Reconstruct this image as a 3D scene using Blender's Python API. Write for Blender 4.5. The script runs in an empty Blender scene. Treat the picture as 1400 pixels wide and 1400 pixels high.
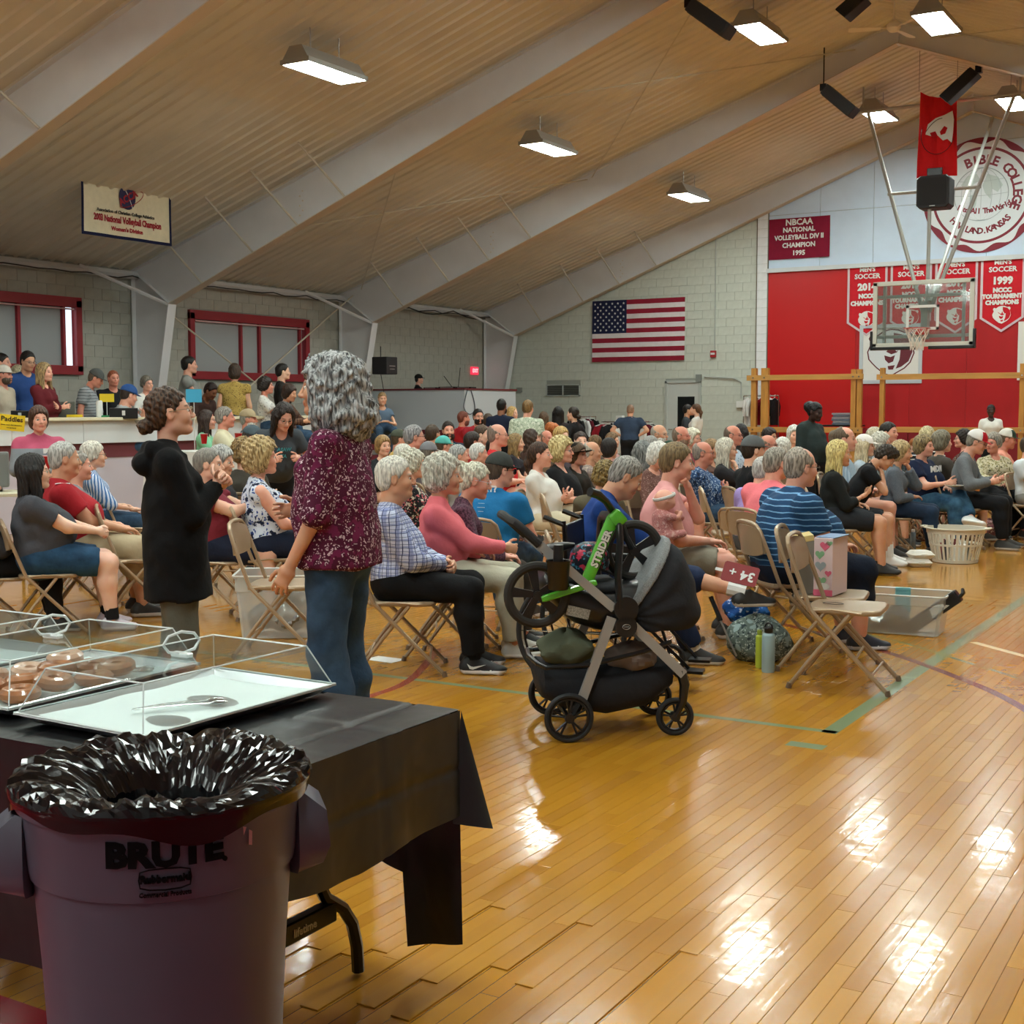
import bpy, bmesh, math, random, time
import numpy as np
from mathutils import Matrix, Vector, Quaternion
T0 = time.time()
SC = bpy.context.scene
COL = SC.collection
# ------------------------------------------------------------------ camera
FPX = 1806.64; YAW = -.5377; PIT = -.0777; ROL = -.0012; CH = 1.5
_fw = np.array([math.sin(YAW)*math.cos(PIT), math.cos(YAW)*math.cos(PIT), math.sin(PIT)])
_r = np.array([math.cos(YAW), -math.sin(YAW), 0.0]); _u = np.cross(_r, _fw)
_r, _u = _r*math.cos(ROL)+_u*math.sin(ROL), -_r*math.sin(ROL)+_u*math.cos(ROL)
CAMP = np.array([0, 0, CH])
cam = bpy.data.cameras.new('camera'); camo = bpy.data.objects.new('camera', cam); COL.objects.link(camo)
camo.matrix_world = Matrix(((_r[0], _u[0], -_fw[0], 0), (_r[1], _u[1], -_fw[1], 0), (_r[2], _u[2], -_fw[2], CH), (0, 0, 0, 1)))
cam.sensor_width = 36; cam.lens = FPX*36/1400; cam.clip_start = .05; cam.clip_end = 200
SC.camera = camo
# ------------------------------------------------------------------ world, exposure, lamps
SC.view_settings.view_transform = 'Standard'; SC.view_settings.look = 'None'
SC.view_settings.gamma = 1; SC.view_settings.use_curve_mapping = False
SC.view_settings.exposure = 0.12
W = bpy.data.worlds.new('world'); SC.world = W; W.use_nodes = True
W.node_tree.nodes['Background'].inputs[0].default_value = (.9, .92, 1, 1)
W.node_tree.nodes['Background'].inputs[1].default_value = .25
LAMP_POWER = 80.0          # emission strength of the ceiling light diffusers
ROOM = dict(x0=-18.58, x1=6.05, y0=-7.0, y1=29.9, eave=4.07, k=.336, ridge=-6.27)
def roof_z(x):
    return ROOM['eave'] + ROOM['k']*((x-ROOM['x0']) if x < ROOM['ridge'] else (2*ROOM['ridge']-x-ROOM['x0']))
# px helpers: turn a measured pixel of the 1400 frame into a place in the hall
def ray(x, y): return (x-700)/FPX*_r + (700-y)/FPX*_u + _fw
def on(x, y, ax, v):
    d = ray(x, y); return CAMP + d*(v-CAMP[ax])/d[ax]
def fl(x, y, z=0.0): return on(x, y, 2, z)
def at(x, y, s): return CAMP + ray(x, y)*FPX/s
def right_ang(x): return math.degrees(-YAW) - math.degrees(math.atan((x-700)/FPX))
# ------------------------------------------------------------------ materials
def lin(c):
    if isinstance(c, str):
        c = c.lstrip('#'); c = ''.join(q*2 for q in c) if len(c) == 3 else c; c = [int(c[i:i+2], 16)/255 for i in (0, 2, 4)]
    return tuple((v/12.92 if v <= .04045 else ((v+.055)/1.055)**2.4) for v in c[:3]) + (1,)
MATS = {}
def nodes_of(m): return m.node_tree.nodes, m.node_tree.links
def mat(name, col, rough=.5, metal=0, spec=.5, **kw):
    if name in MATS: return MATS[name]
    m = bpy.data.materials.new(name); MATS[name] = m; m.use_nodes = True
    N, L = nodes_of(m); b = N['Principled BSDF']
    b.inputs['Base Color'].default_value = lin(col); b.inputs['Roughness'].default_value = rough
    b.inputs['Metallic'].default_value = metal; b.inputs['Specular IOR Level'].default_value = spec
    for k, v in kw.items():
        if k == 'trans': b.inputs['Transmission Weight'].default_value = v
        elif k == 'ior': b.inputs['IOR'].default_value = v
        elif k == 'coat': b.inputs['Coat Weight'].default_value = v
        elif k == 'sheen': b.inputs['Sheen Weight'].default_value = v
        elif k == 'alpha': b.inputs['Alpha'].default_value = v
        elif k == 'emit': b.inputs['Emission Color'].default_value = lin(v[0]); b.inputs['Emission Strength'].default_value = v[1]
        elif k == 'sss': b.inputs['Subsurface Weight'].default_value = v; b.inputs['Subsurface Radius'].default_value = (1, .3, .15); b.inputs['Subsurface Scale'].default_value = .012
        elif k == 'grain': # (scale, colour amount, bump, stretch)
            sc, amt, bmp, st = v
            tc = N.new('ShaderNodeTexCoord'); mp = N.new('ShaderNodeMapping'); mp.inputs[3].default_value = st
            nz = N.new('ShaderNodeTexNoise'); nz.inputs['Scale'].default_value = sc; nz.inputs['Detail'].default_value = 4
            L.new(tc.outputs['Object'], mp.inputs[0]); L.new(mp.outputs[0], nz.inputs['Vector'])
            if amt:
                hs = N.new('ShaderNodeHueSaturation'); hs.inputs['Color'].default_value = lin(col)
                mr = N.new('ShaderNodeMapRange'); mr.inputs[1].default_value = .3; mr.inputs[2].default_value = .7
                mr.inputs[3].default_value = 1-amt; mr.inputs[4].default_value = 1+amt
                L.new(nz.outputs['Fac'], mr.inputs[0]); L.new(mr.outputs[0], hs.inputs['Value']); L.new(hs.outputs[0], b.inputs['Base Color'])
            if bmp:
                bu = N.new('ShaderNodeBump'); bu.inputs['Strength'].default_value = 1; bu.inputs['Distance'].default_value = bmp
                L.new(nz.outputs['Fac'], bu.inputs['Height']); L.new(bu.outputs[0], b.inputs['Normal'])
    return m
# ------------------------------------------------------------------ mesh builder
class MB:
    def __init__(s): s.v = []; s.f = []; s.m = []; s.n = 0
    def add(s, v, f, mi=0):
        v = [tuple(p) for p in v]; o = s.n
        s.v += v; s.n += len(v); s.f += [tuple(i+o for i in q) for q in f]; s.m += [mi]*len(f) if isinstance(mi, int) else list(mi)
    def box(s, lo, hi, mi=0, M=None, bev=0):
        (a, b, c), (d, e, g) = lo, hi
        if bev:
            bm = bmesh.new(); bmesh.ops.create_cube(bm, size=1)
            for v in bm.verts: v.co = Vector(((a+d)/2+v.co.x*(d-a), (b+e)/2+v.co.y*(e-b), (c+g)/2+v.co.z*(g-c)))
            bmesh.ops.bevel(bm, geom=bm.edges[:], offset=bev, segments=1 if bev < .006 else 2, affect='EDGES', profile=.6)
            bm.verts.index_update(); v = [x.co.copy() for x in bm.verts]; f = [[x.index for x in q.verts] for q in bm.faces]; bm.free()
        else:
            v = [Vector(p) for p in ((a, b, c), (d, b, c), (d, e, c), (a, e, c), (a, b, g), (d, b, g), (d, e, g), (a, e, g))]
            f = [(0, 3, 2, 1), (4, 5, 6, 7), (0, 1, 5, 4), (1, 2, 6, 5), (2, 3, 7, 6), (3, 0, 4, 7)]
        if M: v = [M @ p for p in v]
        s.add(v, f, mi); return s
    def rings(s, R, mi=0, closed=True, cap=True):
        n = len(R[0]); v = [p for r in R for p in r]; f = []
        for i in range(len(R)-1):
            for j in range(n if closed else n-1):
                k = (j+1) % n; f.append((i*n+j, i*n+k, (i+1)*n+k, (i+1)*n+j))
        if cap and closed: f.append(tuple(range(n))[::-1]); f.append(tuple((len(R)-1)*n+j for j in range(n)))
        s.add(v, f, mi); return s
    def tube(s, pts, r, n=8, mi=0, cap=True, sq=1.0, closed=False):
        P = [Vector(p) for p in pts]; R = []; rr = r if isinstance(r, (list, tuple)) else [r]*len(P)
        up = None
        for i, p in enumerate(P):
            if closed: t = (P[(i+1) % len(P)]-P[i-1]).normalized()
            else: t = (P[min(i+1, len(P)-1)]-P[max(i-1, 0)]).normalized()
            if up is None: up = Vector((0, 0, 1)) if abs(t.z) < .9 else Vector((0, 1, 0))
            x = up.cross(t)
            if x.length < 1e-4: x = Vector((1, 0, 0)).cross(t)
            x.normalize(); y = t.cross(x); up = y
            R.append([p+x*math.cos(a)*rr[i]+y*math.sin(a)*rr[i]*sq for a in [2*math.pi*j/n for j in range(n)]])
        if closed: R.append(R[0]); cap = False
        return s.rings(R, mi, True, cap)
    def cyl(s, a, b, r, r2=None, n=12, mi=0, cap=True): return s.tube([a, b], [r, r if r2 is None else r2], n, mi, cap)
    def lathe(s, prof, c=(0, 0, 0), n=24, mi=0, M=None, cap=False):
        R = []
        for (r, z) in prof:
            ring = [Vector((c[0]+r*math.cos(2*math.pi*j/n), c[1]+r*math.sin(2*math.pi*j/n), c[2]+z)) for j in range(n)]
            R.append([M @ p for p in ring] if M else ring)
        return s.rings(R, mi, True, cap)
    def prism(s, poly, d, mi=0, M=None):       # poly in xy, thickness d along z (0..d)
        n = len(poly); v = [Vector((p[0], p[1], 0)) for p in poly]+[Vector((p[0], p[1], d)) for p in poly]
        f = [tuple(range(n))[::-1], tuple(range(n, 2*n))]+[(i, (i+1) % n, (i+1) % n+n, i+n) for i in range(n)]
        if M: v = [M @ p for p in v]
        s.add(v, f, mi); return s
    def sheet(s, fn, nu, nv, mi=0, wrap=False):
        v = [fn(i/nu, j/nv) for j in range(nv+1) for i in range(nu+1)]
        s.add(v, [(j*(nu+1)+i, j*(nu+1)+i+1, (j+1)*(nu+1)+i+1, (j+1)*(nu+1)+i) for j in range(nv) for i in range(nu)], mi); return s
    def sphere(s, c, r, n=12, m=8, mi=0, M=None):
        R = []
        rr = r if isinstance(r, (tuple, list)) else (r, r, r)
        for i in range(1, m):
            a = math.pi*i/m; ring = [Vector((c[0]+rr[0]*math.sin(a)*math.cos(b), c[1]+rr[1]*math.sin(a)*math.sin(b), c[2]-rr[2]*math.cos(a))) for b in [2*math.pi*j/n for j in range(n)]]
            R.append([M @ p for p in ring] if M else ring)
        return s.rings(R, mi, True, True)
    def mesh(s, name, smooth=False, ang=None):
        me = bpy.data.meshes.new(name); me.from_pydata(s.v, [], s.f)
        if any(s.m): me.polygons.foreach_set('material_index', s.m)
        if smooth: me.polygons.foreach_set('use_smooth', [True]*len(s.f)); 
        me.update()
        if smooth and ang: me.set_sharp_from_angle(angle=math.radians(ang))
        return me
    def obj(s, name, mats, parent=None, smooth=False, ang=35, loc=None, M=None):
        me = s.mesh(name, smooth, ang)
        return mobj(name, me, mats, parent, loc, M)
def mobj(name, me, mats, parent=None, loc=None, M=None):
    if not isinstance(mats, (list, tuple)): mats = [mats]
    if len(me.materials) == 0:
        for m in mats: me.materials.append(m)
    o = bpy.data.objects.new(name, me); COL.objects.link(o)
    for i, m in enumerate(mats):
        if me.materials[i] is not m: o.material_slots[i].link = 'OBJECT'; o.material_slots[i].material = m
    if parent: o.parent = parent
    if M is not None: o.matrix_local = M
    if loc is not None: o.location = loc
    return o
def tag(o, label=None, cat=None, group=None, kind=None):
    if label: o['label'] = label
    if cat: o['category'] = cat
    if group: o['group'] = group
    if kind: o['kind'] = kind
    return o
def thing(name, label, cat, loc=(0, 0, 0), rotz=0, group=None, kind=None):
    o = bpy.data.objects.new(name, None); COL.objects.link(o); o.location = loc; o.rotation_euler = (0, 0, rotz); o.empty_display_size = .1
    return tag(o, label, cat, group, kind)
def dup(o, parent=None, loc=None, rotz=None, label=None, group=None):
    c = o.copy(); COL.objects.link(c)
    if parent: c.parent = parent
    for ch in [x for x in KIDS(o)]: dup(ch, c)
    if loc is not None: c.location = loc
    if rotz is not None: c.rotation_euler = (0, 0, rotz)
    if label: c['label'] = label
    if group: c['group'] = group
    return c
def KIDS(o): return list(o.children)
def RZ(a): return Matrix.Rotation(a, 4, 'Z')
def RX(a): return Matrix.Rotation(a, 4, 'X')
def RY(a): return Matrix.Rotation(a, 4, 'Y')
def TR(*p): return Matrix.Translation(p if len(p) > 1 else p[0])
rnd = random.Random(7)
def text_geo(s, size=1.0, align='CENTER', extrude=0.002, bold=0, sx=1.0, spacing=1.0):
    cu = bpy.data.curves.new('t', 'FONT'); cu.body = s; cu.size = size; cu.align_x = align; cu.align_y = 'CENTER'; cu.extrude = extrude; cu.offset = bold
    cu.resolution_u = 2; cu.space_character = spacing
    o = bpy.data.objects.new('t', cu); me = o.to_mesh()
    v = [Vector((p.co.x*sx, p.co.y, p.co.z)) for p in me.vertices]; f = [tuple(q.vertices) for q in me.polygons]
    o.to_mesh_clear(); bpy.data.objects.remove(o); bpy.data.curves.remove(cu)
    return v, f
def text_into(mb, s, size, M, mi=0, fn=None, **kw):
    v, f = text_geo(s, size, **kw)
    if fn: v = [fn(p) for p in v]
    mb.add([M @ p for p in v], f, mi)
# ------------------------------------------------------------------ signed-distance volumes -> smooth meshes (bodies, clothes, hair)
def A3(p): return np.array(p, dtype=np.float32)
class Vol:
    def __init__(s, lo, hi, h):
        s.lo = A3(lo)-2*h; s.h = np.float32(h); s.n = np.ceil((A3(hi)+2*h-s.lo)/h).astype(int)+1
        s.ax = [s.lo[i]+s.h*np.arange(s.n[i], dtype=np.float32) for i in range(3)]
        s.d = np.full(s.n, .4, np.float32)
    def reg(s, lo, hi):
        a = np.clip(np.floor((A3(lo)-s.lo)/s.h).astype(int), 0, s.n-1); b = np.clip(np.ceil((A3(hi)-s.lo)/s.h).astype(int)+1, 1, s.n)
        sl = tuple(slice(a[i], max(b[i], a[i]+1)) for i in range(3))
        return sl, (s.ax[0][sl[0]][:, None, None], s.ax[1][sl[1]][None, :, None], s.ax[2][sl[2]][None, None, :])
    def put(s, fn, lo, hi, k=.02, op='u'):
        m = k+4*s.h if op == 'u' else k+2*s.h
        sl, P = s.reg(A3(lo)-m, A3(hi)+m); e = fn(*P); d = s.d[sl]
        if op == 'u':
            q = np.maximum(k-np.abs(d-e), 0)/k; s.d[sl] = np.minimum(d, e)-q*q*k*.25
        else:
            e = -e; q = np.maximum(k-np.abs(d-e), 0)/k; s.d[sl] = np.maximum(d, e)+q*q*k*.25
        return s
    def cap(s, a, b, ra, rb=None, k=.02, e=None, w=1.0, cut=None, op='u'):
        # tapered capsule a->b; lateral axis e is stretched by w; cut=(t0,t1) flat-ends it
        a = A3(a); b = A3(b); rb = ra if rb is None else rb; ab = b-a; L2 = max(float(ab@ab), 1e-9); L = math.sqrt(L2); R = max(ra, rb)*max(w, 1)
        if e is not None: e = A3(e); e = e/np.linalg.norm(e)
        def fn(x, y, z):
            px, py, pz = x-a[0], y-a[1], z-a[2]
            tt = (px*ab[0]+py*ab[1]+pz*ab[2])/L2; t = np.clip(tt, 0, 1)
            px = px-t*ab[0]; py = py-t*ab[1]; pz = pz-t*ab[2]
            if e is not None:
                c = (px*e[0]+py*e[1]+pz*e[2])*(1-1/w); px = px-c*e[0]; py = py-c*e[1]; pz = pz-c*e[2]
            d = np.sqrt(px*px+py*py+pz*pz)-(ra+(rb-ra)*t)
            if cut:
                d = np.maximum(d, np.maximum((tt-cut[1])*L, (cut[0]-tt)*L))
            return d
        return s.put(fn, np.minimum(a, b)-R, np.maximum(a, b)+R, k, op)
    def ell(s, c, r, k=.02, R=None, op='u'):
        c = A3(c); r = A3(r); m = float(max(r)) if R is not None else r
        def fn(x, y, z):
            px, py, pz = x-c[0], y-c[1], z-c[2]
            if R is not None:
                px, py, pz = (R[0][0]*px+R[1][0]*py+R[2][0]*pz, R[0][1]*px+R[1][1]*py+R[2][1]*pz, R[0][2]*px+R[1][2]*py+R[2][2]*pz)
            k0 = np.sqrt((px/r[0])**2+(py/r[1])**2+(pz/r[2])**2); k1 = np.sqrt((px/r[0]**2)**2+(py/r[1]**2)**2+(pz/r[2]**2)**2)+1e-6
            return k0*(k0-1)/k1
        return s.put(fn, c-m, c+m, k, op)
    def clip(s, fn):         # keep where fn<0
        s.d = np.maximum(s.d, fn(s.ax[0][:, None, None], s.ax[1][None, :, None], s.ax[2][None, None, :])); return s
    def noise(s, A, fn, band=3):
        i = np.nonzero(np.abs(s.d) < band*s.h+A); P = [s.ax[j][i[j]] for j in range(3)]
        s.d[i] += A*fn(*P); return s
    def nets(s):
        d = s.d; neg = d < 0; n = [k-1 for k in d.shape]
        cs = np.zeros(n, np.int8)
        offs = [(i, j, k) for i in (0, 1) for j in (0, 1) for k in (0, 1)]
        for o in offs: cs += neg[o[0]:o[0]+n[0], o[1]:o[1]+n[1], o[2]:o[2]+n[2]]
        act = (cs > 0) & (cs < 8); I = np.nonzero(act); N = len(I[0])
        if N == 0: return np.zeros((0, 3), np.float32), np.zeros((0, 4), np.int32)
        idx = np.full(n, -1, np.int32); idx[I] = np.arange(N)
        val = [d[I[0]+o[0], I[1]+o[1], I[2]+o[2]] for o in offs]
        acc = np.zeros((N, 3), np.float32); cnt = np.zeros(N, np.float32)
        for a in range(8):
            for b in range(a+1, 8):
                oa, ob = offs[a], offs[b]
                df = [ob[i]-oa[i] for i in range(3)]
                if sum(abs(q) for q in df) != 1: continue
                va, vb = val[a], val[b]; m = (va < 0) != (vb < 0); t = np.where(m, va/(np.where(m, va-vb, 1)), 0)
                for i in range(3): acc[:, i] += np.where(m, oa[i]+df[i]*t, 0)
                cnt += m
        V = (acc/cnt[:, None]+np.stack(I, 1))*s.h+s.lo
        F = []
        for ax in range(3):
            o1, o2 = [i for i in range(3) if i != ax]
            if ax == 1: o1, o2 = o2, o1
            sa = [slice(None)]*3; sb = [slice(None)]*3; sa[ax] = slice(0, -1); sb[ax] = slice(1, None)
            na, nb = neg[tuple(sa)], neg[tuple(sb)]
            for flip, mk in ((0, na & ~nb), (1, ~na & nb)):
                J = list(np.nonzero(mk)); ok = (J[o1] > 0) & (J[o2] > 0) & (J[o1] < n[o1]) & (J[o2] < n[o2])
                J = [q[ok] for q in J]
                if len(J[0]) == 0: continue
                def g(a, b):
                    K = [q.copy() for q in J]; K[o1] -= a; K[o2] -= b; return idx[K[0], K[1], K[2]]
                q = np.stack([g(1, 1), g(0, 1), g(0, 0), g(1, 0)], 1)
                F.append(q[:, ::-1] if flip else q)
        return V.astype(np.float32), np.concatenate(F).astype(np.int32)
def np_mesh(name, V, F, mi=None, feat=None, smooth=True):
    me = bpy.data.meshes.new(name); nv, nf = len(V), len(F)
    me.vertices.add(nv); me.vertices.foreach_set('co', np.ascontiguousarray(V, np.float32).ravel())
    me.loops.add(nf*4); me.loops.foreach_set('vertex_index', np.ascontiguousarray(F, np.int32).ravel())
    me.polygons.add(nf); me.polygons.foreach_set('loop_start', np.arange(nf, dtype=np.int32)*4)
    try: me.polygons.foreach_set('loop_total', np.full(nf, 4, np.int32))
    except Exception: pass
    if smooth: me.polygons.foreach_set('use_smooth', np.ones(nf, bool))
    if mi is not None: me.polygons.foreach_set('material_index', np.ascontiguousarray(mi, np.int32))
    me.update(calc_edges=True)
    if feat is not None:
        a = me.attributes.new('feat', 'FLOAT_COLOR', 'POINT'); c = np.zeros((nv, 4), np.float32); c[:, :3] = feat; c[:, 3] = 1; a.data.foreach_set('color', c.ravel())
    return me
def wr(x, y, z, s=0):        # cloth folds
    return (np.sin(x*31+2.1*np.sin(y*17+s)+z*23+s)+np.sin(y*37+1.7*np.sin(z*19+s*2)-x*11)+.7*np.sin(z*53+2*np.sin(x*29+s)+y*9))*.4
# ------------------------------------------------------------------ heads
HEADC = {}
def head_mesh(kind, h):      # returns V,F,feat in head space (x forward, z up, origin between the ears)
    key = (kind, h)
    if key in HEADC: return HEADC[key]
    v = Vol((-.13, -.1, -.20), (.13, .1, .14), h)
    f = kind == 'f'; old = kind == 'o'; ch = kind == 'c'
    jw = .040 if f else .046; k = .02
    v.ell((-.012, 0, .035), (.098, .077, .092), k)
    v.ell((.018, 0, -.030), (.074, .061 if not old else .064, .080), .03)
    for s in (-1, 1):
        v.cap((.0, s*jw, -.066), (.062, s*.012, -.094), .020 if not old else .023, .015, .03)
        v.ell((.062, s*.036, -.024), (.028, .026, .03), .02)
    v.ell((.077, 0, -.092), (.017, .02, .016), .02)
    v.cap((.083, -.034, .024), (.083, .034, .024), .009 if not f else .006, None, .02)
    for s in (-1, 1): v.ell((.099, s*.031, .005), (.016, .017, .012), .012, op='s')
    v.cap((.088, 0, .014), (.110, 0, -.024), .007, .010, .012)
    v.cap((.088, 0, -.028), (.109, 0, -.030), .009, .010, .008)
    for s in (-1, 1): v.ell((.100, s*.012, -.032), (.009, .007, .007), .006)
    v.cap((.088, -.017, -.056), (.088, .017, -.056), .0095, None, .008)
    v.cap((.086, -.014, -.066), (.086, .014, -.066), .0095, None, .006)
    v.cap((.106, -.02, -.0605), (.106, .02, -.0605), .0075, None, .004, op='s')
    if old:
        for s in (-1, 1): v.cap((.098, s*.022, -.040), (.086, s*.034, -.068), .0035, None, .008, op='s')
        v.cap((.03, 0, -.10), (-.01, 0, -.13), .035, .045, .03)
    for s in (-1, 1):
        v.ell((-.008, s*.078, -.002), (.019, .009, .032), .008); v.ell((-.004, s*.086, .003), (.009, .006, .018), .005, op='s')
    nr = .045 if f else (.058 if not ch else .04)
    v.cap((-.028, 0, -.05), (-.045, 0, -.19), nr, nr+.006, .025)
    V, F = v.nets()
    x, y, z = V[:, 0], V[:, 1], V[:, 2]; ay = np.abs(y)
    def sm(t): return np.clip(t, 0, 1)
    w = max(h, .004)
    lips = sm((.024-ay)/w+.5)*sm(1-np.abs(z+.0605)/(.011 if h < .006 else .013))*sm((x-.080)/.01)*1.6
    arch = .024+.004*np.sin((ay-.012)/.036*math.pi)
    brow = sm((ay-.010)/w)*sm((.050-ay)/w)*sm(1.3-np.abs(z-arch-.002)/(.0055 if not f else .004))*sm((x-.05)/.02)
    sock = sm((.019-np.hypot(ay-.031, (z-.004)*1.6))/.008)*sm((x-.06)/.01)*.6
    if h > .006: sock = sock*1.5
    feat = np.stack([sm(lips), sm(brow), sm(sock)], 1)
    mi = np.zeros(len(F), int)
    if h < .009:             # eyeballs (sclera, iris) set into the sockets
        for s in (-1, 1):
            n, m = (12, 9) if h < .006 else (8, 6); ev = []; ef = []; em = []
            for i in range(m+1):
                a = math.pi*i/m*.5
                for j in range(n): b = 2*math.pi*j/n; ev.append((.0800+.0125*math.cos(a), s*.031+.0125*math.sin(a)*math.cos(b), .002+.0105*math.sin(a)*math.sin(b)))
            for i in range(m):
                for j in range(n): q = (j+1) % n; ef.append((i*n+j, (i+1)*n+j, (i+1)*n+q, i*n+q)); em.append(2 if i < m*.45 else 1)
            F = np.concatenate([F, np.array(ef)+len(V)]); V = np.concatenate([V, np.array(ev, np.float32)]); mi = np.concatenate([mi, em]); feat = np.concatenate([feat, np.zeros((len(ev), 3))])
    HEADC[key] = (V.astype(np.float32), F, feat, mi); return HEADC[key]
HANDC = {}
def hand_mesh(style, h):     # right hand, wrist at origin pointing +x, palm -z, thumb +y
    key = (style, h)
    if key in HANDC: return HANDC[key]
    curl = dict(rest=(.35, .45, .35), curl=(.9, 1.1, .8), flat=(.08, .12, .1), fist=(1.35, 1.5, 1.0))[style]
    v = Vol((-.05, -.06, -.1), (.21, .09, .05), h); r = .0085 if h < .006 else .0095
    v.cap((-.04, 0, 0), (.012, 0, 0), .025, .023, .01, e=(0, 1, 0), w=1.15)
    v.cap((.015, 0, 0), (.078, 0, -.002), .018, .015, .02, e=(0, 1, 0), w=2.1)
    for i, (y, L, sp) in enumerate(((.029, .073, .10), (.0095, .082, .02), (-.0105, .076, -.05), (-.029, .060, -.14))):
        p = np.array([.083-.004*abs(i-1), y, -.001]); a = 0
        for j, (fr, c) in enumerate(zip((.46, .30, .24), curl)):
            a += c*(1+.08*i); q = p+L*fr*np.array([math.cos(a)*math.cos(sp), math.cos(a)*math.sin(sp), -math.sin(a)])
            v.cap(p, q, r*(1-.06*j), r*(.94-.08*j), .003); p = q
    t = np.array([.022, .026, -.006])
    for L, d in ((.040, (.62, .66, -.40)), (.032, (.85, .35, -.38)), (.026, (.95, .12, -.3))):
        d = np.array(d)/np.linalg.norm(d); q = t+L*d; v.cap(t, q, .0125 if L > .035 else .0098, .0095, .006); t = q
    V, F = v.nets(); HANDC[key] = (V, F); return HANDC[key]
# ------------------------------------------------------------------ cloth, skin, hair materials
def _tc(N, L, scale=(1, 1, 1), rot=(0, 0, 0), out='Object'):
    tc = N.new('ShaderNodeTexCoord'); mp = N.new('ShaderNodeMapping'); mp.inputs[3].default_value = scale; mp.inputs[2].default_value = rot
    L.new(tc.outputs[out], mp.inputs[0]); return mp.outputs[0]
def _mix(N, L, a, b, fac):
    m = N.new('ShaderNodeMix'); m.data_type = 'RGBA'
    for i, v in ((6, a), (7, b)):
        if isinstance(v, tuple) or isinstance(v, str): m.inputs[i].default_value = lin(v) if isinstance(v, str) else v
        else: L.new(v, m.inputs[i])
    L.new(fac, m.inputs[0]) if not isinstance(fac, float) else setattr(m.inputs[0], 'default_value', fac)
    return m.outputs[2]
def _math(N, L, op, a, b=None, c=None):
    m = N.new('ShaderNodeMath'); m.operation = op
    for i, v in enumerate((a, b, c)):
        if v is None: continue
        if isinstance(v, (int, float)): m.inputs[i].default_value = v
        else: L.new(v, m.inputs[i])
    return m.outputs[0]
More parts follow.
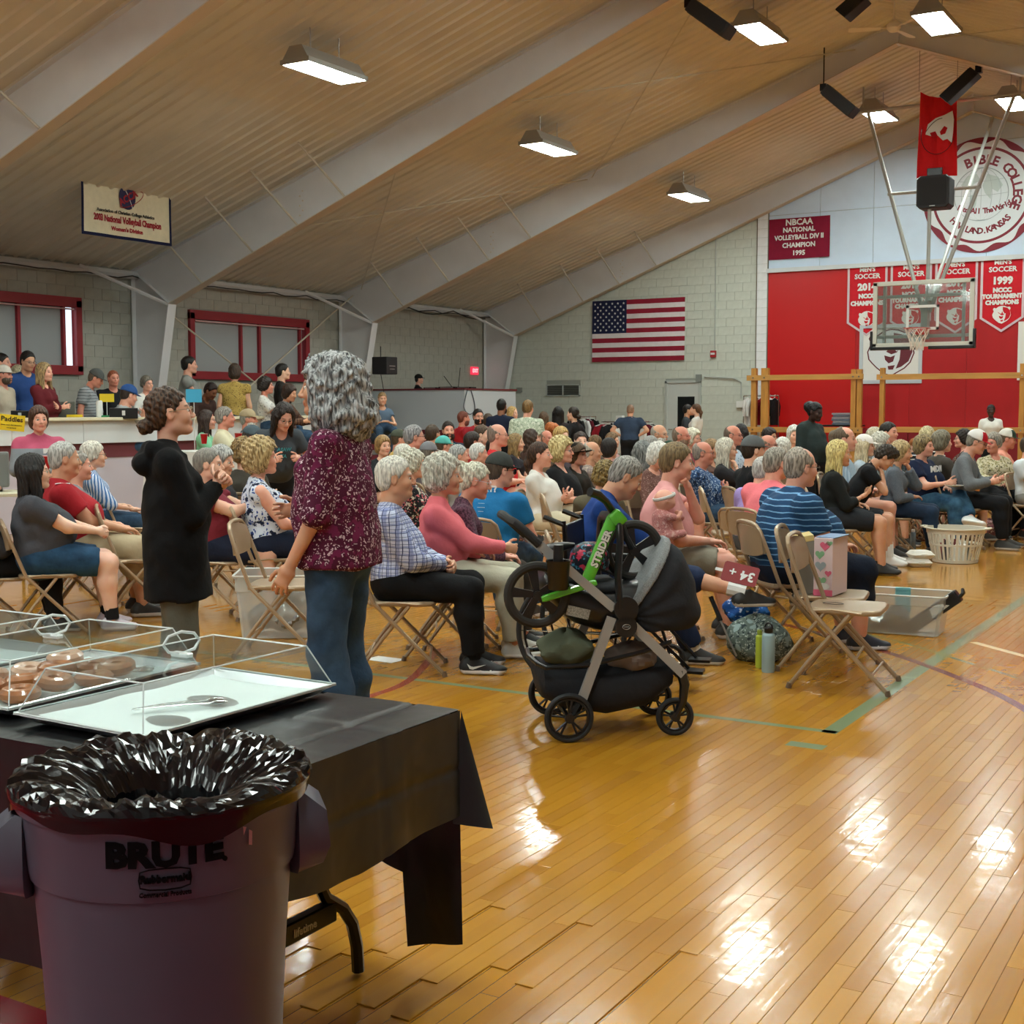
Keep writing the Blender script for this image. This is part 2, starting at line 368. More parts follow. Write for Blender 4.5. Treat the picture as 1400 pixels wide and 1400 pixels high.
def cloth(kind, *c, sc=1.0, rough=.85):
    """kind: plain, hstripe, vstripe, plaid, floral, print, heather, denim, block, knit"""
    name = 'cloth_'+kind+'_'+'_'.join(q.strip('#') for q in c)+('_%g' % sc if sc != 1 else '')
    if name in MATS: return MATS[name]
    m = mat(name, c[0], rough, 0, .25, sheen=.05 if kind in ('heather', 'knit') else 0); N, L = nodes_of(m); b = N['Principled BSDF']
    v = _tc(N, L); sep = N.new('ShaderNodeSeparateXYZ'); L.new(v, sep.inputs[0]); out = None
    def noise(scale, detail=3, rough_=.5, vec=None):
        n = N.new('ShaderNodeTexNoise'); n.inputs['Scale'].default_value = scale; n.inputs['Detail'].default_value = detail; n.inputs['Roughness'].default_value = rough_; L.new(vec or v, n.inputs[0]); return n.outputs[0]
    def ramp(x, lo, hi):
        r = N.new('ShaderNodeMapRange'); r.inputs[1].default_value = lo; r.inputs[2].default_value = hi; L.new(x, r.inputs[0]); return r.outputs[0]
    wob = _math(N, L, 'MULTIPLY', noise(6), .03)
    def stripe(o, period, duty):
        t = _math(N, L, 'FRACT', _math(N, L, 'MULTIPLY', _math(N, L, 'ADD', o, wob), 1/period)); return _math(N, L, 'LESS_THAN', t, duty)
    if kind == 'hstripe': out = _mix(N, L, c[0], c[1], stripe(sep.outputs[2], .030*sc, .20 if len(c) < 4 else .5))
    elif kind == 'vstripe':
        ang = _math(N, L, 'MULTIPLY', _math(N, L, 'ARCTAN2', sep.outputs[1], sep.outputs[0]), .17); out = _mix(N, L, c[0], c[1], stripe(ang, .022*sc, .45))
    elif kind == 'plaid':
        a1 = _math(N, L, 'MULTIPLY', _math(N, L, 'ARCTAN2', sep.outputs[1], sep.outputs[0]), .17)
        o = _mix(N, L, c[0], c[1], _math(N, L, 'MULTIPLY', stripe(a1, .040*sc, .34), .75)); o = _mix(N, L, o, c[1], _math(N, L, 'MULTIPLY', stripe(sep.outputs[2], .036*sc, .3), .7))
        o = _mix(N, L, o, c[2], stripe(a1, .020*sc, .12)); out = _mix(N, L, o, c[2], stripe(sep.outputs[2], .018*sc, .12))
    elif kind in ('floral', 'print', 'camo'):
        vo = N.new('ShaderNodeTexVoronoi'); vo.inputs['Scale'].default_value = (62 if kind == 'floral' else 34)/sc; vo.inputs['Randomness'].default_value = 1
        mx = N.new('ShaderNodeMixRGB'); mx.inputs[0].default_value = .06; L.new(v, mx.inputs[1])
        nn = N.new('ShaderNodeTexNoise'); nn.inputs['Scale'].default_value = 40/sc; L.new(v, nn.inputs[0]); L.new(nn.outputs['Color'], mx.inputs[2]); L.new(mx.outputs[0], vo.inputs[0])
        o = _mix(N, L, c[0], c[1], ramp(vo.outputs['Distance'], .36, .30)); n2 = noise(26/sc, 2, .6); out = _mix(N, L, o, c[2] if len(c) > 2 else c[0], ramp(n2, .56, .60))
        if len(c) > 3: out = _mix(N, L, out, c[3], ramp(noise(13/sc, 1), .60, .66))
    elif kind == 'heather': out = _mix(N, L, c[0], c[1], ramp(noise(190, 2, .7), .35, .65))
    elif kind == 'knit': out = _mix(N, L, c[0], c[1], ramp(noise(70, 3, .7), .42, .58))
    elif kind == 'denim': out = _mix(N, L, c[0], c[1], ramp(noise(7, 5, .6), .35, .7))
    elif kind == 'block': out = _mix(N, L, c[0], c[1], _math(N, L, 'GREATER_THAN', sep.outputs[2], sc))
    elif kind == 'tie': out = _mix(N, L, c[0], c[1], ramp(noise(12, 3, .6), .45, .55))
    else:
        hs = N.new('ShaderNodeHueSaturation'); hs.inputs['Color'].default_value = lin(c[0]); mr = N.new('ShaderNodeMapRange'); mr.inputs[3].default_value = .88; mr.inputs[4].default_value = 1.12
        L.new(noise(9, 3), mr.inputs[0]); L.new(mr.outputs[0], hs.inputs['Value']); out = hs.outputs[0]
    L.new(out, b.inputs['Base Color'])
    bu = N.new('ShaderNodeBump'); bu.inputs['Distance'].default_value = .006; h = noise(16, 4, .55); L.new(h, bu.inputs['Height']); L.new(bu.outputs[0], b.inputs['Normal'])
    return m
SK = dict(fair='#e4b59b', pale='#ecc3ab', pink='#dfa68f', tan='#d19f80', red='#d08d77', brown='#8a5a40', dark='#3c2620', olive='#b08465')
def skin(tone, brow):
    name = 'skin_%s_%s' % (tone, brow.strip('#'))
    if name in MATS: return MATS[name]
    m = mat(name, SK[tone], .48, 0, .4, sss=.12); N, L = nodes_of(m); b = N['Principled BSDF']
    at_ = N.new('ShaderNodeAttribute'); at_.attribute_name = 'feat'; sp = N.new('ShaderNodeSeparateColor'); L.new(at_.outputs['Color'], sp.inputs[0])
    nz = N.new('ShaderNodeTexNoise'); nz.inputs['Scale'].default_value = 14; nz.inputs['Detail'].default_value = 5; L.new(_tc(N, L), nz.inputs[0])
    c0 = lin(SK[tone]); c1 = (c0[0]*.93, c0[1]*.72, c0[2]*.68, 1)
    mr = N.new('ShaderNodeMapRange'); mr.inputs[1].default_value = .42; mr.inputs[2].default_value = .72; mr.inputs[4].default_value = .6; L.new(nz.outputs[0], mr.inputs[0])
    o = _mix(N, L, c0, c1, mr.outputs[0]); dk = tone == 'dark'
    lc = (c0[0]*.8, c0[1]*.45, c0[2]*.45, 1) if not dk else (.10, .035, .03, 1)
    o = _mix(N, L, o, lc, sp.outputs[0]); o = _mix(N, L, o, tuple(q*.8 for q in lin(brow)[:3])+(1,), _math(N, L, 'MULTIPLY', sp.outputs[1], .75))
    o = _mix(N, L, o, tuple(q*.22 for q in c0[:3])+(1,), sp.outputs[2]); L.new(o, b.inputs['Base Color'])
    bu = N.new('ShaderNodeBump'); bu.inputs['Distance'].default_value = .0015; bu.inputs['Strength'].default_value = .6; L.new(nz.outputs[0], bu.inputs['Height']); L.new(bu.outputs[0], b.inputs['Normal'])
    return m
EYEW = mat('eye_white', '#d9d2c8', .25); EYEI = mat('eye_iris', '#2c2118', .15)
def hairmat(c, c2=None):
    c2 = c2 or c; name = 'hair_'+c.strip('#')+'_'+c2.strip('#')
    if name in MATS: return MATS[name]
    m = mat(name, c, .5, 0, .35); N, L = nodes_of(m); b = N['Principled BSDF']
    nz = N.new('ShaderNodeTexNoise'); nz.inputs['Scale'].default_value = 60; nz.inputs['Detail'].default_value = 4; L.new(_tc(N, L, (1.6, 1.6, .28)), nz.inputs[0])
    mr = N.new('ShaderNodeMapRange'); mr.inputs[1].default_value = .38; mr.inputs[2].default_value = .62; L.new(nz.outputs[0], mr.inputs[0])
    k = lin(c); d = tuple(q*.6 for q in k[:3])+(1,); o = _mix(N, L, d, lin(c2), mr.outputs[0]); L.new(o, b.inputs['Base Color'])
    bu = N.new('ShaderNodeBump'); bu.inputs['Distance'].default_value = .006; L.new(nz.outputs[0], bu.inputs['Height']); L.new(bu.outputs[0], b.inputs['Normal'])
    return m
def _int(x, xs, zs): return np.interp(np.broadcast_to(x, x.shape), xs, zs).astype(np.float32)
HAIRC = {}
def hair_mesh(style, h):
    key = (style, h)
    if key in HAIRC: return HAIRC[key]
    big = style in ('long', 'long_wavy', 'long_grey', 'very_long')
    v = Vol((-.24, -.20, -.50 if big else -.28), (.14, .20, .19), h)
    st = style; X = [-.14, -.08, -.04, -.015, .02, .045, .07, .10]
    def curl(A, f): v.noise(A, lambda x, y, z: np.sin(x*f+2*np.sin(y*f*.7)+z*f*.4)*np.sin(y*f*1.1+z*f*.9+1)+.5*np.sin(z*f*1.3+x*f))
    def strands(A, f=170, g=30): v.noise(A, lambda x, y, z: np.sin(np.arctan2(y, x+.02)*f*.12+z*g+3*np.sin(z*13))+.5*np.sin(np.arctan2(y, x)*f*.23-z*g*.6))
    if st in ('short', 'crew', 'messy', 'balding', 'fringe_only'):
        g = dict(short=.011, crew=.005, messy=.018, balding=.007, fringe_only=.006)[st]
        v.ell((-.016, 0, .038), (.098+g, .078+g*.8, .093+g), .01)
        v.ell((-.045, 0, -.01), (.062+g, .066+g, .075), .02)
        if st == 'messy': v.ell((.04, 0, .105), (.06, .06, .035), .03)
        Z = [-.085, -.075, -.055, .0, .0, .035, .070, .085]
        if st == 'messy': Z = [-.085, -.08, -.06, -.01, -.01, .02, .05, .06]
        v.clip(lambda x, y, z: (_int(x, X, Z)-z)*.8+0*y)
        if st == 'balding': v.clip(lambda x, y, z: -(np.sqrt((x-.06)**2+y*y*1.1+(z-.115)**2*.8)-.088))
        if st == 'fringe_only': v.clip(lambda x, y, z: -(np.sqrt((x-.035)**2+y*y*.85+(z-.125)**2*.9)-.108))
        for s in (-1, 1): v.ell((.0, s*.082, -.002), (.024, .02, .03), .006, op='s')
        strands(.0025) if st != 'messy' else curl(.005, 120)
    elif st in ('bob', 'curly', 'curly_big', 'fluffy', 'pixie'):
        g = dict(bob=.018, curly=.026, curly_big=.036, fluffy=.028, pixie=.015)[st]; dn = dict(bob=-.10, curly=-.075, curly_big=-.11, fluffy=-.10, pixie=-.06)[st]
        v.ell((-.018, 0, .042), (.098+g, .080+g*.8, .094+g), .01)
        v.ell((-.045, 0, (dn-.0)/2+.02), (.066+g, .078+g*.7, abs(dn)*.75), .03)
        Z = [dn, dn, dn, dn, dn*.75, -.0, .055, .080]
        if st == 'pixie': Z = [-.085, -.08, -.06, -.03, -.03, .03, .055, .07]
        v.clip(lambda x, y, z: (_int(x, X, Z)-z)*.75+0*y)
        if st in ('curly', 'curly_big'): curl(.0065, 115)
        elif st == 'fluffy': curl(.004, 80); strands(.003)
        else: strands(.003)
    elif big:
        L = dict(long=-.27, long_wavy=-.25, long_grey=-.30, very_long=-.44)[st]
        v.ell((-.018, 0, .042), (.112, .092, .106), .01)
        v.cap((-.055, 0, .0), (-.095, 0, L), .060, .042, .03, e=(0, 1, 0), w=1.7)
        for s in (-1, 1): v.cap((-.005, s*.078, .02), (.0 if st != 'very_long' else .02, s*.095, L*.75), .030, .022, .03, e=(1, 0, 0), w=1.5)
        v.clip(lambda x, y, z: np.maximum((_int(x, X, [-.6, -.6, -.6, -.6, -.6, -.03, .055, .080])-z)*.7, x-.075-0*z)+0*y)
        v.ell((.085, 0, -.03), (.062, .066, .115), .01, op='s')
        v.ell((-.03, 0, -.13), (.052, .05, .08), .01, op='s') if h < .0 else None
        strands(.0035, 200, 14 if st != 'long_wavy' else 40)
        if st == 'long_wavy': curl(.004, 60)
    elif st in ('bun', 'pony', 'updo', 'headwrap'):
        v.ell((-.016, 0, .038), (.106, .084, .101), .01); v.ell((-.045, 0, -.01), (.065, .068, .075), .02)
        v.clip(lambda x, y, z: (_int(x, X, [-.085, -.075, -.055, -.0, .01, .035, .065, .085])-z)*.8+0*y)
        for s in (-1, 1): v.ell((.0, s*.082, -.002), (.022, .02, .03), .006, op='s')
        if st == 'bun':
            v.ell((-.128, 0, -.045), (.042, .044, .040), .015); curl(.0035, 130)
        if st == 'updo': v.ell((-.135, 0, .07), (.055, .06, .055), .02); curl(.004, 90)
        if st == 'headwrap': v.ell((-.11, .0, .055), (.075, .085, .075), .03); v.noise(.002, lambda x, y, z: np.sin(z*90+x*60))
        if st == 'pony': v.cap((-.105, 0, .04), (-.135, 0, -.06), .024, .032, .02); v.cap((-.135, 0, -.06), (-.12, 0, -.20), .032, .014, .02); strands(.002)
        strands(.0022)
    elif st == 'matron_curls':   # voluminous shoulder-length grey curls
        v.ell((-.025, 0, .040), (.140, .128, .118), .01); v.cap((-.045, 0, .0), (-.065, 0, -.10), .128, .142, .04, e=(0, 1, 0), w=1.12)
        v.ell((-.07, 0, -.11), (.13, .16, .06), .04)
        v.clip(lambda x, y, z: np.maximum((_int(x, X, [-.6, -.6, -.6, -.6, -.6, -.6, .04, .085])-z)*.7, x-.085)+0*y)
        v.ell((.11, 0, -.05), (.066, .070, .12), .01, op='s')
        v.noise(.0085, lambda x, y, z: np.sin(x*52+2.4*np.sin(y*43+z*30)+z*60)*np.sin(y*60+1.8*np.sin(x*37+1))+.45*np.sin(z*105+3*np.sin(np.arctan2(y, x)*5))+.3*np.sin(x*190+y*150))
        strands(.0035, 300, 60)
    elif st == 'beard':
        v.ell((.020, 0, -.045), (.080, .067, .078), .01); v.cap((.03, -.03, -.08), (.03, .03, -.08), .05, None, .03)
        v.clip(lambda x, y, z: np.maximum(np.maximum(z+.028+.0*x+.25*(np.clip(.06-x, 0, .1)), -(x-(-.02))), 0*y-1))
        v.cap((.12, -.016, -.061), (.07, .016, -.061), .011, None, .004, op='s'); v.ell((.10, 0, -.02), (.04, .03, .022), .006, op='s'); strands(.0015)
    elif st == 'child':
        v.ell((-.014, 0, .038), (.104, .082, .098), .01); v.ell((-.045, 0, -.01), (.065, .068, .07), .02)
        v.clip(lambda x, y, z: (_int(x, X, [-.07, -.07, -.05, -.01, .0, .03, .05, .06])-z)*.8+0*y); strands(.003)
    V, F = v.nets(); me = np_mesh('hair', V, F); HAIRC[key] = me; return me
def cap_meshes(h, brim=.085):
    key = ('cap', h, brim)
    if key in HAIRC: return HAIRC[key]
    v = Vol((-.14, -.12, -.02), (.22, .12, .18), h)
    v.ell((-.014, 0, .045), (.113, .092, .108), .006)
    v.clip(lambda x, y, z: (.040-.12*x)-z+0*y)
    b = Vol((-.14, -.12, -.04), (.22, .12, .12), min(h, .006))
    b.ell((.085, 0, .045), (.105, .078, .022), .004)
    b.clip(lambda x, y, z: np.maximum(.06-x+0*y+0*z, np.abs(z-(.046-.25*(x-.09)-1.6*y*y))-.0035))
    HAIRC[key] = (np_mesh('cap', *v.nets()), np_mesh('brim', *b.nets())); return HAIRC[key]
def hat_mesh():
    m = MB(); m.lathe([(.001, .165), (.05, .162), (.078, .145), (.088, .10), (.094, .058), (.15, .045), (.185, .050), (.183, .046), (.15, .040), (.085, .05)], c=(-.012, 0, 0), n=28); return m.mesh('straw_hat', True)
def glasses_mesh(sc=1):
    if 'gl' in HAIRC: return HAIRC['gl']
    m = MB()
    for s in (-1, 1):
        m.tube([(.108-.006*abs(math.cos(a)), s*.032+.022*math.cos(a), .004+.016*math.sin(a)) for a in [2*math.pi*i/14 for i in range(14)]], .0018, 5, closed=True)
        m.tube([(.100, s*.054, .010), (.04, s*.077, .012), (-.01, s*.084, .012)], .0018, 5)
    m.tube([(.110, -.010, .009), (.113, 0, .011), (.110, .010, .009)], .0016, 5); HAIRC['gl'] = m.mesh('glasses', True); return HAIRC['gl']
def sunglass_mesh():
    if 'sg' in HAIRC: return HAIRC['sg']
    m = MB()
    for s in (-1, 1):
        m.tube([(.103, s*.032, .004), (.111, s*.032, .004)], .022, 12); m.tube([(.100, s*.054, .010), (.04, s*.077, .012), (-.01, s*.084, .012)], .0022, 5)
    m.tube([(.108, -.012, .009), (.108, .012, .009)], .002, 5); HAIRC['sg'] = m.mesh('glasses', True); return HAIRC['sg']
SHOEC = {}
def shoe_mesh(kind, h):
    key = (kind, h)
    if key in SHOEC: return SHOEC[key]
    v = Vol((-.10, -.06, -.10), (.21, .06, .10), h)        # ankle at origin, sole at z=-.085
    v.cap((-.045, 0, -.05), (.13, 0, -.062), .040, .028, .03, e=(0, 1, 0), w=1.12)
    v.ell((.155, 0, -.062), (.045, .044, .026), .02)
    v.cap((-.04, 0, -.04), (-.015, 0, .015 if kind != 'slip' else -.02), .040, .036, .03); v.cap((.0, 0, -.0), (.10, 0, -.045), .030, .026, .03)
    v.clip(lambda x, y, z: np.maximum(-(z+.085)+0*x+0*y, z-.022+0*x))
    v.cap((-.05, 0, -.078), (.155, 0, -.078), .022, .022, .004, e=(0, 1, 0), w=2.15)
    v.clip(lambda x, y, z: -(z+.088)-.012*np.clip((x-.13)/.06, 0, 1)+0*y)
    V, F = v.nets(); z = V[F].mean(1); mi = (z[:, 2] < -.062).astype(int)
    if kind == 'nike': pass
    me = np_mesh('shoe', V, F, mi); SHOEC[key] = me; return me
# ------------------------------------------------------------------ the body
def rotm(yaw=0, pitch=0, roll=0):     # pitch>0 looks down
    return np.array((RZ(math.radians(yaw)) @ RY(math.radians(pitch)) @ RX(math.radians(roll))).to_3x3())
def ik(a, c, l1, l2, pole):
    a, c, pole = (np.array(q, float) for q in (a, c, pole)); d = c-a; L = np.linalg.norm(d)
    if L > (l1+l2)*.998: c = a+d/L*(l1+l2)*.998; d = c-a; L = np.linalg.norm(d)
    L = max(L, abs(l1-l2)+.02); x = (l1*l1-l2*l2+L*L)/(2*L); hgt = math.sqrt(max(l1*l1-x*x, 0)); n = d/np.linalg.norm(d)
    q = pole-n*(pole@n); q = q/max(np.linalg.norm(q), 1e-6); return a+n*x+q*hgt, c
ARMS = dict(   # wrist (x, y outward, z above the hip joint), pole (x, y outward, z), palm normal, hand style
    lap=((.25, .015, .13), (-.3, .8, -.5), (0, -.3, -1), 'rest'), knee=((.34, .12, .10), (-.2, .6, -.8), (0, 0, -1), 'rest'),
    clasp=((.30, .02, .15), (-.3, .9, -.6), (0, -1, -.4), 'curl'), fold=((.20, -.06, .22), (-.1, .55, -1), (-1, 0, -.2), 'rest'),
    chin=((.19, .03, .50), (.4, .5, -1), (-1, -.2, 0), 'fist'), phone=((.30, .03, .22), (-.3, .6, -.9), (0, -.5, .8), 'curl'),
    side=((.04, .24, -.08), (-1, .3, 0), (0, -1, 0), 'rest'), back=((-.10, .16, -.02), (-1, .8, 0), (1, 0, 0), 'rest'),
    hips=((.02, .17, .10), (-.3, 1, 0), (0, -1, 0), 'rest'), up=((.24, .04, .42), (.0, .8, -1), (0, -1, 0), 'curl'), crossed=((.22, -.06, .30), (0, 1, -.6), (-1, 0, 0), 'rest'),
    cup=((.30, .08, .26), (-.2, .6, -.9), (0, -1, 0), 'curl'), hold=((.34, .14, .20), (-.2, .7, -.8), (0, -1, 0), 'curl'))
NP_ = [0]; PEOPLE = []; PXY = []
def person(label, x, y, s, pose='sit', a=0, z0=0, hy=0, hp=0, hr=0, lean=-6, arms=('lap', 'lap'), sex='m', sk='fair', hair=('short', '#6b6258'), shirt=None, sl=.55, collar=False,
           pants=None, pl='long', shoes=('#30302f', '#c9c5be'), glasses=None, cap=None, beard=None, bulk=0.0, h=None, legs=None, k=1.0, group=None, extra=None, socks=None, tors=None, hem=None, face=None, hood=False, cross=False, hscale=1.0, noleg=False, bust=None, pf2=None):
    h = h or (.0125 if s >= 195 else .0185 if s >= 150 else .024 if s > 118 else .029)
    h *= 1.13
    hh = .0052 if s >= 195 else .0075 if s >= 140 else .0098 if s > 95 else .012
    hb = min(max(h*1.5, .015), .030)
    if s < 185 and not tors:
        best = None
        for dl in (0, .04, -.04, .08, -.08, .12, -.12, .16, -.16, .2, -.2):
            q = at(x, y, s*(1+dl)); md = min([math.hypot(q[0]-p[0], q[1]-p[1]) for p in PXY] or [9])
            if md > .50: best = (9, dl); break
            if best is None or md > best[0]+.04: best = (md, dl)
        s = s*(1+best[1])
    fem = sex == 'f'; kid = sex == 'c'; Wp = at(x, y, s); PXY.append((Wp[0], Wp[1])); Hn = rotm(hy, hp+lean*.4, hr)
    seat = pose == 'sit'; T = np.array([math.sin(math.radians(lean)), 0, math.cos(math.radians(lean))])
    ztop = (Wp[2]-z0)/k; hc_ofs = Hn @ np.array([.045, 0, .175])*hscale; topo = (Hn @ np.array([-.01, 0, .135]))[2]*hscale
    if seat:
        kq = min(max(ztop/1.285, .88), 1.05); k = k*kq; ztop = ztop/kq
        P = np.array([0, 0, .535+bulk*.015]); tl = (ztop-topo-hc_ofs[2]-P[2])/T[2]-.0
    else:
        P = np.array([0, 0, .93]); tl = .50; tot = P[2]+tl*T[2]+hc_ofs[2]+topo; kk = ztop/tot; k = k*kk; ztop = ztop/kk
        if not .8 < k < 1.12: print('  STAND', label, 'k=%.2f' % k)
        tl = .50
    if seat and not .40 < tl < .62: print('  SIT', label, 'torso %.2f s=%g' % (tl, s)); tl = min(max(tl, .36), .66)
    if tors: tl = tors
    Nk = P+T*tl; F_ = np.array([T[2], 0, -T[0]])      # neck base, forward
    Hc = Nk+hc_ofs
    sw = (.165 if fem else .19)+bulk*.035
    if kid: sw = .14
    Shp = [Nk-T*.055-F_*.01+np.array([0, q*sw, 0]) for q in (-1, 1)]      # right (-y), left (+y)
    hw = .095 if fem else .085
    Hp = [P+np.array([0, q*hw, 0]) for q in (-1, 1)]
    if seat:
        lg = legs or (((.45, .14, .50), (.47, .13, .09)),)*2
        Kn = []; An = []
        for i, q in enumerate((-1, 1)):
            kk_, aa_ = lg[i] if isinstance(lg[0][0], tuple) else lg; Kn.append(np.array([kk_[0], q*kk_[1], kk_[2]])); An.append(np.array([aa_[0], q*aa_[1], aa_[2]]))
        if cross:    # ankle of the left leg rests over the right knee
            Kn[1] = np.array([.42, .02, .60]); An[1] = np.array([.62, -.16, .36]) if cross == 'knee' else np.array([.44, -.20, .56])
    else:
        lg = legs or ((.02, .10, .50), (-.02, .11, .09))
        if not isinstance(lg[0][0], tuple): lg = (lg, lg)
        Kn = [np.array([lg[i][0][0], q*lg[i][0][1], lg[i][0][2]]) for i, q in enumerate((-1, 1))]; An = [np.array([lg[i][1][0], q*lg[i][1][1], lg[i][1][2]]) for i, q in enumerate((-1, 1))]
    El = []; Wr = []; hands = []
    for i, q in enumerate((-1, 1)):
        A = arms[i]
        if isinstance(A, str): A = ARMS[A]
        wv, po, pn, hs = A; tgt = P+np.array([wv[0], q*wv[1], wv[2]]) if not (A is ARMS['chin']) else Hc+Hn@np.array([.085, q*.02, -.155])
        if A is ARMS['side'] or A is ARMS['back']: tgt = np.array([wv[0], q*(wv[1]+bulk*.04), P[2]+wv[2]])
        e, w = ik(Shp[i], tgt, .285, .255, (po[0], q*po[1], po[2])); El.append(e); Wr.append(w); hands.append((np.array([pn[0], q*pn[1], pn[2]]), hs))
    b = bulk; ctr = np.array([0, 0, 0.])
    def torso(v, o, top=True, low=True):
        cw, cd = (.118+b*.03, .098+b*.03) if not fem else (.105+b*.03, .088+b*.03)
        if kid: cw, cd = .09, .08
        if low: v.cap(P+[0, -hw*.6, .01], P+[0, hw*.6, .01], .115+b*.03+o, None, .05)
        wd = 1.35
        v.cap(P+T*.10, P+T*(tl*.60), cd+o+b*.015, cd+.012+o, .06, e=(0, 1, 0), w=wd)
        v.cap(P+T*(tl*.55), P+T*(tl-.13), cd+.008+o, cd-.008+o, .05, e=(0, 1, 0), w=1.5)
        if b > 0: v.ell(P+T*.17+F_*(.045+.05*b), (.11+.05*b+o, .14+.05*b+o, .13+.03*b+o), .06)
        if top:
            v.cap(Shp[0]+[0, .045, -.02], Shp[1]+[0, -.045, -.02], .058+o, None, .05)
            v.cap(Nk-T*.07-F_*.005, Nk+T*.01-F_*.01, .085+o*.7, .052+o*.6, .05)
            for q in (0, 1): v.cap(Shp[q]+[0, (.02, -.02)[q], -.015], Nk+T*.0+[0, (-.035, .035)[q], -.01], .048+o, .045+o*.5, .04)
        if (fem if bust is None else bust):
            for q in (-1, 1): v.ell(P+T*(tl*.66)+F_*(.075+b*.03)+[0, q*.07, 0], (.06+o+b*.012, .065+o, .065+o), .045)
    def upper(v, i, o, f0=0, f1=1, kk=.03):
        ru, re = (.047+.012*b+o, .040+.008*b+o) if not fem else (.043+.015*b+o, .036+.008*b+o)
        if kid: ru, re = .034+o, .03+o
        v.cap(Shp[i], Shp[i]+(El[i]-Shp[i])*f1, ru, ru+(re-ru)*f1, kk, cut=(-9, 1) if f1 < 1 else None)
    def fore(v, i, o, f1=1, kk=.02):
        re, rw = (.041+.006*b+o, .027+o) if not fem else (.036+.006*b+o, .024+o)
        if kid: re, rw = .03+o, .022+o
        v.cap(El[i], El[i]+(Wr[i]-El[i])*f1, re, re+(rw-re)*f1, kk, cut=(-9, 1) if f1 < 1 else None)
    def leg(v, i, o, f=1.0, kk=.03):    # f: 0..1 down the thigh, 1..2 down the shin
        rt = .085+.018*b+o; rk = .060+.010*b+o; ra = .040+o; rc = .057+.01*b+o
        if kid: rt, rk, ra, rc = .06+o, .045+o, .03+o, .04+o
        K, A_ = Kn[i], An[i]; ft = min(f, 1); v.cap(Hp[i], Hp[i]+(K-Hp[i])*ft, rt, rt+(rk-rt)*ft, kk, cut=(-9, 1.0) if f < 1 else None)
        if f > 1:
            fs = f-1; m = K+(A_-K)*.35; cb = np.array([-.015, 0, 0]) if abs(A_[2]-K[2]) > .2 else 0
            if o > .008 and fs > .5: v.cap(K, m+cb, rk, rc+.006, kk); v.cap(m+cb, K+(A_-K)*fs, rc+.006, .056+o*.5+bulk*.01, kk, cut=(-9, 1))
            else: v.cap(K, m+cb, rk, rc, kk); v.cap(m+cb, K+(A_-K)*fs, rc, ra, kk, cut=None if fs > .95 else (-9, 1))
    pts = [P, Nk, Hc]+Shp+El+Wr+Kn+An+Hp; lo = np.min(pts, 0)-.20-.05*b; hi = np.max(pts, 0)+.20+.05*b
    lo[2] = max(lo[2], -.01 if seat else -.01)
    sh = None
    # --- body (skin), continuous from neck to ankles
    v = Vol(lo, np.minimum(hi, [9, 9, Nk[2]+.1]), hb)
    torso(v, -.004)
    v.cap(Nk-T*.06, Nk+(Hn@np.array([0., 0, .03])), .06 if not fem else .05, .052 if not fem else .044, .03)
    for i in (0, 1): upper(v, i, 0); fore(v, i, 0); leg(v, i, -.003 if (pl == 'long' and pants) else 0, 2.0)
    V, F = v.nets(); feat = np.zeros((len(V), 3), np.float32); mi = np.zeros(len(F), int)
    def merge(V2, F2, ft2=None, mi2=None):
        nonlocal V, F, feat, mi
        F = np.concatenate([F, F2+len(V)]); V = np.concatenate([V, V2.astype(np.float32)])
        feat = np.concatenate([feat, ft2 if ft2 is not None else np.zeros((len(V2), 3), np.float32)]); mi = np.concatenate([mi, mi2 if mi2 is not None else np.zeros(len(F2), int)])
    kind = 'c' if kid else ('f' if fem else 'm')
    if face == 'o': kind = 'o'
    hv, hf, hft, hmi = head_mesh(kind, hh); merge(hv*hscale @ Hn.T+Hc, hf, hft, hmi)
    HM = []
    for i, q in enumerate((-1, 1)):
        n, hs = hands[i]; d = Wr[i]-El[i]; d = d/np.linalg.norm(d)
        if hs in ('rest', 'curl') and seat and n[2] < -.5: d = d+np.array([.5, 0, .1 if d[2] < -.2 else 0]); d = d/np.linalg.norm(d)
        zz = -(n-d*(n@d)); zz = zz/max(np.linalg.norm(zz), 1e-6); yy = np.cross(zz, d)
        R = np.stack([d, yy, zz], 1); V2, F2 = hand_mesh(hs, .0055 if s >= 190 else .0085 if s >= 130 else .012)
        sc = 1.0 if not fem else .92
        if kid: sc = .75
        if q > 0: V2 = V2*[1, -1, 1]; F2 = F2[:, ::-1]
        merge(V2*sc @ R.T+Wr[i], F2); HM.append((Wr[i], R))
    ph = math.radians(right_ang(x)+a); hxy = np.array([math.cos(ph)*Hc[0]-math.sin(ph)*Hc[1], math.sin(ph)*Hc[0]+math.cos(ph)*Hc[1]])*k
    rt = thing('person', label, 'person', (Wp[0]-hxy[0], Wp[1]-hxy[1], z0), ph, group); rt.scale = (k, k, k)
    hcol = hair[1] if hair else '#7a6a5a'
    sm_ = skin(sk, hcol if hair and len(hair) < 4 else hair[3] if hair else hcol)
    body = mobj('body', np_mesh('body', V, F, mi, feat), [sm_, EYEW, EYEI], rt)
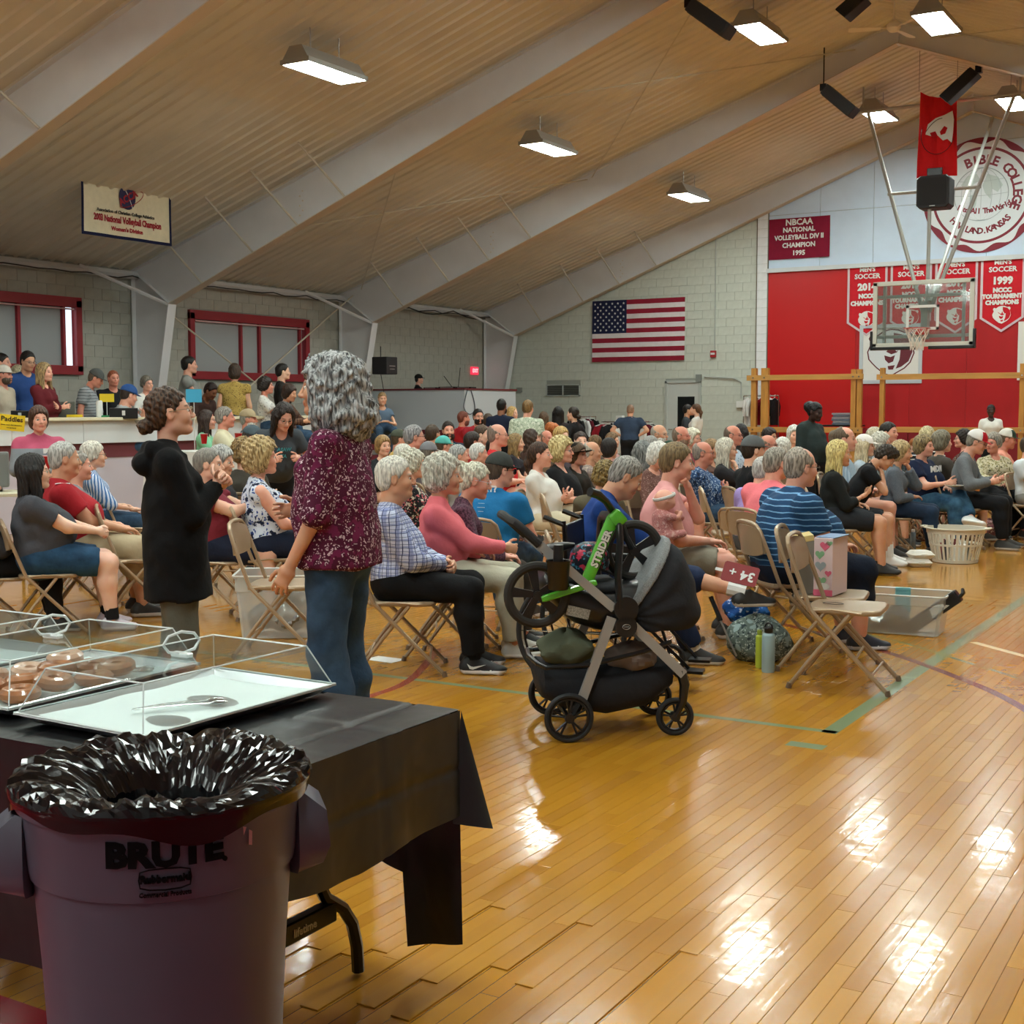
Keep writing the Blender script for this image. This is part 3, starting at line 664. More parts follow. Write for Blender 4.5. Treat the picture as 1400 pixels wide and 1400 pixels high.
    # --- shirt
    if shirt is not None:
        off = .014 if h < .02 else .018
        v = Vol(lo, np.minimum(hi, [9, 9, Nk[2]+.16]), h); torso(v, off)
        if hem:    # long hanging hem (standing): a skirted lower edge
            v.cap(P+T*.2, P-T*hem, .125+b*.03+off, .150+b*.03+off, .05, e=(0, 1, 0), w=1.3, cut=(-9, 1))
        if collar: v.cap(Nk-T*.03-F_*.008, Nk+T*.004-F_*.010, .074, .062, .006)
        if hood:
            v.cap(Nk-F_*.075+T*.005+[0, -.075, 0], Nk-F_*.075+T*.005+[0, .075, 0], .046, None, .015); v.cap(Nk-F_*.115-T*.06+[0, -.04, 0], Nk-F_*.115-T*.06+[0, .04, 0], .060, None, .02)
            for q in (-1, 1): v.cap(Nk-F_*.06+[0, q*.080, 0], Nk+F_*.07-T*.035+[0, q*.045, 0], .038, .022, .012)
        for i in (0, 1):
            o2 = off+(.010 if sl < 1 else .006)
            if sl > 0:
                upper(v, i, o2, f1=min(sl, 1) if sl < 1 else 1, kk=.025)
                if sl > 1: fore(v, i, o2, f1=min(sl-1, .97))
        v.noise(.0055 if s > 195 else .004, wr)
        if not collar and not hood: v.ell(Nk+F_*.035+T*.03, (.075, .062, .075), .01, op='s')
        if fem and not collar and not hood and sl < 1: v.ell(Nk+F_*.07+T*.01, (.07, .06, .07), .01, op='s')
        if seat: v.clip(lambda X, Y, Z: (P[2]-.115)-Z+0*X+0*Y)
        elif not hem: v.clip(lambda X, Y, Z: (P[2]-.08)-Z+0*X+0*Y)
        mobj('shirt', np_mesh('shirt', *v.nets()), [shirt], rt)
    if pants is not None and not noleg:
        v = Vol(lo, np.minimum(hi, [9, 9, P[2]+.25]), h); off = .012 if h < .02 else .016
        f = dict(long=1.93, short=.86, knee=1.04, capri=1.6, skirt=.9)[pl]
        v.cap(P+[0, -hw*.6, .0], P+[0, hw*.6, .0], .118+b*.03+off, None, .04)
        v.cap(P, P+T*.13, .10+off+b*.03, .10+off+b*.04, .04, e=(0, 1, 0), w=1.35, cut=(-9, 1))
        for i in (0, 1): leg(v, i, off+(.014 if pl in ('short', 'knee') else .004), pf2 if (i and pf2) else f, .03)
        if pl == 'skirt': v.cap(P+[.05, 0, .0], (Kn[0]+Kn[1])/2*.85+P*.15, .12, .10, .04, e=(0, 1, 0), w=1.6, cut=(-9, 1))
        v.noise(.005 if s > 195 else .0035, wr); mobj('trousers' if pl != 'skirt' else 'skirt', np_mesh('trousers', *v.nets()), [pants], rt)
    # --- shoes
    if shoes and not noleg:
        sc_, sh_ = (.92 if fem else 1.0), max(.007, min(h, .014))
        for i, q in enumerate((-1, 1)):
            fy = q*8
            M = TR(*[float(t) for t in An[i]]) @ RZ(math.radians(fy))
            if cross and i == 1: M = M @ RX(math.radians(-50 if cross == 'knee' else -80)) @ RY(math.radians(10))
            mobj('shoe', shoe_mesh('s', sh_), [mat('shoe_'+shoes[0].strip('#'), shoes[0], .6), mat('sole_'+shoes[1].strip('#'), shoes[1], .6)], rt, M=M @ Matrix.Scale(sc_, 4))
            if socks:
                m = MB(); m.tube([An[i]+(Kn[i]-An[i])*.0, An[i]+(Kn[i]-An[i])*socks[1]], .045+.005*b, 10); m.obj('sock', cloth('plain', socks[0]), rt, smooth=True)
    Mh = Matrix([list(Hn[i]*hscale)+[Hc[i]] for i in range(3)]+[[0, 0, 0, 1]])
    if hair and hair[0]: mobj('hair', hair_mesh(hair[0], max(hh, .0062)), [hairmat(hair[1], hair[2] if len(hair) > 2 else None)], rt, M=Mh)
    if beard: mobj('beard', hair_mesh('beard', max(hh, .006)), [hairmat(beard)], rt, M=Mh)
    if glasses == 'sun': mobj('glasses', sunglass_mesh(), [mat('dark_lens', '#101012', .1)], rt, M=Mh)
    elif glasses: mobj('glasses', glasses_mesh(), [mat('rim_'+glasses.strip('#'), glasses, .3, .3)], rt, M=Mh)
    if cap:
        c1, c2, c3 = (list(cap)+[cap[0], cap[0]])[:3] if isinstance(cap, (tuple, list)) else (cap, cap, cap)
        a_, b_ = cap_meshes(max(hh, .006)); cp = mobj('cap', a_, [cloth('plain', c1)], rt, M=Mh if not extra or extra != 'backwards' else Mh @ RZ(math.pi)); mobj('brim', b_, [cloth('plain', c2)], cp)
        if c3 != c1:
            m = MB(); m.sheet(lambda u, v_: (-.014+.1155*math.cos((u-.5)*1.9)*math.cos(v_*.95), .0945*math.sin((u-.5)*1.9)*math.cos(v_*.95), .045+.110*math.sin(v_*.95)+.0), 10, 6); m.obj('cap_front', cloth('plain', c3), cp, smooth=True)
    NP_[0] += 1
    info = dict(root=rt, Hc=Hc, Hn=Hn, Mh=Mh, Wr=Wr, El=El, P=P, T=T, Nk=Nk, F=F_, Sh=Shp, Kn=Kn, An=An, HM=HM, k=k, ph=ph, tl=tl)
    PEOPLE.append((label, rt, x, y, s)); return info
# ------------------------------------------------------------------ the hall
def st(o): o['kind'] = 'structure'; return o
X0, X1, Y0, Y1, EV, KS, RG = ROOM['x0'], ROOM['x1'], ROOM['y0'], ROOM['y1'], ROOM['eave'], ROOM['k'], ROOM['ridge']
def wood_floor(name, use_attr):
    m = mat(name, '#c08a3c', .2, 0, .4, coat=.28); N, L = nodes_of(m); b = N['Principled BSDF']; b.inputs['Coat Roughness'].default_value = .06
    if use_attr: a = N.new('ShaderNodeAttribute'); a.attribute_name = 'tone'; r = a.outputs['Fac']
    else: oi = N.new('ShaderNodeObjectInfo'); r = oi.outputs['Random']
    tc = N.new('ShaderNodeTexCoord'); gm = N.new('ShaderNodeNewGeometry'); mp = N.new('ShaderNodeMapping'); mp.inputs[3].default_value = (9, 1.1, 1); L.new(gm.outputs['Position'], mp.inputs[0])
    of = _math(N, L, 'MULTIPLY', r, 37.0); cb = N.new('ShaderNodeCombineXYZ'); L.new(of, cb.inputs[0]); L.new(of, cb.inputs[1]); L.new(cb.outputs[0], mp.inputs[1])
    nz = N.new('ShaderNodeTexNoise'); nz.inputs['Scale'].default_value = 3.0; nz.inputs['Detail'].default_value = 5; nz.inputs['Distortion'].default_value = .6; L.new(mp.outputs[0], nz.inputs[0])
    o = _mix(N, L, '#a8701a', '#bd8526', r); o = _mix(N, L, o, '#a06c2c', _math(N, L, 'MULTIPLY', _math(N, L, 'GREATER_THAN', _math(N, L, 'FRACT', _math(N, L, 'MULTIPLY', r, 7.3)), .9), .5))
    mr = N.new('ShaderNodeMapRange'); mr.inputs[1].default_value = .35; mr.inputs[2].default_value = .7; mr.inputs[3].default_value = .0; mr.inputs[4].default_value = .45; L.new(nz.outputs[0], mr.inputs[0])
    o = _mix(N, L, o, '#b07a1e', mr.outputs[0]); L.new(o, b.inputs['Base Color'])
    n2 = N.new('ShaderNodeTexNoise'); n2.inputs['Scale'].default_value = 5; n2.inputs['Detail'].default_value = 3; L.new(gm.outputs['Position'], n2.inputs[0])
    bu = N.new('ShaderNodeBump'); bu.inputs['Distance'].default_value = .0022; ad = _math(N, L, 'ADD', n2.outputs[0], _math(N, L, 'MULTIPLY', nz.outputs[0], .25)); L.new(ad, bu.inputs['Height'])
    L.new(bu.outputs[0], b.inputs['Normal']); L.new(bu.outputs[0], b.inputs['Coat Normal'])
    return m
FB = wood_floor('floor_wood_board', False); FS = wood_floor('floor_wood_joined', True)
# far floor: strips as material (same colours), near floor: boards as pieces
FM = mat('floor_wood_far', '#b8863c', .18, 0, .4, coat=.3); N, L = nodes_of(FM); b = N['Principled BSDF']; b.inputs['Coat Roughness'].default_value = .08
gm = N.new('ShaderNodeNewGeometry'); mp = N.new('ShaderNodeMapping'); mp.inputs[2].default_value = (0, 0, math.pi/2); L.new(gm.outputs['Position'], mp.inputs[0])
bk = N.new('ShaderNodeTexBrick'); bk.inputs['Scale'].default_value = 1; bk.inputs['Brick Width'].default_value = .7; bk.inputs['Row Height'].default_value = .057; bk.inputs['Mortar Size'].default_value = .0012
bk.inputs['Color1'].default_value = lin('#a8701a'); bk.inputs['Color2'].default_value = lin('#bd8526'); bk.inputs['Mortar'].default_value = lin('#5a3a14'); bk.offset = .37; L.new(mp.outputs[0], bk.inputs[0])
L.new(bk.outputs[0], b.inputs['Base Color'])
n2 = N.new('ShaderNodeTexNoise'); n2.inputs['Scale'].default_value = 5; L.new(gm.outputs['Position'], n2.inputs[0]); bu = N.new('ShaderNodeBump'); bu.inputs['Distance'].default_value = .0022; L.new(n2.outputs[0], bu.inputs['Height']); L.new(bu.outputs[0], b.inputs['Normal']); L.new(bu.outputs[0], b.inputs['Coat Normal'])
m = MB(); m.box((X0-.3, Y0-.3, -.25), (X1+.3, Y1+.3, -.004))
floor = st(m.obj('floor', [FM]))
BW = .0572; cand = []; r_ = random.Random(3); LEN = [.35, .5, .65, .8, .95, 1.2]
for i in range(-150, 20):
    x = i*BW; y = 1.2+r_.random()*.6
    while y < 10.4:
        l = r_.choice(LEN); c = (x+BW/2, y+l/2); d = np.array([c[0], c[1], -CH]); w = d@_fw
        if w > .3 and y > 2.15:
            px, py = 700+FPX*(d@_r)/w, 700-FPX*(d@_u)/w
            mrg = 1500/w*.35
            if -mrg < px < 1400+mrg and py < 1400+mrg*1.3 and w < 10.2: cand.append((w, x, y, l, (0 < px < 1400 and py < 1420 and not (x < -1.85 and y < 2.8))))
        y += l
vis = sorted([c for c in cand if c[4]])[:298]; vs = set(vis); meshes = {}
def board_mb(l, mb=None, x=0, y=0):
    g = .0004; mb = mb or MB(); c = .0008
    lo = [(x+g, y+g), (x+BW-g, y+g), (x+BW-g, y+l-g), (x+g, y+l-g)]; hi = [(x+g+c, y+g+c), (x+BW-g-c, y+g+c), (x+BW-g-c, y+l-g-c), (x+g+c, y+l-g-c)]
    v = [(p[0], p[1], -.0039) for p in lo]+[(p[0], p[1], -.0012) for p in lo]+[(p[0], p[1], 0) for p in hi]
    f = [(0, 1, 5, 4), (1, 2, 6, 5), (2, 3, 7, 6), (3, 0, 4, 7), (4, 5, 9, 8), (5, 6, 10, 9), (6, 7, 11, 10), (7, 4, 8, 11), (8, 9, 10, 11)]
    mb.add(v, f); return mb
for c in vis:
    w, x, y, l, _ = c
    if l not in meshes: meshes[l] = board_mb(l).mesh('floor_board')
    mobj('floor_board', meshes[l], [FB], floor, loc=(x, y, 0))
mb = MB(); tones = []
for c in cand:
    if c in vs: continue
    n0 = mb.n; board_mb(c[3], mb, c[1], c[2]); tones += [r_.random()]*(mb.n-n0)
me = mb.mesh('joined_floor_boards'); at_ = me.attributes.new('tone', 'FLOAT', 'POINT'); at_.data.foreach_set('value', tones)
tag(mobj('joined_floor_boards', me, [FS], floor), kind='stuff')
# painted court markings (2/3 mm of paint on the boards)
def paint(col): return mat('court_paint_'+col.strip('#'), col, .2, 0, .5, coat=.3)
def line(pts, w, col, z=.0006):
    m = MB(); P = [Vector((p[0], p[1], 0)) for p in pts]; L_ = []; R_ = []
    for i, p in enumerate(P):
        t = (P[min(i+1, len(P)-1)]-P[max(i-1, 0)]).normalized(); n = Vector((-t.y, t.x, 0))*w/2; L_.append(p+n); R_.append(p-n)
    v = [(q.x, q.y, z) for q in L_]+[(q.x, q.y, z) for q in R_]+[(q.x, q.y, -.003) for q in L_]+[(q.x, q.y, -.003) for q in R_]; k = len(P)
    f = []
    for i in range(k-1): f += [(i, k+i, k+i+1, i+1), (2*k+i, i, i+1, 2*k+i+1), (k+i, 3*k+i, 3*k+i+1, k+i+1)]
    m.add(v, f); m.obj('painted_line', [paint(col)], floor)
line([(-1.83, 5.93), (-1.83, 16), (-1.83, 24)], .075, '#7f8f6c'); line([(-9, 5.96), (-1.80, 5.96)], .05, '#86936a')
line([(-1.93, 5.66), (-1.76, 5.66)], .085, '#7f8f6c')
def catmull(P, n=8):
    out = []
    P = [P[0]]+list(P)+[P[-1]]
    for i in range(1, len(P)-2):
        for j in range(n):
            t = j/n; a, b_, c, d = [np.array(q, float) for q in P[i-1:i+3]]
            out.append(tuple(.5*((2*b_)+(-a+c)*t+(2*a-5*b_+4*c-d)*t*t+(-a+3*b_-3*c+d)*t**3)))
    out.append(tuple(P[-2])); return out
line(catmull([(-3.1, 8.85), (-2.38, 8.33), (-1.68, 7.64), (-1.14, 6.92), (-.5, 5.6)]), .055, '#7a2f26', .0008)
line(catmull([(-4.05, 4.6), (-4.13, 5.37), (-4.2, 5.93), (-4.6, 6.8)]), .05, '#9c3a22', .0008)
line(catmull([(-2.5, 8.75), (-2.12, 8.48), (-1.66, 8.04), (-1.26, 7.65), (-.6, 6.9)]), .035, '#8b8850', .0007)
line([(-1.76, 8.75), (-1.39, 8.41), (-.6, 7.6)], .05, '#e9d9b4', .0009)
m = MB(); m.box((X0, Y0, -.003), (X1, 2.15, .0008)); m.obj('painted_border', [mat('floor_border_red', '#8f1420', .2, 0, .5, coat=.3)], floor)
# ------------------------------------------------------------------ masonry walls
PG = lambda n, c: mat(n, c, .55, 0, .4, grain=(9, .05, .0012, (1, 1, 1)))
WALLG = PG('wall_grey_paint', '#bcc1b7'); WALLL = PG('wall_left_paint', '#a4a49a'); WALLW = PG('wall_white_paint', '#d6d8da'); JNT = mat('wall_joint', '#92968e', .8)
BL, BH, BT = .4064, .2032, .0025
def blocks(parent, cells, mk, keyf, m_, name='concrete_block'):
    """cells: list of (u0,u1,z0,z1); mk(u,z,t)->point; the 300 largest on screen become parts, the rest one joined part"""
    sc = []
    for c in cells:
        p = mk((c[0]+c[1])/2, (c[2]+c[3])/2, 0); d = np.array(p)-CAMP; w = d@_fw; px, py = (700+FPX*(d@_r)/w, 700-FPX*(d@_u)/w) if w > .5 else (-999, 0)
        sc.append((0 if (0 < px < 1400 and 0 < py < 600) else 1, w, c))
    sc.sort(key=lambda q: (q[0], q[1])); cache = {}; rest = MB(); n = 0
    def geo(mb, u0, u1, z0, z1, o=(0, 0)):
        g = .0022; cc = .002; pts = []
        for (q, t) in ((g, -.008), (g, BT-.002), (g+cc, BT)):
            pts += [mk(u0+q-o[0], z0+q-o[1], t), mk(u1-q-o[0], z0+q-o[1], t), mk(u1-q-o[0], z1-q-o[1], t), mk(u0+q-o[0], z1-q-o[1], t)]
        f = []
        for k in (0, 4):
            for i in range(4): j = (i+1) % 4; f.append((k+i, k+j, k+4+j, k+4+i))
        f.append((8, 9, 10, 11)); mb.add(pts, f)
    o0 = Vector(mk(0, 0, 0))
    for inv, w, c in sc:
        if not inv and n < 298:
            key = (round(c[1]-c[0], 3), round(c[3]-c[2], 3))
            if key not in cache:
                mb = MB(); geo(mb, 0, c[1]-c[0], 0, c[3]-c[2]); mb.v = [tuple(Vector(p)-o0) for p in mb.v]; cache[key] = mb.mesh(name)
            mobj(name, cache[key], [m_], parent, loc=mk(c[0], c[2], 0)); n += 1
        else: geo(rest, *c)
    if rest.f: tag(rest.obj('joined_'+name+'s', [m_], parent), kind='stuff')
def wallcells(u0, u1, z1f, holes, z0=0.0):
    out = []; r = 0; z = z0
    while z < 9:
        u = u0-(BL/2 if r % 2 else 0)
        while u < u1:
            a, b_, c, d = max(u, u0), min(u+BL, u1), z, z+BH; u += BL
            if b_-a < .05 or (c+d)/2 > z1f((a+b_)/2): continue
            if any(a < h[1]-.02 and b_ > h[0]+.02 and c < h[3]-.02 and d > h[2]+.02 for h in holes):
                for h in holes:
                    if a < h[1]-.02 and b_ > h[0]+.02 and c < h[3]-.02 and d > h[2]+.02:
                        if a < h[0]-.05: out.append((a, h[0], c, d))
                        if b_ > h[1]+.05: out.append((h[1], b_, c, d))
                continue
            out.append((a, b_, c, d))
        z += BH; r += 1
    return out
def gable(y, name, mt, t=.3, sgn=1):
    m = MB(); pts = [(X0-.3, -.2), (X1+.3, -.2), (X1+.3, EV+.1), (RG, roof_z(RG)+.2), (X0-.3, EV+.1)]
    v = [(p[0], y, p[1]) for p in pts]+[(p[0], y+t*sgn, p[1]) for p in pts]; f = [(0, 1, 2, 3, 4), (9, 8, 7, 6, 5)]+[(i, (i+5), (i+1) % 5+5, (i+1) % 5) for i in range(5)]
    m.add(v, f); return st(m.obj(name, [mt]))
wb = gable(Y1+.006, 'wall_back', JNT); gable(Y0, 'wall_front', WALLW, sgn=-1)
DOORB = (-13.44, -12.50, 0, 2.13); VENT = (-16.78, -15.80, 1.83, 2.13)
cells = wallcells(X0, -11.12, lambda x: roof_z(x)-.02, [DOORB, VENT])
blocks(wb, cells, lambda u, z, t: (u, Y1-t, z), None, WALLG)
# pilaster of white block beside the stage opening
m = MB(); m.box((-11.10, Y1-.05, 0), (-10.84, Y1+.01, 6.9)); pil = m.obj('pilaster', [JNT], wb)
blocks(pil, [(-11.10, -10.85, k*BH, (k+1)*BH) for k in range(33)], lambda u, z, t: (u, Y1-.052-t, z), None, WALLW)
for o in list(pil.children):
    pass
# white upper panels over the stage opening
m_panel = mat('wall_panel_white', '#c2d3e6', .6, 0, .3, grain=(3, .03, .001, (1, 1, 1)))
for i in range(14):
    xa = -10.83+i*1.22; xb = xa+1.21
    for (za, zb) in ((4.76, 5.97), (5.98, 7.19), (7.20, 8.4)):
        ta, tb = min(zb, roof_z(xa)-.02), min(zb, roof_z(xb)-.02)
        if max(ta, tb) <= za+.02: continue
        poly = [(xa, za), (xb, za)]+([(xb, tb)] if tb > za+.02 else [])+([(RG, min(zb, roof_z(RG)-.02))] if xa < RG < xb else [])+([(xa, ta)] if ta > za+.02 else [])
        if len(poly) < 3: continue
        m = MB(); m.prism(poly, .02, M=Matrix(((1, 0, 0, 0), (0, 0, -1, Y1), (0, 1, 0, 0), (0, 0, 0, 1)))); m.obj('wall_panel', [m_panel], wb)
m = MB(); m.box((-10.86, Y1-.10, 4.66), (X1, Y1, 4.755)); st(m.obj('trim_1', [mat('trim_white', '#c4c9cc', .5)]))
RED = mat('stage_red_paint', '#a50f16', .5, 0, .4, grain=(2.5, .08, .0, (1, 1, .4))); REDD = mat('stage_red_pad', '#7e0f1c', .55, 0, .4)
m = MB(); m.box((-10.83, Y1-.02, 0), (-8.75, Y1+.0, 4.66)); m.obj('red_wall_panel', [mat('stage_red_bright', '#b80a0c', .45, 0, .4)], wb)
x = -8.74
while x < X1: 
    m = MB(); m.box((x, Y1-.03, 1.06), (min(x+1.215, X1), Y1, 4.66)); m.obj('red_wall_panel', [RED], wb); 
    m = MB(); m.box((x, Y1-.06, 0), (min(x+.60, X1), Y1, 1.05), bev=.012); m.obj('wall_pad', [REDD], wb)
    m = MB(); m.box((x+.61, Y1-.06, 0), (min(x+1.21, X1), Y1, 1.05), bev=.012); m.obj('wall_pad', [REDD], wb); x += 1.22
# door in the back wall
D = st(bpy.data.objects.new('door_1', None)); COL.objects.link(D)
dg = mat('door_grey', '#b9bebb', .45); fr = mat('door_frame_grey', '#aab0ac', .45)
m = MB(); a, b_, _, h = DOORB; m.box((a, Y1-.05, 0), (a+.06, Y1+.02, h+.05)); m.box((b_-.06, Y1-.05, 0), (b_, Y1+.02, h+.05)); m.box((a, Y1-.05, h), (b_, Y1+.02, h+.06)); m.obj('door_frame', [fr], D)
m = MB(); y = Y1-.02; a += .06; b_ -= .06; wx0, wx1 = a+.27, b_-.10
m.box((a, y, .01), (wx0, y+.04, h)); m.box((wx1, y, .01), (b_, y+.04, h)); m.box((wx0, y, .01), (wx1, y+.04, .86)); m.box((wx0, y, 1.80), (wx1, y+.04, h)); m.obj('door_leaf', [dg], D)
m = MB(); m.box((wx0, y+.01, .86), (wx1, y+.02, 1.80)); m.obj('door_glass', [mat('dark_glass', '#0c0f10', .08)], D)
m = MB(); m.cyl((a+.06, y-.05, 1.0), (a+.06, y, 1.0), .012); m.tube([(a+.06, y-.05, 1.0), (a+.16, y-.055, 1.0)], .01); m.obj('door_handle', [mat('steel', '#b8bab8', .25, 1)], D, smooth=True)
# ------------------------------------------------------------------ left wall with windows
WIN = [(12.45, 16.22, 2.14, 3.43), (18.98, 22.45, 2.12, 3.40)]
m = MB(); zz = EV+.12; ys = [Y0-.3]+[w[i] for w in WIN for i in (0, 1)]+[Y1+.3]
def wbox(y0, y1, z0, z1): m.box((X0-.3, y0, z0), (X0-.006, y1, z1))
wbox(Y0-.3, WIN[0][0], -.2, zz); wbox(WIN[0][1], WIN[1][0], -.2, zz); wbox(WIN[1][1], Y1+.3, -.2, zz)
for w in WIN: wbox(w[0], w[1], -.2, w[2]); wbox(w[0], w[1], w[3], zz)
wl = st(m.obj('wall_left', [JNT]))
cells = wallcells(4, Y1-.02, lambda y: EV-.05, [w for w in WIN])
blocks(wl, cells, lambda u, z, t: (X0+t, u, z), None, WALLL)
m = MB(); m.box((X1, Y0-.3, -.2), (X1+.3, Y1+.3, EV+.12)); st(m.obj('wall_right', [WALLW]))
wred = mat('window_frame_red', '#8d1a26', .4, 0, .5)
pane = mat('window_blind_pane', '#9aa0a2', .35, 0, .4)
for k, w in enumerate(WIN):
    o = st(bpy.data.objects.new('window_%d' % (k+1), None)); COL.objects.link(o); y0, y1, z0, z1 = w; x = X0
    m = MB(); F_ = .15
    m.box((x-.06, y0-.06, z1-F_), (x+.07, y1+.06, z1+.03), bev=.008); m.box((x-.06, y0-.06, z0-.03), (x+.07, y1+.06, z0+F_-.02), bev=.008)
    m.box((x-.06, y0-.06, z0+.02), (x+.07, y0+F_-.08, z1-.02), bev=.008); m.box((x-.06, y1-F_+.08, z0+.02), (x+.07, y1+.06, z1-.02), bev=.008); m.obj('window_frame', [wred], o)
    mul = [y0+.02+(y1-y0)*t for t in ((.30, .66, .91) if k == 0 else (.40, .56, .93))]
    e = [y0+.08]+mul+[y1-.08]
    for j, yy in enumerate(mul):
        m = MB(); m.box((x-.05, yy-.03, z0+.12), (x+.045, yy+.03, z1-.14), bev=.006); m.obj('mullion', [wred], o)
    for j in range(len(e)-1):
        m = MB(); m.box((x-.03, e[j]+.025, z0+.12), (x-.02, e[j+1]-.025, z1-.14)); m.obj('pane', [pane if not (k == 0 and j == len(e)-2) else mat('daylit_pane', '#dfeaf2', .4, emit=('#dcebf7', 1.1))], o)
    m = MB(); m.box((x-.02, y0+.1, z1-.19), (x+.05, y1-.1, z1-.165)); m.obj('blind_rail', [mat('rail_pink', '#c9a5a5', .4)], o)
# ------------------------------------------------------------------ ceiling: ribbed sheets
CT = mat('ceiling_sheet_tan', '#cfc8b8', .42, 0, .45, grain=(1.2, .06, .0, (1, 1, 1)))
ceil = st(bpy.data.objects.new('ceiling', None)); COL.objects.link(ceil)
def sheet_mesh(side):
    m = MB(); w = 6.1/6; pr_ = []; n = 4; p = w/n
    for i in range(n):
        y = i*p; pr_ += [(y, 0), (y+p*.60, 0), (y+p*.70, -.03), (y+p*.86, -.03), (y+p*.96, 0)]
    pr_.append((w, 0))
    xa, xb = (X0-.1, RG) if side < 0 else (X1+.1, RG)
    v = []
    for xx in (xa, xb):
        zz = EV+KS*((xx-X0) if side < 0 else (2*RG-xx-X0)); v += [(xx, y, zz+d) for y, d in pr_]
    k = len(pr_); m.add(v, [(i, i+1, k+i+1, k+i) for i in range(k-1)]); return m.mesh('ceiling_sheet')
SM = {s_: sheet_mesh(s_) for s_ in (-1, 1)}
y = -.75-6.1*2
while y < Y1:
    for s_ in (-1, 1): mobj('ceiling_sheet', SM[s_], [CT], ceil, loc=(0, y, 0))
    y += 6.1/6
m = MB(); m.add([(X0-.3, Y0-.4, EV+.05), (RG, Y0-.4, roof_z(RG)+.15), (RG, Y1+.4, roof_z(RG)+.15), (X0-.3, Y1+.4, EV+.05)], [(0, 1, 2, 3)]); m.add([(X1+.3, Y0-.4, EV+.05), (RG, Y0-.4, roof_z(RG)+.15), (RG, Y1+.4, roof_z(RG)+.15), (X1+.3, Y1+.4, EV+.05)], [(3, 2, 1, 0)]); m.obj('roof_deck', [CT], ceil)
# ------------------------------------------------------------------ rigid frames
WEB = mat('frame_paint_grey', '#d2d3d5', .4, 0, .45, grain=(2.2, .04, .0, (1, 1, 1))); FLG = mat('frame_flange_bounce', '#c9bba8', .45)  # lower flanges: warm floor bounce painted into the grey frame colour
def mir(x): return 2*RG-x
frames = []
def frame(Y, label):
    t = thing('steel_frame', label, 'frame', (0, Y, 0), 0, 'rigid steel frames under the roof')
    for side in (-1, 1):
        X = (lambda x: x) if side < 0 else mir
        kx, kz = -17.61, 3.40; ex = X0+.05; pz = 7.82
        def plate(name, poly, th, mt):
            m = MB(); P = [(X(p[0]), p[1]) for p in poly]; P = P if side < 0 else P[::-1]
            m.prism(P, th, M=Matrix(((1, 0, 0, 0), (0, 0, -1, th/2), (0, 1, 0, 0), (0, 0, 0, 1)))); return m.obj(name, [mt], t)
        plate('rafter_web', [(ex, EV-.02), (kx, kz), (RG, pz), (RG, roof_z(RG)-.03), (ex+.3, roof_z(ex+.3)-.03)], .012, WEB)
        plate('column_web', [(ex, 0), (-18.28, 0), (kx, kz), (ex, EV-.02)], .012, WEB)
        def strip(name, a, b_, w, th, mt, n=0):
            m = MB(); d = Vector((X(b_[0])-X(a[0]), 0, b_[1]-a[1])); nn = Vector((-d.z, 0, d.x)).normalized()*th/2; A = Vector((X(a[0]), 0, a[1])); B = Vector((X(b_[0]), 0, b_[1])); h = Vector((0, w/2, 0))
            m.add([A-h-nn, A+h-nn, A+h+nn, A-h+nn, B-h-nn, B+h-nn, B+h+nn, B-h+nn], [(0, 1, 2, 3), (7, 6, 5, 4), (0, 4, 5, 1), (1, 5, 6, 2), (2, 6, 7, 3), (3, 7, 4, 0)]); return m.obj(name, [mt], t)
        strip('lower_flange', (kx, kz), (RG, pz), .20, .014, FLG); strip('upper_flange', (ex, EV-.03), (RG, roof_z(RG)-.04), .20, .012, WEB)
        strip('column_inner_flange', (-18.28, 0), (kx, kz), .20, .014, WEB); strip('column_outer_flange', (ex, 0), (ex, EV-.02), .20, .012, WEB); strip('knee_stiffener', (ex+.03, EV-.05), (kx, kz), .18, .012, WEB)
        m = MB()
        for u in (.0,):
            for i in range(5):
                for j in range(2):
                    f_ = .20+i*.012; xx = kx+(RG-kx)*f_; z_ = kz+(pz-kz)*f_; xx = X(xx); m.cyl((xx, -.05+.1*j, z_-.014), (xx, -.05+.1*j, z_+.0), .012, n=6)
            for i in range(6): xx = -14.6+(.06 if i % 2 else 0); m.cyl((X(xx), -.02, 4.75+i*.08), (X(xx), .02, 4.75+i*.08), .014, n=6)
        tag(m.obj('bolts', [FLG], t), kind='stuff')
        for i, xx in enumerate((-16.85, -15.65, -14.65, -13.65)):
            zb = kz+(pz-kz)*(xx-kx)/(RG-kx); m = MB(); m.tube([(X(xx-.05), -1.12, roof_z(xx)-.05), (X(xx+.03), -.05, zb+.03)], .018, 6); m.obj('flange_brace', [mat('brace_paint', '#b9b3a8', .5)], t)
        m = MB(); m.tube([(X(X0+.12), -1.35, EV-.05), (X(kx-.03), -.03, kz-.02)], .032, 6); m.obj('eave_brace', [WEB], t)
    m = MB(); m.box((RG-.02, -.09, 7.80), (RG+.02, .09, roof_z(RG)-.03)); m.obj('ridge_plate', [WEB], t)
    return t
frame(-.75, 'grey steel frame crossing behind the camera, out of view overhead')
frame(5.35, 'grey steel frame just ahead of the camera, above the top of the picture')
frame(11.45, 'nearest grey steel frame in view, its rafter crossing the top left corner')
frame(17.55, 'grey steel frame whose knee stands left of the right red window')
frame(23.65, 'grey steel frame ending beside the white booth, with speakers and fan at its peak')
frame(29.74, 'farthest grey steel frame standing against the back wall beside the flag')
RODM = mat('rod_steel', '#c2bba9', .4, .2)
rods = thing('brace_rods', 'thin steel cross rods under the ribbed ceiling and along the left wall', 'rods')
def rod(a, b_, r=.012):
    m = MB(); m.tube([a, b_], r, 6); m.obj('rod', [RODM], rods)
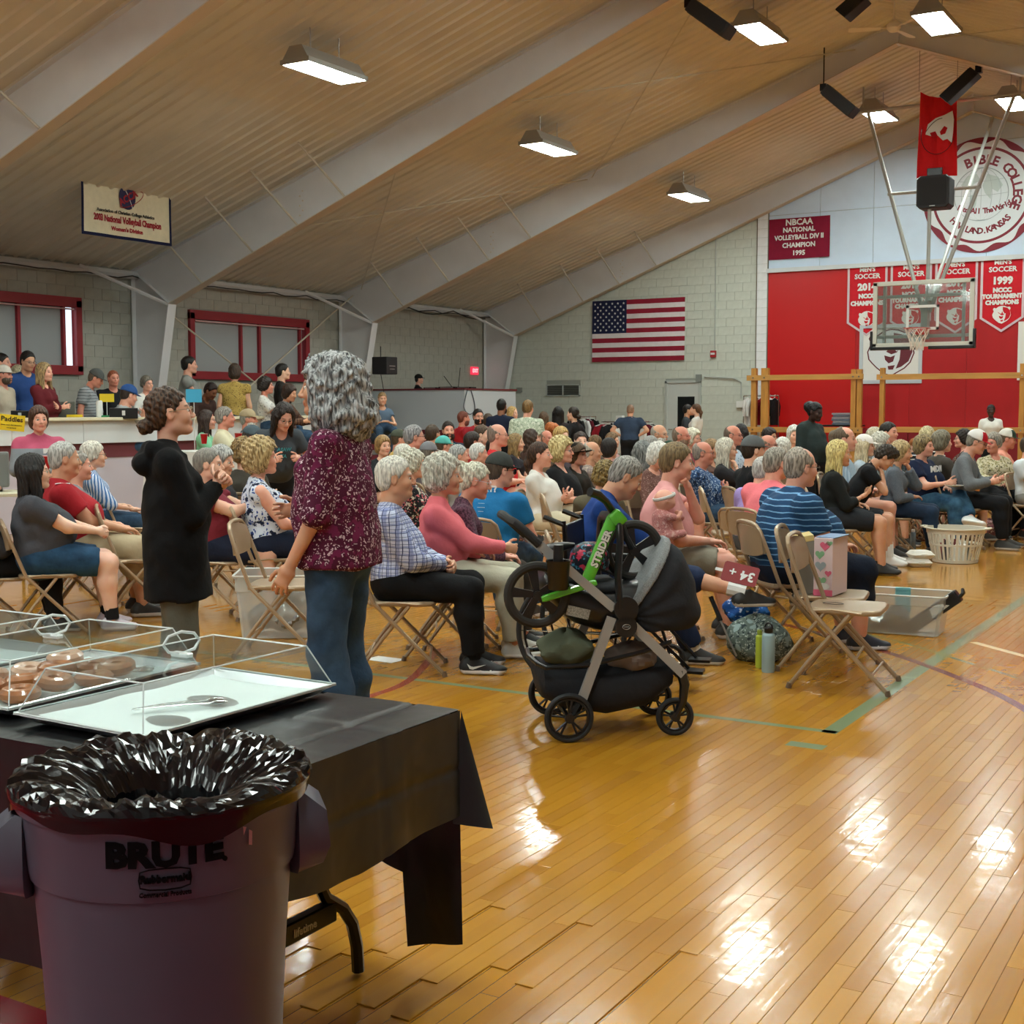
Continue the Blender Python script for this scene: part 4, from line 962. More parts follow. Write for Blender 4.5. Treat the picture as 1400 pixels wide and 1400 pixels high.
for yb in (17.55,):
    for side in (1,):
        for (xa, xb) in ((-17.0, -12.3), (-12.4, -17.9), (-12.0, -7.0), (-7.0, -12.2)):
            rod((xa, yb+.05, roof_z(xa)-.16), (xb, yb+6.0, roof_z(xb)-.16))
    for (xa, xb) in ((-17.0, -12.3), (-12.4, -17.9), (-12.0, -7.0), (-7.0, -12.2)): rod((mir(xa), yb+.05, roof_z(xa)-.16), (mir(xb), yb+6.0, roof_z(xb)-.16))
rod((-18.1, 17.7, 3.42), (-18.1, 23.5, .3), .016); rod((-18.1, 23.5, 4.0), (-18.1, 17.7, .5), .016)
m = MB(); m.tube([(X0+.12, Y0, EV-.12), (X0+.12, Y1, EV-.12)], .07, 4); st(m.obj('trim_2', [WEB]))
cb = MB(); pts = [(X0+.2, 10+i*.35, EV-.16-.035*abs(math.sin(i*.9))-.02*math.sin(i*2.3)) for i in range(58)]; cb.tube(pts, .012, 5); pts = [(X0+.24, 23.7+i*.3, EV-.12-.14*math.sin(math.pi*(i % 7)/7)) for i in range(20)]; cb.tube(pts, .015, 5)
tag(cb.obj('cable', [mat('cable_black', '#2a2723', .6)], smooth=True), 'dark cables sagging along the top of the left wall', 'cable')
# ------------------------------------------------------------------ ceiling lights
HOUS = mat('light_housing', '#9a9a95', .4, .3); DIF = mat('light_diffuser', '#ffffff', .5, emit=('#ecf9f2', LAMP_POWER))
def fixture():
    t = thing('ceiling_light', '', 'light'); L_, W_ = 1.24, .46
    m = MB(); a, b_ = L_/2, W_/2
    v = [(-b_, -a, 0), (b_, -a, 0), (b_, a, 0), (-b_, a, 0), (-b_*.45, -a*.97, .20), (b_*.45, -a*.97, .20), (b_*.45, a*.97, .20), (-b_*.45, a*.97, .20)]
    m.add(v, [(0, 1, 5, 4), (1, 2, 6, 5), (2, 3, 7, 6), (3, 0, 4, 7), (4, 5, 6, 7)]); m.obj('housing', [HOUS], t)
    m = MB(); m.box((-b_-.01, -a-.01, -.03), (b_+.01, -a+.015, .03)); m.box((-b_-.01, a-.015, -.03), (b_+.01, a+.01, .03)); m.box((-b_-.01, -a, -.03), (-b_+.012, a, .03)); m.box((b_-.012, -a, -.03), (b_+.01, a, .03)); m.obj('rim', [HOUS], t)
    m = MB(); m.box((-b_+.012, -a+.015, -.022), (b_-.012, a-.015, -.012)); m.obj('diffuser', [DIF], t)
    m = MB(); m.tube([(0, -.3, .2), (0, -.3, .62)], .008, 6); m.tube([(0, .3, .2), (0, .3, .62)], .008, 6); m.obj('hanger', [HOUS], t); return t
fx = fixture(); first = True
LBL = {(-11.36, 14.2): 'bright ceiling light nearest the top left, above the white banner', (-11.36, 20.3): 'ceiling light hung at the upper middle, second in the left row', (-11.36, 26.4): 'small ceiling light hung above and right of the flag side, farthest of the left row',
       (-7.44, 20.0): 'ceiling light beside the hanging black speaker near the top', (-7.44, 26.7): 'ceiling light hung behind the red bear flag pipes', (-4.9, 20.6): 'ceiling light at the top edge right of the fan', (-4.9, 26.7): 'ceiling light at the right edge beside the angled speaker'}
for X_ in (-11.36, -7.44, -4.9, -1.18):
    for j, Y_ in enumerate((-4.0, 2.1, 8.1, 14.2, 20.3, 26.4)):
        Y2 = {(-7.44, 20.3): 20.0, (-7.44, 26.4): 26.7, (-4.9, 20.3): 20.6, (-4.9, 26.4): 26.7}.get((X_, Y_), Y_)
        zz = roof_z(X_)-.50; lb = LBL.get((X_, Y2), 'ceiling light out of view, %s, %s from the back' % ({-11.36: 'over the left seats', -7.44: 'left of the ridge', -4.9: 'right of the ridge', -1.18: 'over the right side'}[X_], ('sixth', 'fifth', 'fourth', 'third', 'second', 'first')[j]))
        if first: fx.location = (X_, Y2, zz); fx['label'] = lb; fx['group'] = 'gym ceiling lights'; first = False
        else: dup(fx, loc=(X_, Y2, zz), label=lb, group='gym ceiling lights')
# ------------------------------------------------------------------ folding chairs
TAN = mat('chair_tan_enamel', '#a58f74', .32, .25, .5, grain=(5, .05, 0, (1, 1, 1)))
def make_chair():
    t = thing('folding_chair', '', 'chair')
    m = MB(); n = 7; W_ = .205; V0 = []
    out = [(-.17, -.17), (-.185, -.10), (-.185, .10), (-.17, .17), (.10, .205), (.19, .195), (.215, .15), (.22, 0), (.215, -.15), (.19, -.195), (.10, -.205)]
    R = []
    for (k, z) in ((.97, .412), (1, .418), (1, .432), (.97, .440), (.88, .440), (.5, .434), (.02, .434)): R.append([Vector((.02+(p[0]-.02)*k, p[1]*k, z)) for p in out])
    m.rings(R, cap=True); m.obj('seat', [TAN], t, smooth=True, ang=50)
    m = MB(); R = []
    for i in range(9):
        u = i/8*2-1; y = .185*u; x = -.255+.035*(1-u*u)*-1+.02; hh = .095*(1-.25*u**4); c = (.705)
        for_ = [(x-.012, y, c-hh), (x+.006, y, c-hh), (x-.03*0+.0, y, c), (x-.025, y, c+hh), (x-.037, y, c+hh), (x-.022, y, c)]; R.append([Vector(p) for p in for_])
    m.rings(R); m.obj('backrest', [TAN], t, smooth=True, ang=50)
    r = .0125
    for s_ in (-1, 1):
        y = s_*.215
        m = MB(); m.tube([(-.145, y, .435), (.10, y, .18), (.265, y, .012)], r, 8); m.obj('leg', [TAN], t, smooth=True)
        m = MB(); m.tube([(.06, s_*.195, .415), (-.10, s_*.195, .22), (-.255, s_*.195, .012)], r*.95, 8); m.obj('leg', [TAN], t, smooth=True)
        for xx, yy in ((.268, y), (-.258, s_*.195)):
            m = MB(); m.cyl((xx, yy, 0), (xx-.008*(1 if xx > 0 else -1), yy, .03), .016, .015, 8); m.obj('foot_cap', [mat('foot_cap_brown', '#6d5a48', .6)], t, smooth=True)
        m = MB(); m.tube([(-.14, s_*.205, .43), (-.03, s_*.213, .44), (.12, s_*.205, .425)], .006, 6); m.obj('seat_link', [TAN], t, smooth=True)
    m = MB(); P = [(-.145, -.215, .435), (-.20, -.213, .58), (-.245, -.205, .70), (-.27, -.19, .775), (-.282, -.15, .808), (-.287, -.08, .818), (-.288, 0, .820)]; P += [(p[0], -p[1], p[2]) for p in P[:-1][::-1]]
    m.tube(P, r, 8); m.obj('back_frame', [TAN], t, smooth=True)
    for (x_, z_, w_) in ((.18, .10, .215), (-.17, .13, .195), (-.12, .395, .19)):
        m = MB(); m.tube([(x_, -w_, z_), (x_, w_, z_)], .008, 6); m.obj('crossbar', [TAN], t, smooth=True)
    return t
CHAIR0 = make_chair(); USED = [False]
def chair(loc, rz, label, group='tan folding chairs of the audience', k=1.0):
    if not USED[0]: c = CHAIR0; USED[0] = True; c.location = loc; c.rotation_euler = (0, 0, rz); c['label'] = label; c['group'] = group
    else: c = dup(CHAIR0, loc=loc, rotz=rz, label=label, group=group)
    c.scale = (k, k, k); return c
_person = person
def person(label, x, y, s, *a_, chair_=True, cl=None, **kw):
    I = _person(label, x, y, s, *a_, **kw)
    if kw.get('pose', 'sit') == 'sit' and chair_:
        k = I['k']; c = math.cos(I['ph']); d = math.sin(I['ph'])
        w = ('tan folding chair under the '+(cl or label)).split(); lab = ' '.join(w[:16])
        chair((I['root'].location.x+.03*c, I['root'].location.y+.03*d, kw.get('z0', 0)), I['ph'], lab, k=k)
    return I
# ------------------------------------------------------------------ the crowd
C_ = cloth; G = 'seated auction audience'
BLK = cloth('plain', '#15161a'); NVY = cloth('plain', '#1b2236'); JEAN = cloth('denim', '#23384f', '#3a546e'); WHT = cloth('plain', '#d9d8d2'); KHK = cloth('plain', '#b7a88a'); GRY = cloth('plain', '#5d6166'); RD = cloth('plain', '#a5222c')
WG = '#dad8cc'; GR = '#8d8b86'; DK = '#2a211b'; BR = '#4a3526'; BL = '#b99a62'; LB = '#d8c48a'
# --- the two women standing in the aisle
A = person('woman in maroon floral blouse and jeans with big grey curls', 446, 487, 332, pose='stand', sex='f', a=158, hy=12, lean=0, hair=('matron_curls', '#55585a', '#b9bcbc'), sk='tan',
       shirt=cloth('floral', '#4a0f2b', '#c9b0b8', '#6a1c44'), sl=1.12, hem=.06, pants=cloth('denim', '#24384e', '#38536e'), arms=(((.20, .06, .16), (-.2, .3, -1), (0, -1, 0), 'rest'), ((.13, .23, -.06), (-1, .3, 0), (0, -1, 0), 'rest')), h=.010, bulk=.35)
B = person('smiling woman with hair bun and long black hooded sweatshirt', 232, 529, 300, pose='stand', sex='f', a=5, hp=-8, lean=-3, hair=('bun', '#2b1e15', '#5a4230'), sk='fair', shirt=cloth('plain', '#0b0b0d', rough=.95), sl=1.92, hood=True, hem=.24,
       glasses='#9a8a70', pants=cloth('plain', '#5c5d54'), arms=(((.21, .03, .33), (-.05, .35, -1), (0, -1, .2), 'fist'), ((.22, .0, .32), (-.05, .35, -1), (0, -1, 0), 'curl')), h=.0095, bulk=.15)
# --- near seated people, left block
Cc = person('woman with long black hair, grey t-shirt and denim shorts', 46, 621, 205, a=4, sex='f', lean=-8, hair=('very_long', '#100d0c', '#2a2422'), sk='pale', glasses='#8a7a60', shirt=cloth('plain', '#44464d'), sl=.6, bulk=1.15, bust=True,
       pants=cloth('denim', '#1d3a55', '#2c5272'), pl='short', shoes=('#b7aeb8', '#dddadd'), socks=('#16161a', .2), arms=(((.40, .07, .17), (-.3, .9, -.5), (0, -1, -.4), 'curl'), ((.40, .03, .17), (-.3, .9, -.5), (0, -1, -.4), 'curl')), h=.0105)
Rp = person('bald man in a red polo shirt with white shoulder flashes', 88, 603, 192, a=6, hp=4, lean=-10, hair=('crew', '#a9a8a2', '#c6c5bf'), face='o', sk='tan', shirt=RD, collar=True, sl=.6, bulk=.9, pants=KHK, pl='knee', arms=('knee', 'knee'), h=.0105)
person('pink-faced man hidden behind the man in the red polo', 107, 616, 178, a=4, hair=('crew', '#9a948c'), sk='pink', shirt=cloth('plain', '#7c7f86'), arms=('lap', 'lap'), h=.016)
person('white-haired woman in a blue and white striped shirt', 128, 604, 152, a=8, sex='f', hair=('pixie', '#cfcabb', '#ece8dc'), glasses='#6a5a48', shirt=cloth('vstripe', '#c8d6ea', '#3d6fae'), sl=1.0, collar=True, pants=JEAN, arms=('knee', 'lap'))
person('man in maroon t-shirt and navy shorts clapping his hands', 285, 612, 190, a=-12, hair=('crew', '#8c8880'), sk='fair', shirt=cloth('plain', '#7e2a38'), sl=.5, bulk=.9, pants=NVY, pl='short', arms=(((.40, .03, .34), (-.2, .8, -.8), (0, -1, 0), 'flat'), ((.40, .02, .34), (-.2, .8, -.8), (0, -1, 0), 'flat')), shoes=('#e2e2e0', '#f0f0ee'))
person('grey-haired woman in dark top looking down beside the clapping man', 303, 610, 168, a=-25, hp=10, sex='f', hair=('bob', '#8f908e', '#c5c5c0'), sk='fair', shirt=cloth('plain', '#2c2c33'), sl=.6, pants=BLK, arms=('lap', 'lap'))
person('curly blonde woman in a blue and white floral top', 358, 601, 190, a=8, sex='f', hair=('curly_big', '#9a7f50', '#cdb583'), sk='pink', shirt=cloth('floral', '#cfd8e6', '#1f3f8a', '#15203c', sc=1.6), sl=.0, bulk=.6, pants=NVY, arms=('knee', 'knee'), h=.012)
person('woman with teased brown-blonde hair behind the blue floral top', 333, 600, 160, a=70, sex='f', hair=('curly', '#6e5638', '#a88c5c'), shirt=cloth('plain', '#4a4740'), sl=1.9)
Kb = person('black-haired woman in grey t-shirt bending down, teal lettering on chest', 388, 553, 158, pose='stand', a=-70, lean=22, hp=18, sex='f', hair=('long_wavy', '#15100e', '#352a26'), sk='pink', glasses='#444', shirt=cloth('plain', '#40464c'), sl=.6, bulk=.3, pants=BLK, arms=('hold', 'hold'), h=.016)
# --- front row: plaid, coral, plum, blue tee
Pm = person('white-haired man in blue and white plaid shirt', 541, 624, 240, a=-3, lean=-4, hair=('short', '#cfcdc2', '#eae7dc'), face='o', sk='tan', shirt=cloth('plaid', '#c3cbe2', '#7b86b8', '#28305a', sc=1.2), sl=1.93, collar=True, bulk=.35, pants=cloth('plain', '#0c0c0f'), shoes=('#18181b', '#d8d8da'), arms=(((.30, .02, .10), (-.4, .8, -.5), (0, -1, -.4), 'curl'), ((.30, .02, .10), (-.3, .8, -.5), (0, -1, -.4), 'curl')), socks=('#15151a', .12), h=.0095)
Co = person('woman with shaggy grey hair in coral pink shirt', 607, 623, 226, a=-2, lean=-2, sex='f', hair=('fluffy', '#a3a092', '#d6d3c4'), sk='tan', shirt=cloth('plain', '#dd6f78'), sl=1.93, collar=True, bulk=.35, pants=cloth('plain', '#b9b6a2'), shoes=('#c9c8c0', '#e8e7e2'), arms=(((.42, .04, .16), (-.2, .6, -.9), (0, -1, -.2), 'curl'), 'lap'), h=.0095)
Pl = person('woman with tied-back white hair in plum knit sweater', 650, 632, 216, a=2, lean=8, hp=8, sex='f', hair=('updo', '#bfbda8', '#e2e0cc'), sk='pink', glasses='#d8d0d8', shirt=cloth('knit', '#3d2534', '#6d4a5c'), sl=1.93, pants=cloth('plain', '#35302a'), arms=('knee', 'knee'), h=.0105)
Bt = person('man in dark cap and bright blue t-shirt seen from behind', 684, 620, 196, a=62, hy=-35, lean=10, hair=('crew', '#5a4a3c'), cap=('#3a3d3a', '#34362f'), glasses='sun', sk='pink', shirt=cloth('plain', '#1d6ea3'), sl=.6, bulk=.7, pants=JEAN, arms=('knee', 'knee'), h=.0105)
person('brown-haired woman in white t-shirt with folded arms', 739, 604, 152, a=-12, sex='f', hair=('pony', '#2c1d16', '#503626'), sk='pink', shirt=WHT, sl=.55, bulk=.35, lean=-10, pants=cloth('plain', '#c9bfa4'), arms=('fold', 'fold'))
person('curly blonde woman with dark glasses in black v-neck top', 769, 599, 148, a=-18, sex='f', hair=('curly_big', '#b49a5c', '#e0cf98'), sk='pink', glasses='#3a1218', shirt=BLK, sl=.8, bulk=.5, pants=cloth('plain', '#bdb49a'), arms=('lap', 'lap'))
H_ = person('woman in black straw hat beside curly blonde woman', 790, 606, 136, a=-30, sex='f', hair=('bob', '#5c4630'), sk='pink', shirt=cloth('plain', '#2a2620'), sl=1.2)
mobj('straw_hat', hat_mesh(), [cloth('plain', '#16140f')], H_['root'], M=H_['Mh'] @ TR(0, 0, -.02) @ RY(-.15))
person('bald man raising a hand to his cheek beside the straw hat', 810, 603, 134, a=-5, hair=('fringe_only', '#b9b5a8'), sk='tan', face='o', shirt=cloth('plaid', '#b8a89a', '#8a7a78', '#4a4250'), sl=1.6, arms=('chin', 'lap'))
person('woman with straight black hair in cream top, seen from behind', 834, 600, 126, a=45, sex='f', hair=('bob', '#14110f', '#2a2523'), shirt=cloth('plain', '#cfc3a8'), sl=.6)
person('woman with swept brown-blonde hair, back to the camera', 826, 632, 178, a=75, hr=12, sex='f', hair=('curly', '#5c4a2a', '#9a8450'), shirt=cloth('plain', '#57503e'), sl=1.9)
person('woman with straight grey hair seen from behind, centre rows', 879, 603, 140, a=70, sex='f', hair=('long_grey', '#5c5f5e', '#8f9290'), shirt=cloth('plain', '#6a5a5a'), sl=1.2)
person('white-haired woman looking down in brown checked top', 901, 607, 140, a=-40, hp=14, sex='f', hair=('fluffy', '#cfcfc8', '#eceae2'), sk='pink', shirt=cloth('floral', '#6b4a44', '#a98a80'), sl=1.2)
person('pink-cheeked person in green cap behind the pink t-shirt man', 917, 604, 128, a=20, hair=('crew', '#7a6a5a'), sk='pink', cap=('#1f3a2c', '#1b3226'), shirt=cloth('plain', '#b98a80'), sl=.6)
# --- blue jacket man, pink tee man with the baby
Bj = person('grey-haired man in royal blue shirt bowing his head, legs crossed', 856, 626, 232, a=6, lean=14, hp=22, hair=('crew', '#77736c', '#a6a39c'), sk='tan', face='o', shirt=cloth('plain', '#173a7c'), sl=1.93, collar=True, bulk=.5, pants=cloth('plain', '#1a2744'), legs=(((.48, .14, .50), (.66, .10, .09)), ((.50, .04, .56), (.98, -.10, .45))), pf2=1.12, shoes=('#2c2c2c', '#c9c5bb'), socks=('#dcdcda', .22), arms=(((.50, .06, .10), (-.2, .8, -.8), (0, 0, -1), 'curl'), ((.44, .10, .12), (-.2, .8, -.8), (0, 0, -1), 'rest')), h=.0115)
Pk = person('man in pink t-shirt with hand at his mouth', 926, 605, 208, a=4, lean=10, hair=('short', '#6b5638', '#8a7450'), sk='pink', shirt=cloth('plain', '#d99a98'), sl=.55, bulk=.5, pants=cloth('plain', '#8d8878'), pl='short', arms=('knee', 'chin'), h=.0105)
# --- right block
St = person('heavy man in blue striped polo seen from behind, navy shorts', 1096, 611, 220, a=24, lean=8, hy=8, hair=('balding', '#7f7468', '#b5aa9c'), sk='pink', glasses='#5a4a42', shirt=cloth('hstripe', '#1d3f63', '#6f9cc4', sc=1.25), sl=.62, collar=True, bulk=2.0, pants=cloth('plain', '#121a2b'), pl='knee', shoes=('#1c2230', '#c9ccd2'), arms=('knee', 'knee'), h=.0095)
person('grey-haired man in salmon polo beside the striped polo man', 1062, 611, 186, a=42, lean=6, hair=('crew', '#7b746a', '#a9a296'), sk='pink', shirt=cloth('plain', '#e87880'), sl=.6, collar=True, bulk=.7, pants=BLK, h=.012)
person('man with clipped white hair in lavender shirt', 1044, 624, 172, a=48, lean=10, hair=('crew', '#a9a8a4', '#c9c8c4'), sk='pink', shirt=cloth('plain', '#9a86c0'), sl=.8, collar=True, pants=GRY)
person('young man in grey baseball cap and black t-shirt', 1031, 597, 152, a=22, hair=('crew', '#2c2018'), cap=('#5c5f61', '#4b4d4e'), sk='fair', shirt=BLK, sl=.6, pants=BLK)
person('red-faced bald man with folded arms and blue floral shirt', 962, 603, 146, a=-6, hair=('fringe_only', '#9a8e84'), sk='red', glasses='#6a4a40', shirt=cloth('floral', '#33507a', '#a9bcd4', '#1d2c48', sc=1.4), sl=.6, bulk=.9, pants=JEAN, arms=('fold', 'fold'), face='o')
person('white long-haired woman with dark glasses, hand at chin', 994, 599, 132, a=-8, sex='f', hair=('long', '#b9b2a0', '#e2dccb'), glasses='#1a1a1a', sk='fair', shirt=cloth('plain', '#2b2a2e'), sl=1.2, arms=('chin', 'lap'))
person('long blonde woman in black top with bare legs', 1148, 602, 150, a=4, hy=-6, sex='f', lean=2, hair=('long', '#b59a58', '#e8d690'), sk='tan', shirt=cloth('plain', '#191c1c'), sl=1.5, pants=cloth('plain', '#22252a'), pl='short', arms=('phone', 'lap'), shoes=('#222', '#111'))
person('boy with dark curls resting his bowed head on his fist', 1211, 612, 148, a=0, lean=26, hp=30, hair=('messy', '#231a14', '#3b2e22'), sk='tan', shirt=BLK, sl=.55, pants=cloth('plain', '#23262c'), pl='short', arms=('chin', 'phone'), shoes=('#e6e6e4', '#f0f0ee'), socks=('#e8e8e6', .35))
person('blonde woman in grey cardigan resting chin on hand', 1233, 603, 140, a=-2, lean=8, sex='f', hair=('bob', '#9a8256', '#cdb486'), sk='tan', shirt=cloth('heather', '#4b525b', '#69717b'), sl=1.9, pants=cloth('denim', '#18263a', '#22344c'), arms=('lap', 'chin'))
Nv = person('person in navy lettered t-shirt and cuffed jeans, legs crossed', 1264, 595, 125, a=-22, hy=0, hair=('bob', '#5c4a34', '#a08a60'), sk='pink', shirt=cloth('plain', '#111c38'), sl=.62, bulk=.9, pants=cloth('denim', '#20405c', '#46708e'), cross='knee', shoes=('#cfd2d2', '#e9e9e6'), arms=('hold', 'lap'))
person('man with balding crown in light blue shirt', 1156, 583, 134, a=-8, hair=('balding', '#6b5a48'), sk='pink', shirt=cloth('vstripe', '#a9bccb', '#8ca2b6'), sl=1.2, collar=True)
person('blonde woman in pale cap behind the blonde in black', 1183, 595, 124, a=-2, sex='f', hair=('long', '#c9b48a', '#e4d6b4'), sk='fair', cap=('#e4ddd8',)*3, shirt=cloth('plain', '#aab8c4'), sl=1.2)
person('pale curly-haired woman in silver top, right rows', 1206, 592, 122, a=0, sex='f', hair=('curly', '#b9b4a4', '#dedacc'), sk='fair', shirt=cloth('print', '#8c98a2', '#c9d0d4'), sl=1.0)
person('woman with short fair hair under the wooden rail', 1197, 585, 104, a=30, sex='f', hair=('bob', '#b8ac90', '#d8cfb4'), shirt=cloth('plain', '#787d80'), sl=1.0)
person('dark-haired man in charcoal jacket near the wooden rail', 1216, 577, 104, a=-30, hair=('short', '#231c18'), sk='pink', shirt=cloth('plain', '#2c302e'), sl=1.9)
person('small child with red hair in black shirt looking down', 1252, 599, 106, a=-40, hp=18, sex='c', hair=('child', '#8a4a22', '#b06a34'), sk='pale', shirt=BLK, sl=.6, k=1.0)
person('woman with blonde hair seen from behind, striped sleeve', 1268, 584, 110, a=80, sex='f', hair=('bob', '#b4a276', '#d8c89c'), shirt=cloth('hstripe', '#1e1f22', '#dcdcda', sc=1.6), sl=1.2)
person('woman with short ash hair turned toward dark-haired neighbour', 1289, 589, 112, a=30, sex='f', hair=('bob', '#6a6252', '#8c8470'), shirt=cloth('plain', '#4c4640'), sl=1.0)
person('dark curly woman in brown floral top turned left', 1316, 588, 102, a=185, sex='f', hair=('curly', '#1a1412', '#332824'), sk='pink', glasses='#222', shirt=cloth('floral', '#3a2622', '#a89078', '#6a3a34', sc=1.5), sl=1.2, arms=('fold', 'fold'))
person('man in red and white trucker cap and grey sweater', 1336, 589, 122, a=-8, hp=14, lean=8, hair=('crew', '#8a8478'), sk='pink', cap=('#d8d4d0', '#b01826', '#b01826'), glasses='#555', shirt=cloth('heather', '#5c6064', '#74787c'), sl=1.9, pants=BLK, arms=('hold', 'hold'))
person('grey-haired woman in cream cardigan beside the trucker cap', 1358, 592, 116, a=-60, hy=-60, sex='f', hair=('pixie', '#7c766c', '#a9a296'), sk='red', glasses='#444', shirt=cloth('print', '#c6bda0', '#4c4a34', '#8c8458'), sl=1.6, pants=BLK, arms=('hold', 'lap'))
person('man in white and green cap and peach shirt', 1378, 587, 108, a=-4, hp=10, hair=('crew', '#6a5a48'), cap=('#d9d6cc', '#34463a', '#34463a'), sk='red', shirt=cloth('plain', '#e39a84'), sl=.7, arms=('hold', 'hold'))
person('person in pale t-shirt cut by the right edge', 1409, 596, 120, a=-20, hair=('short', '#4a3a2c'), sk='pink', shirt=cloth('plain', '#c9d0d4'), sl=.6, bulk=.6, pants=cloth('plain', '#8a8a88'))
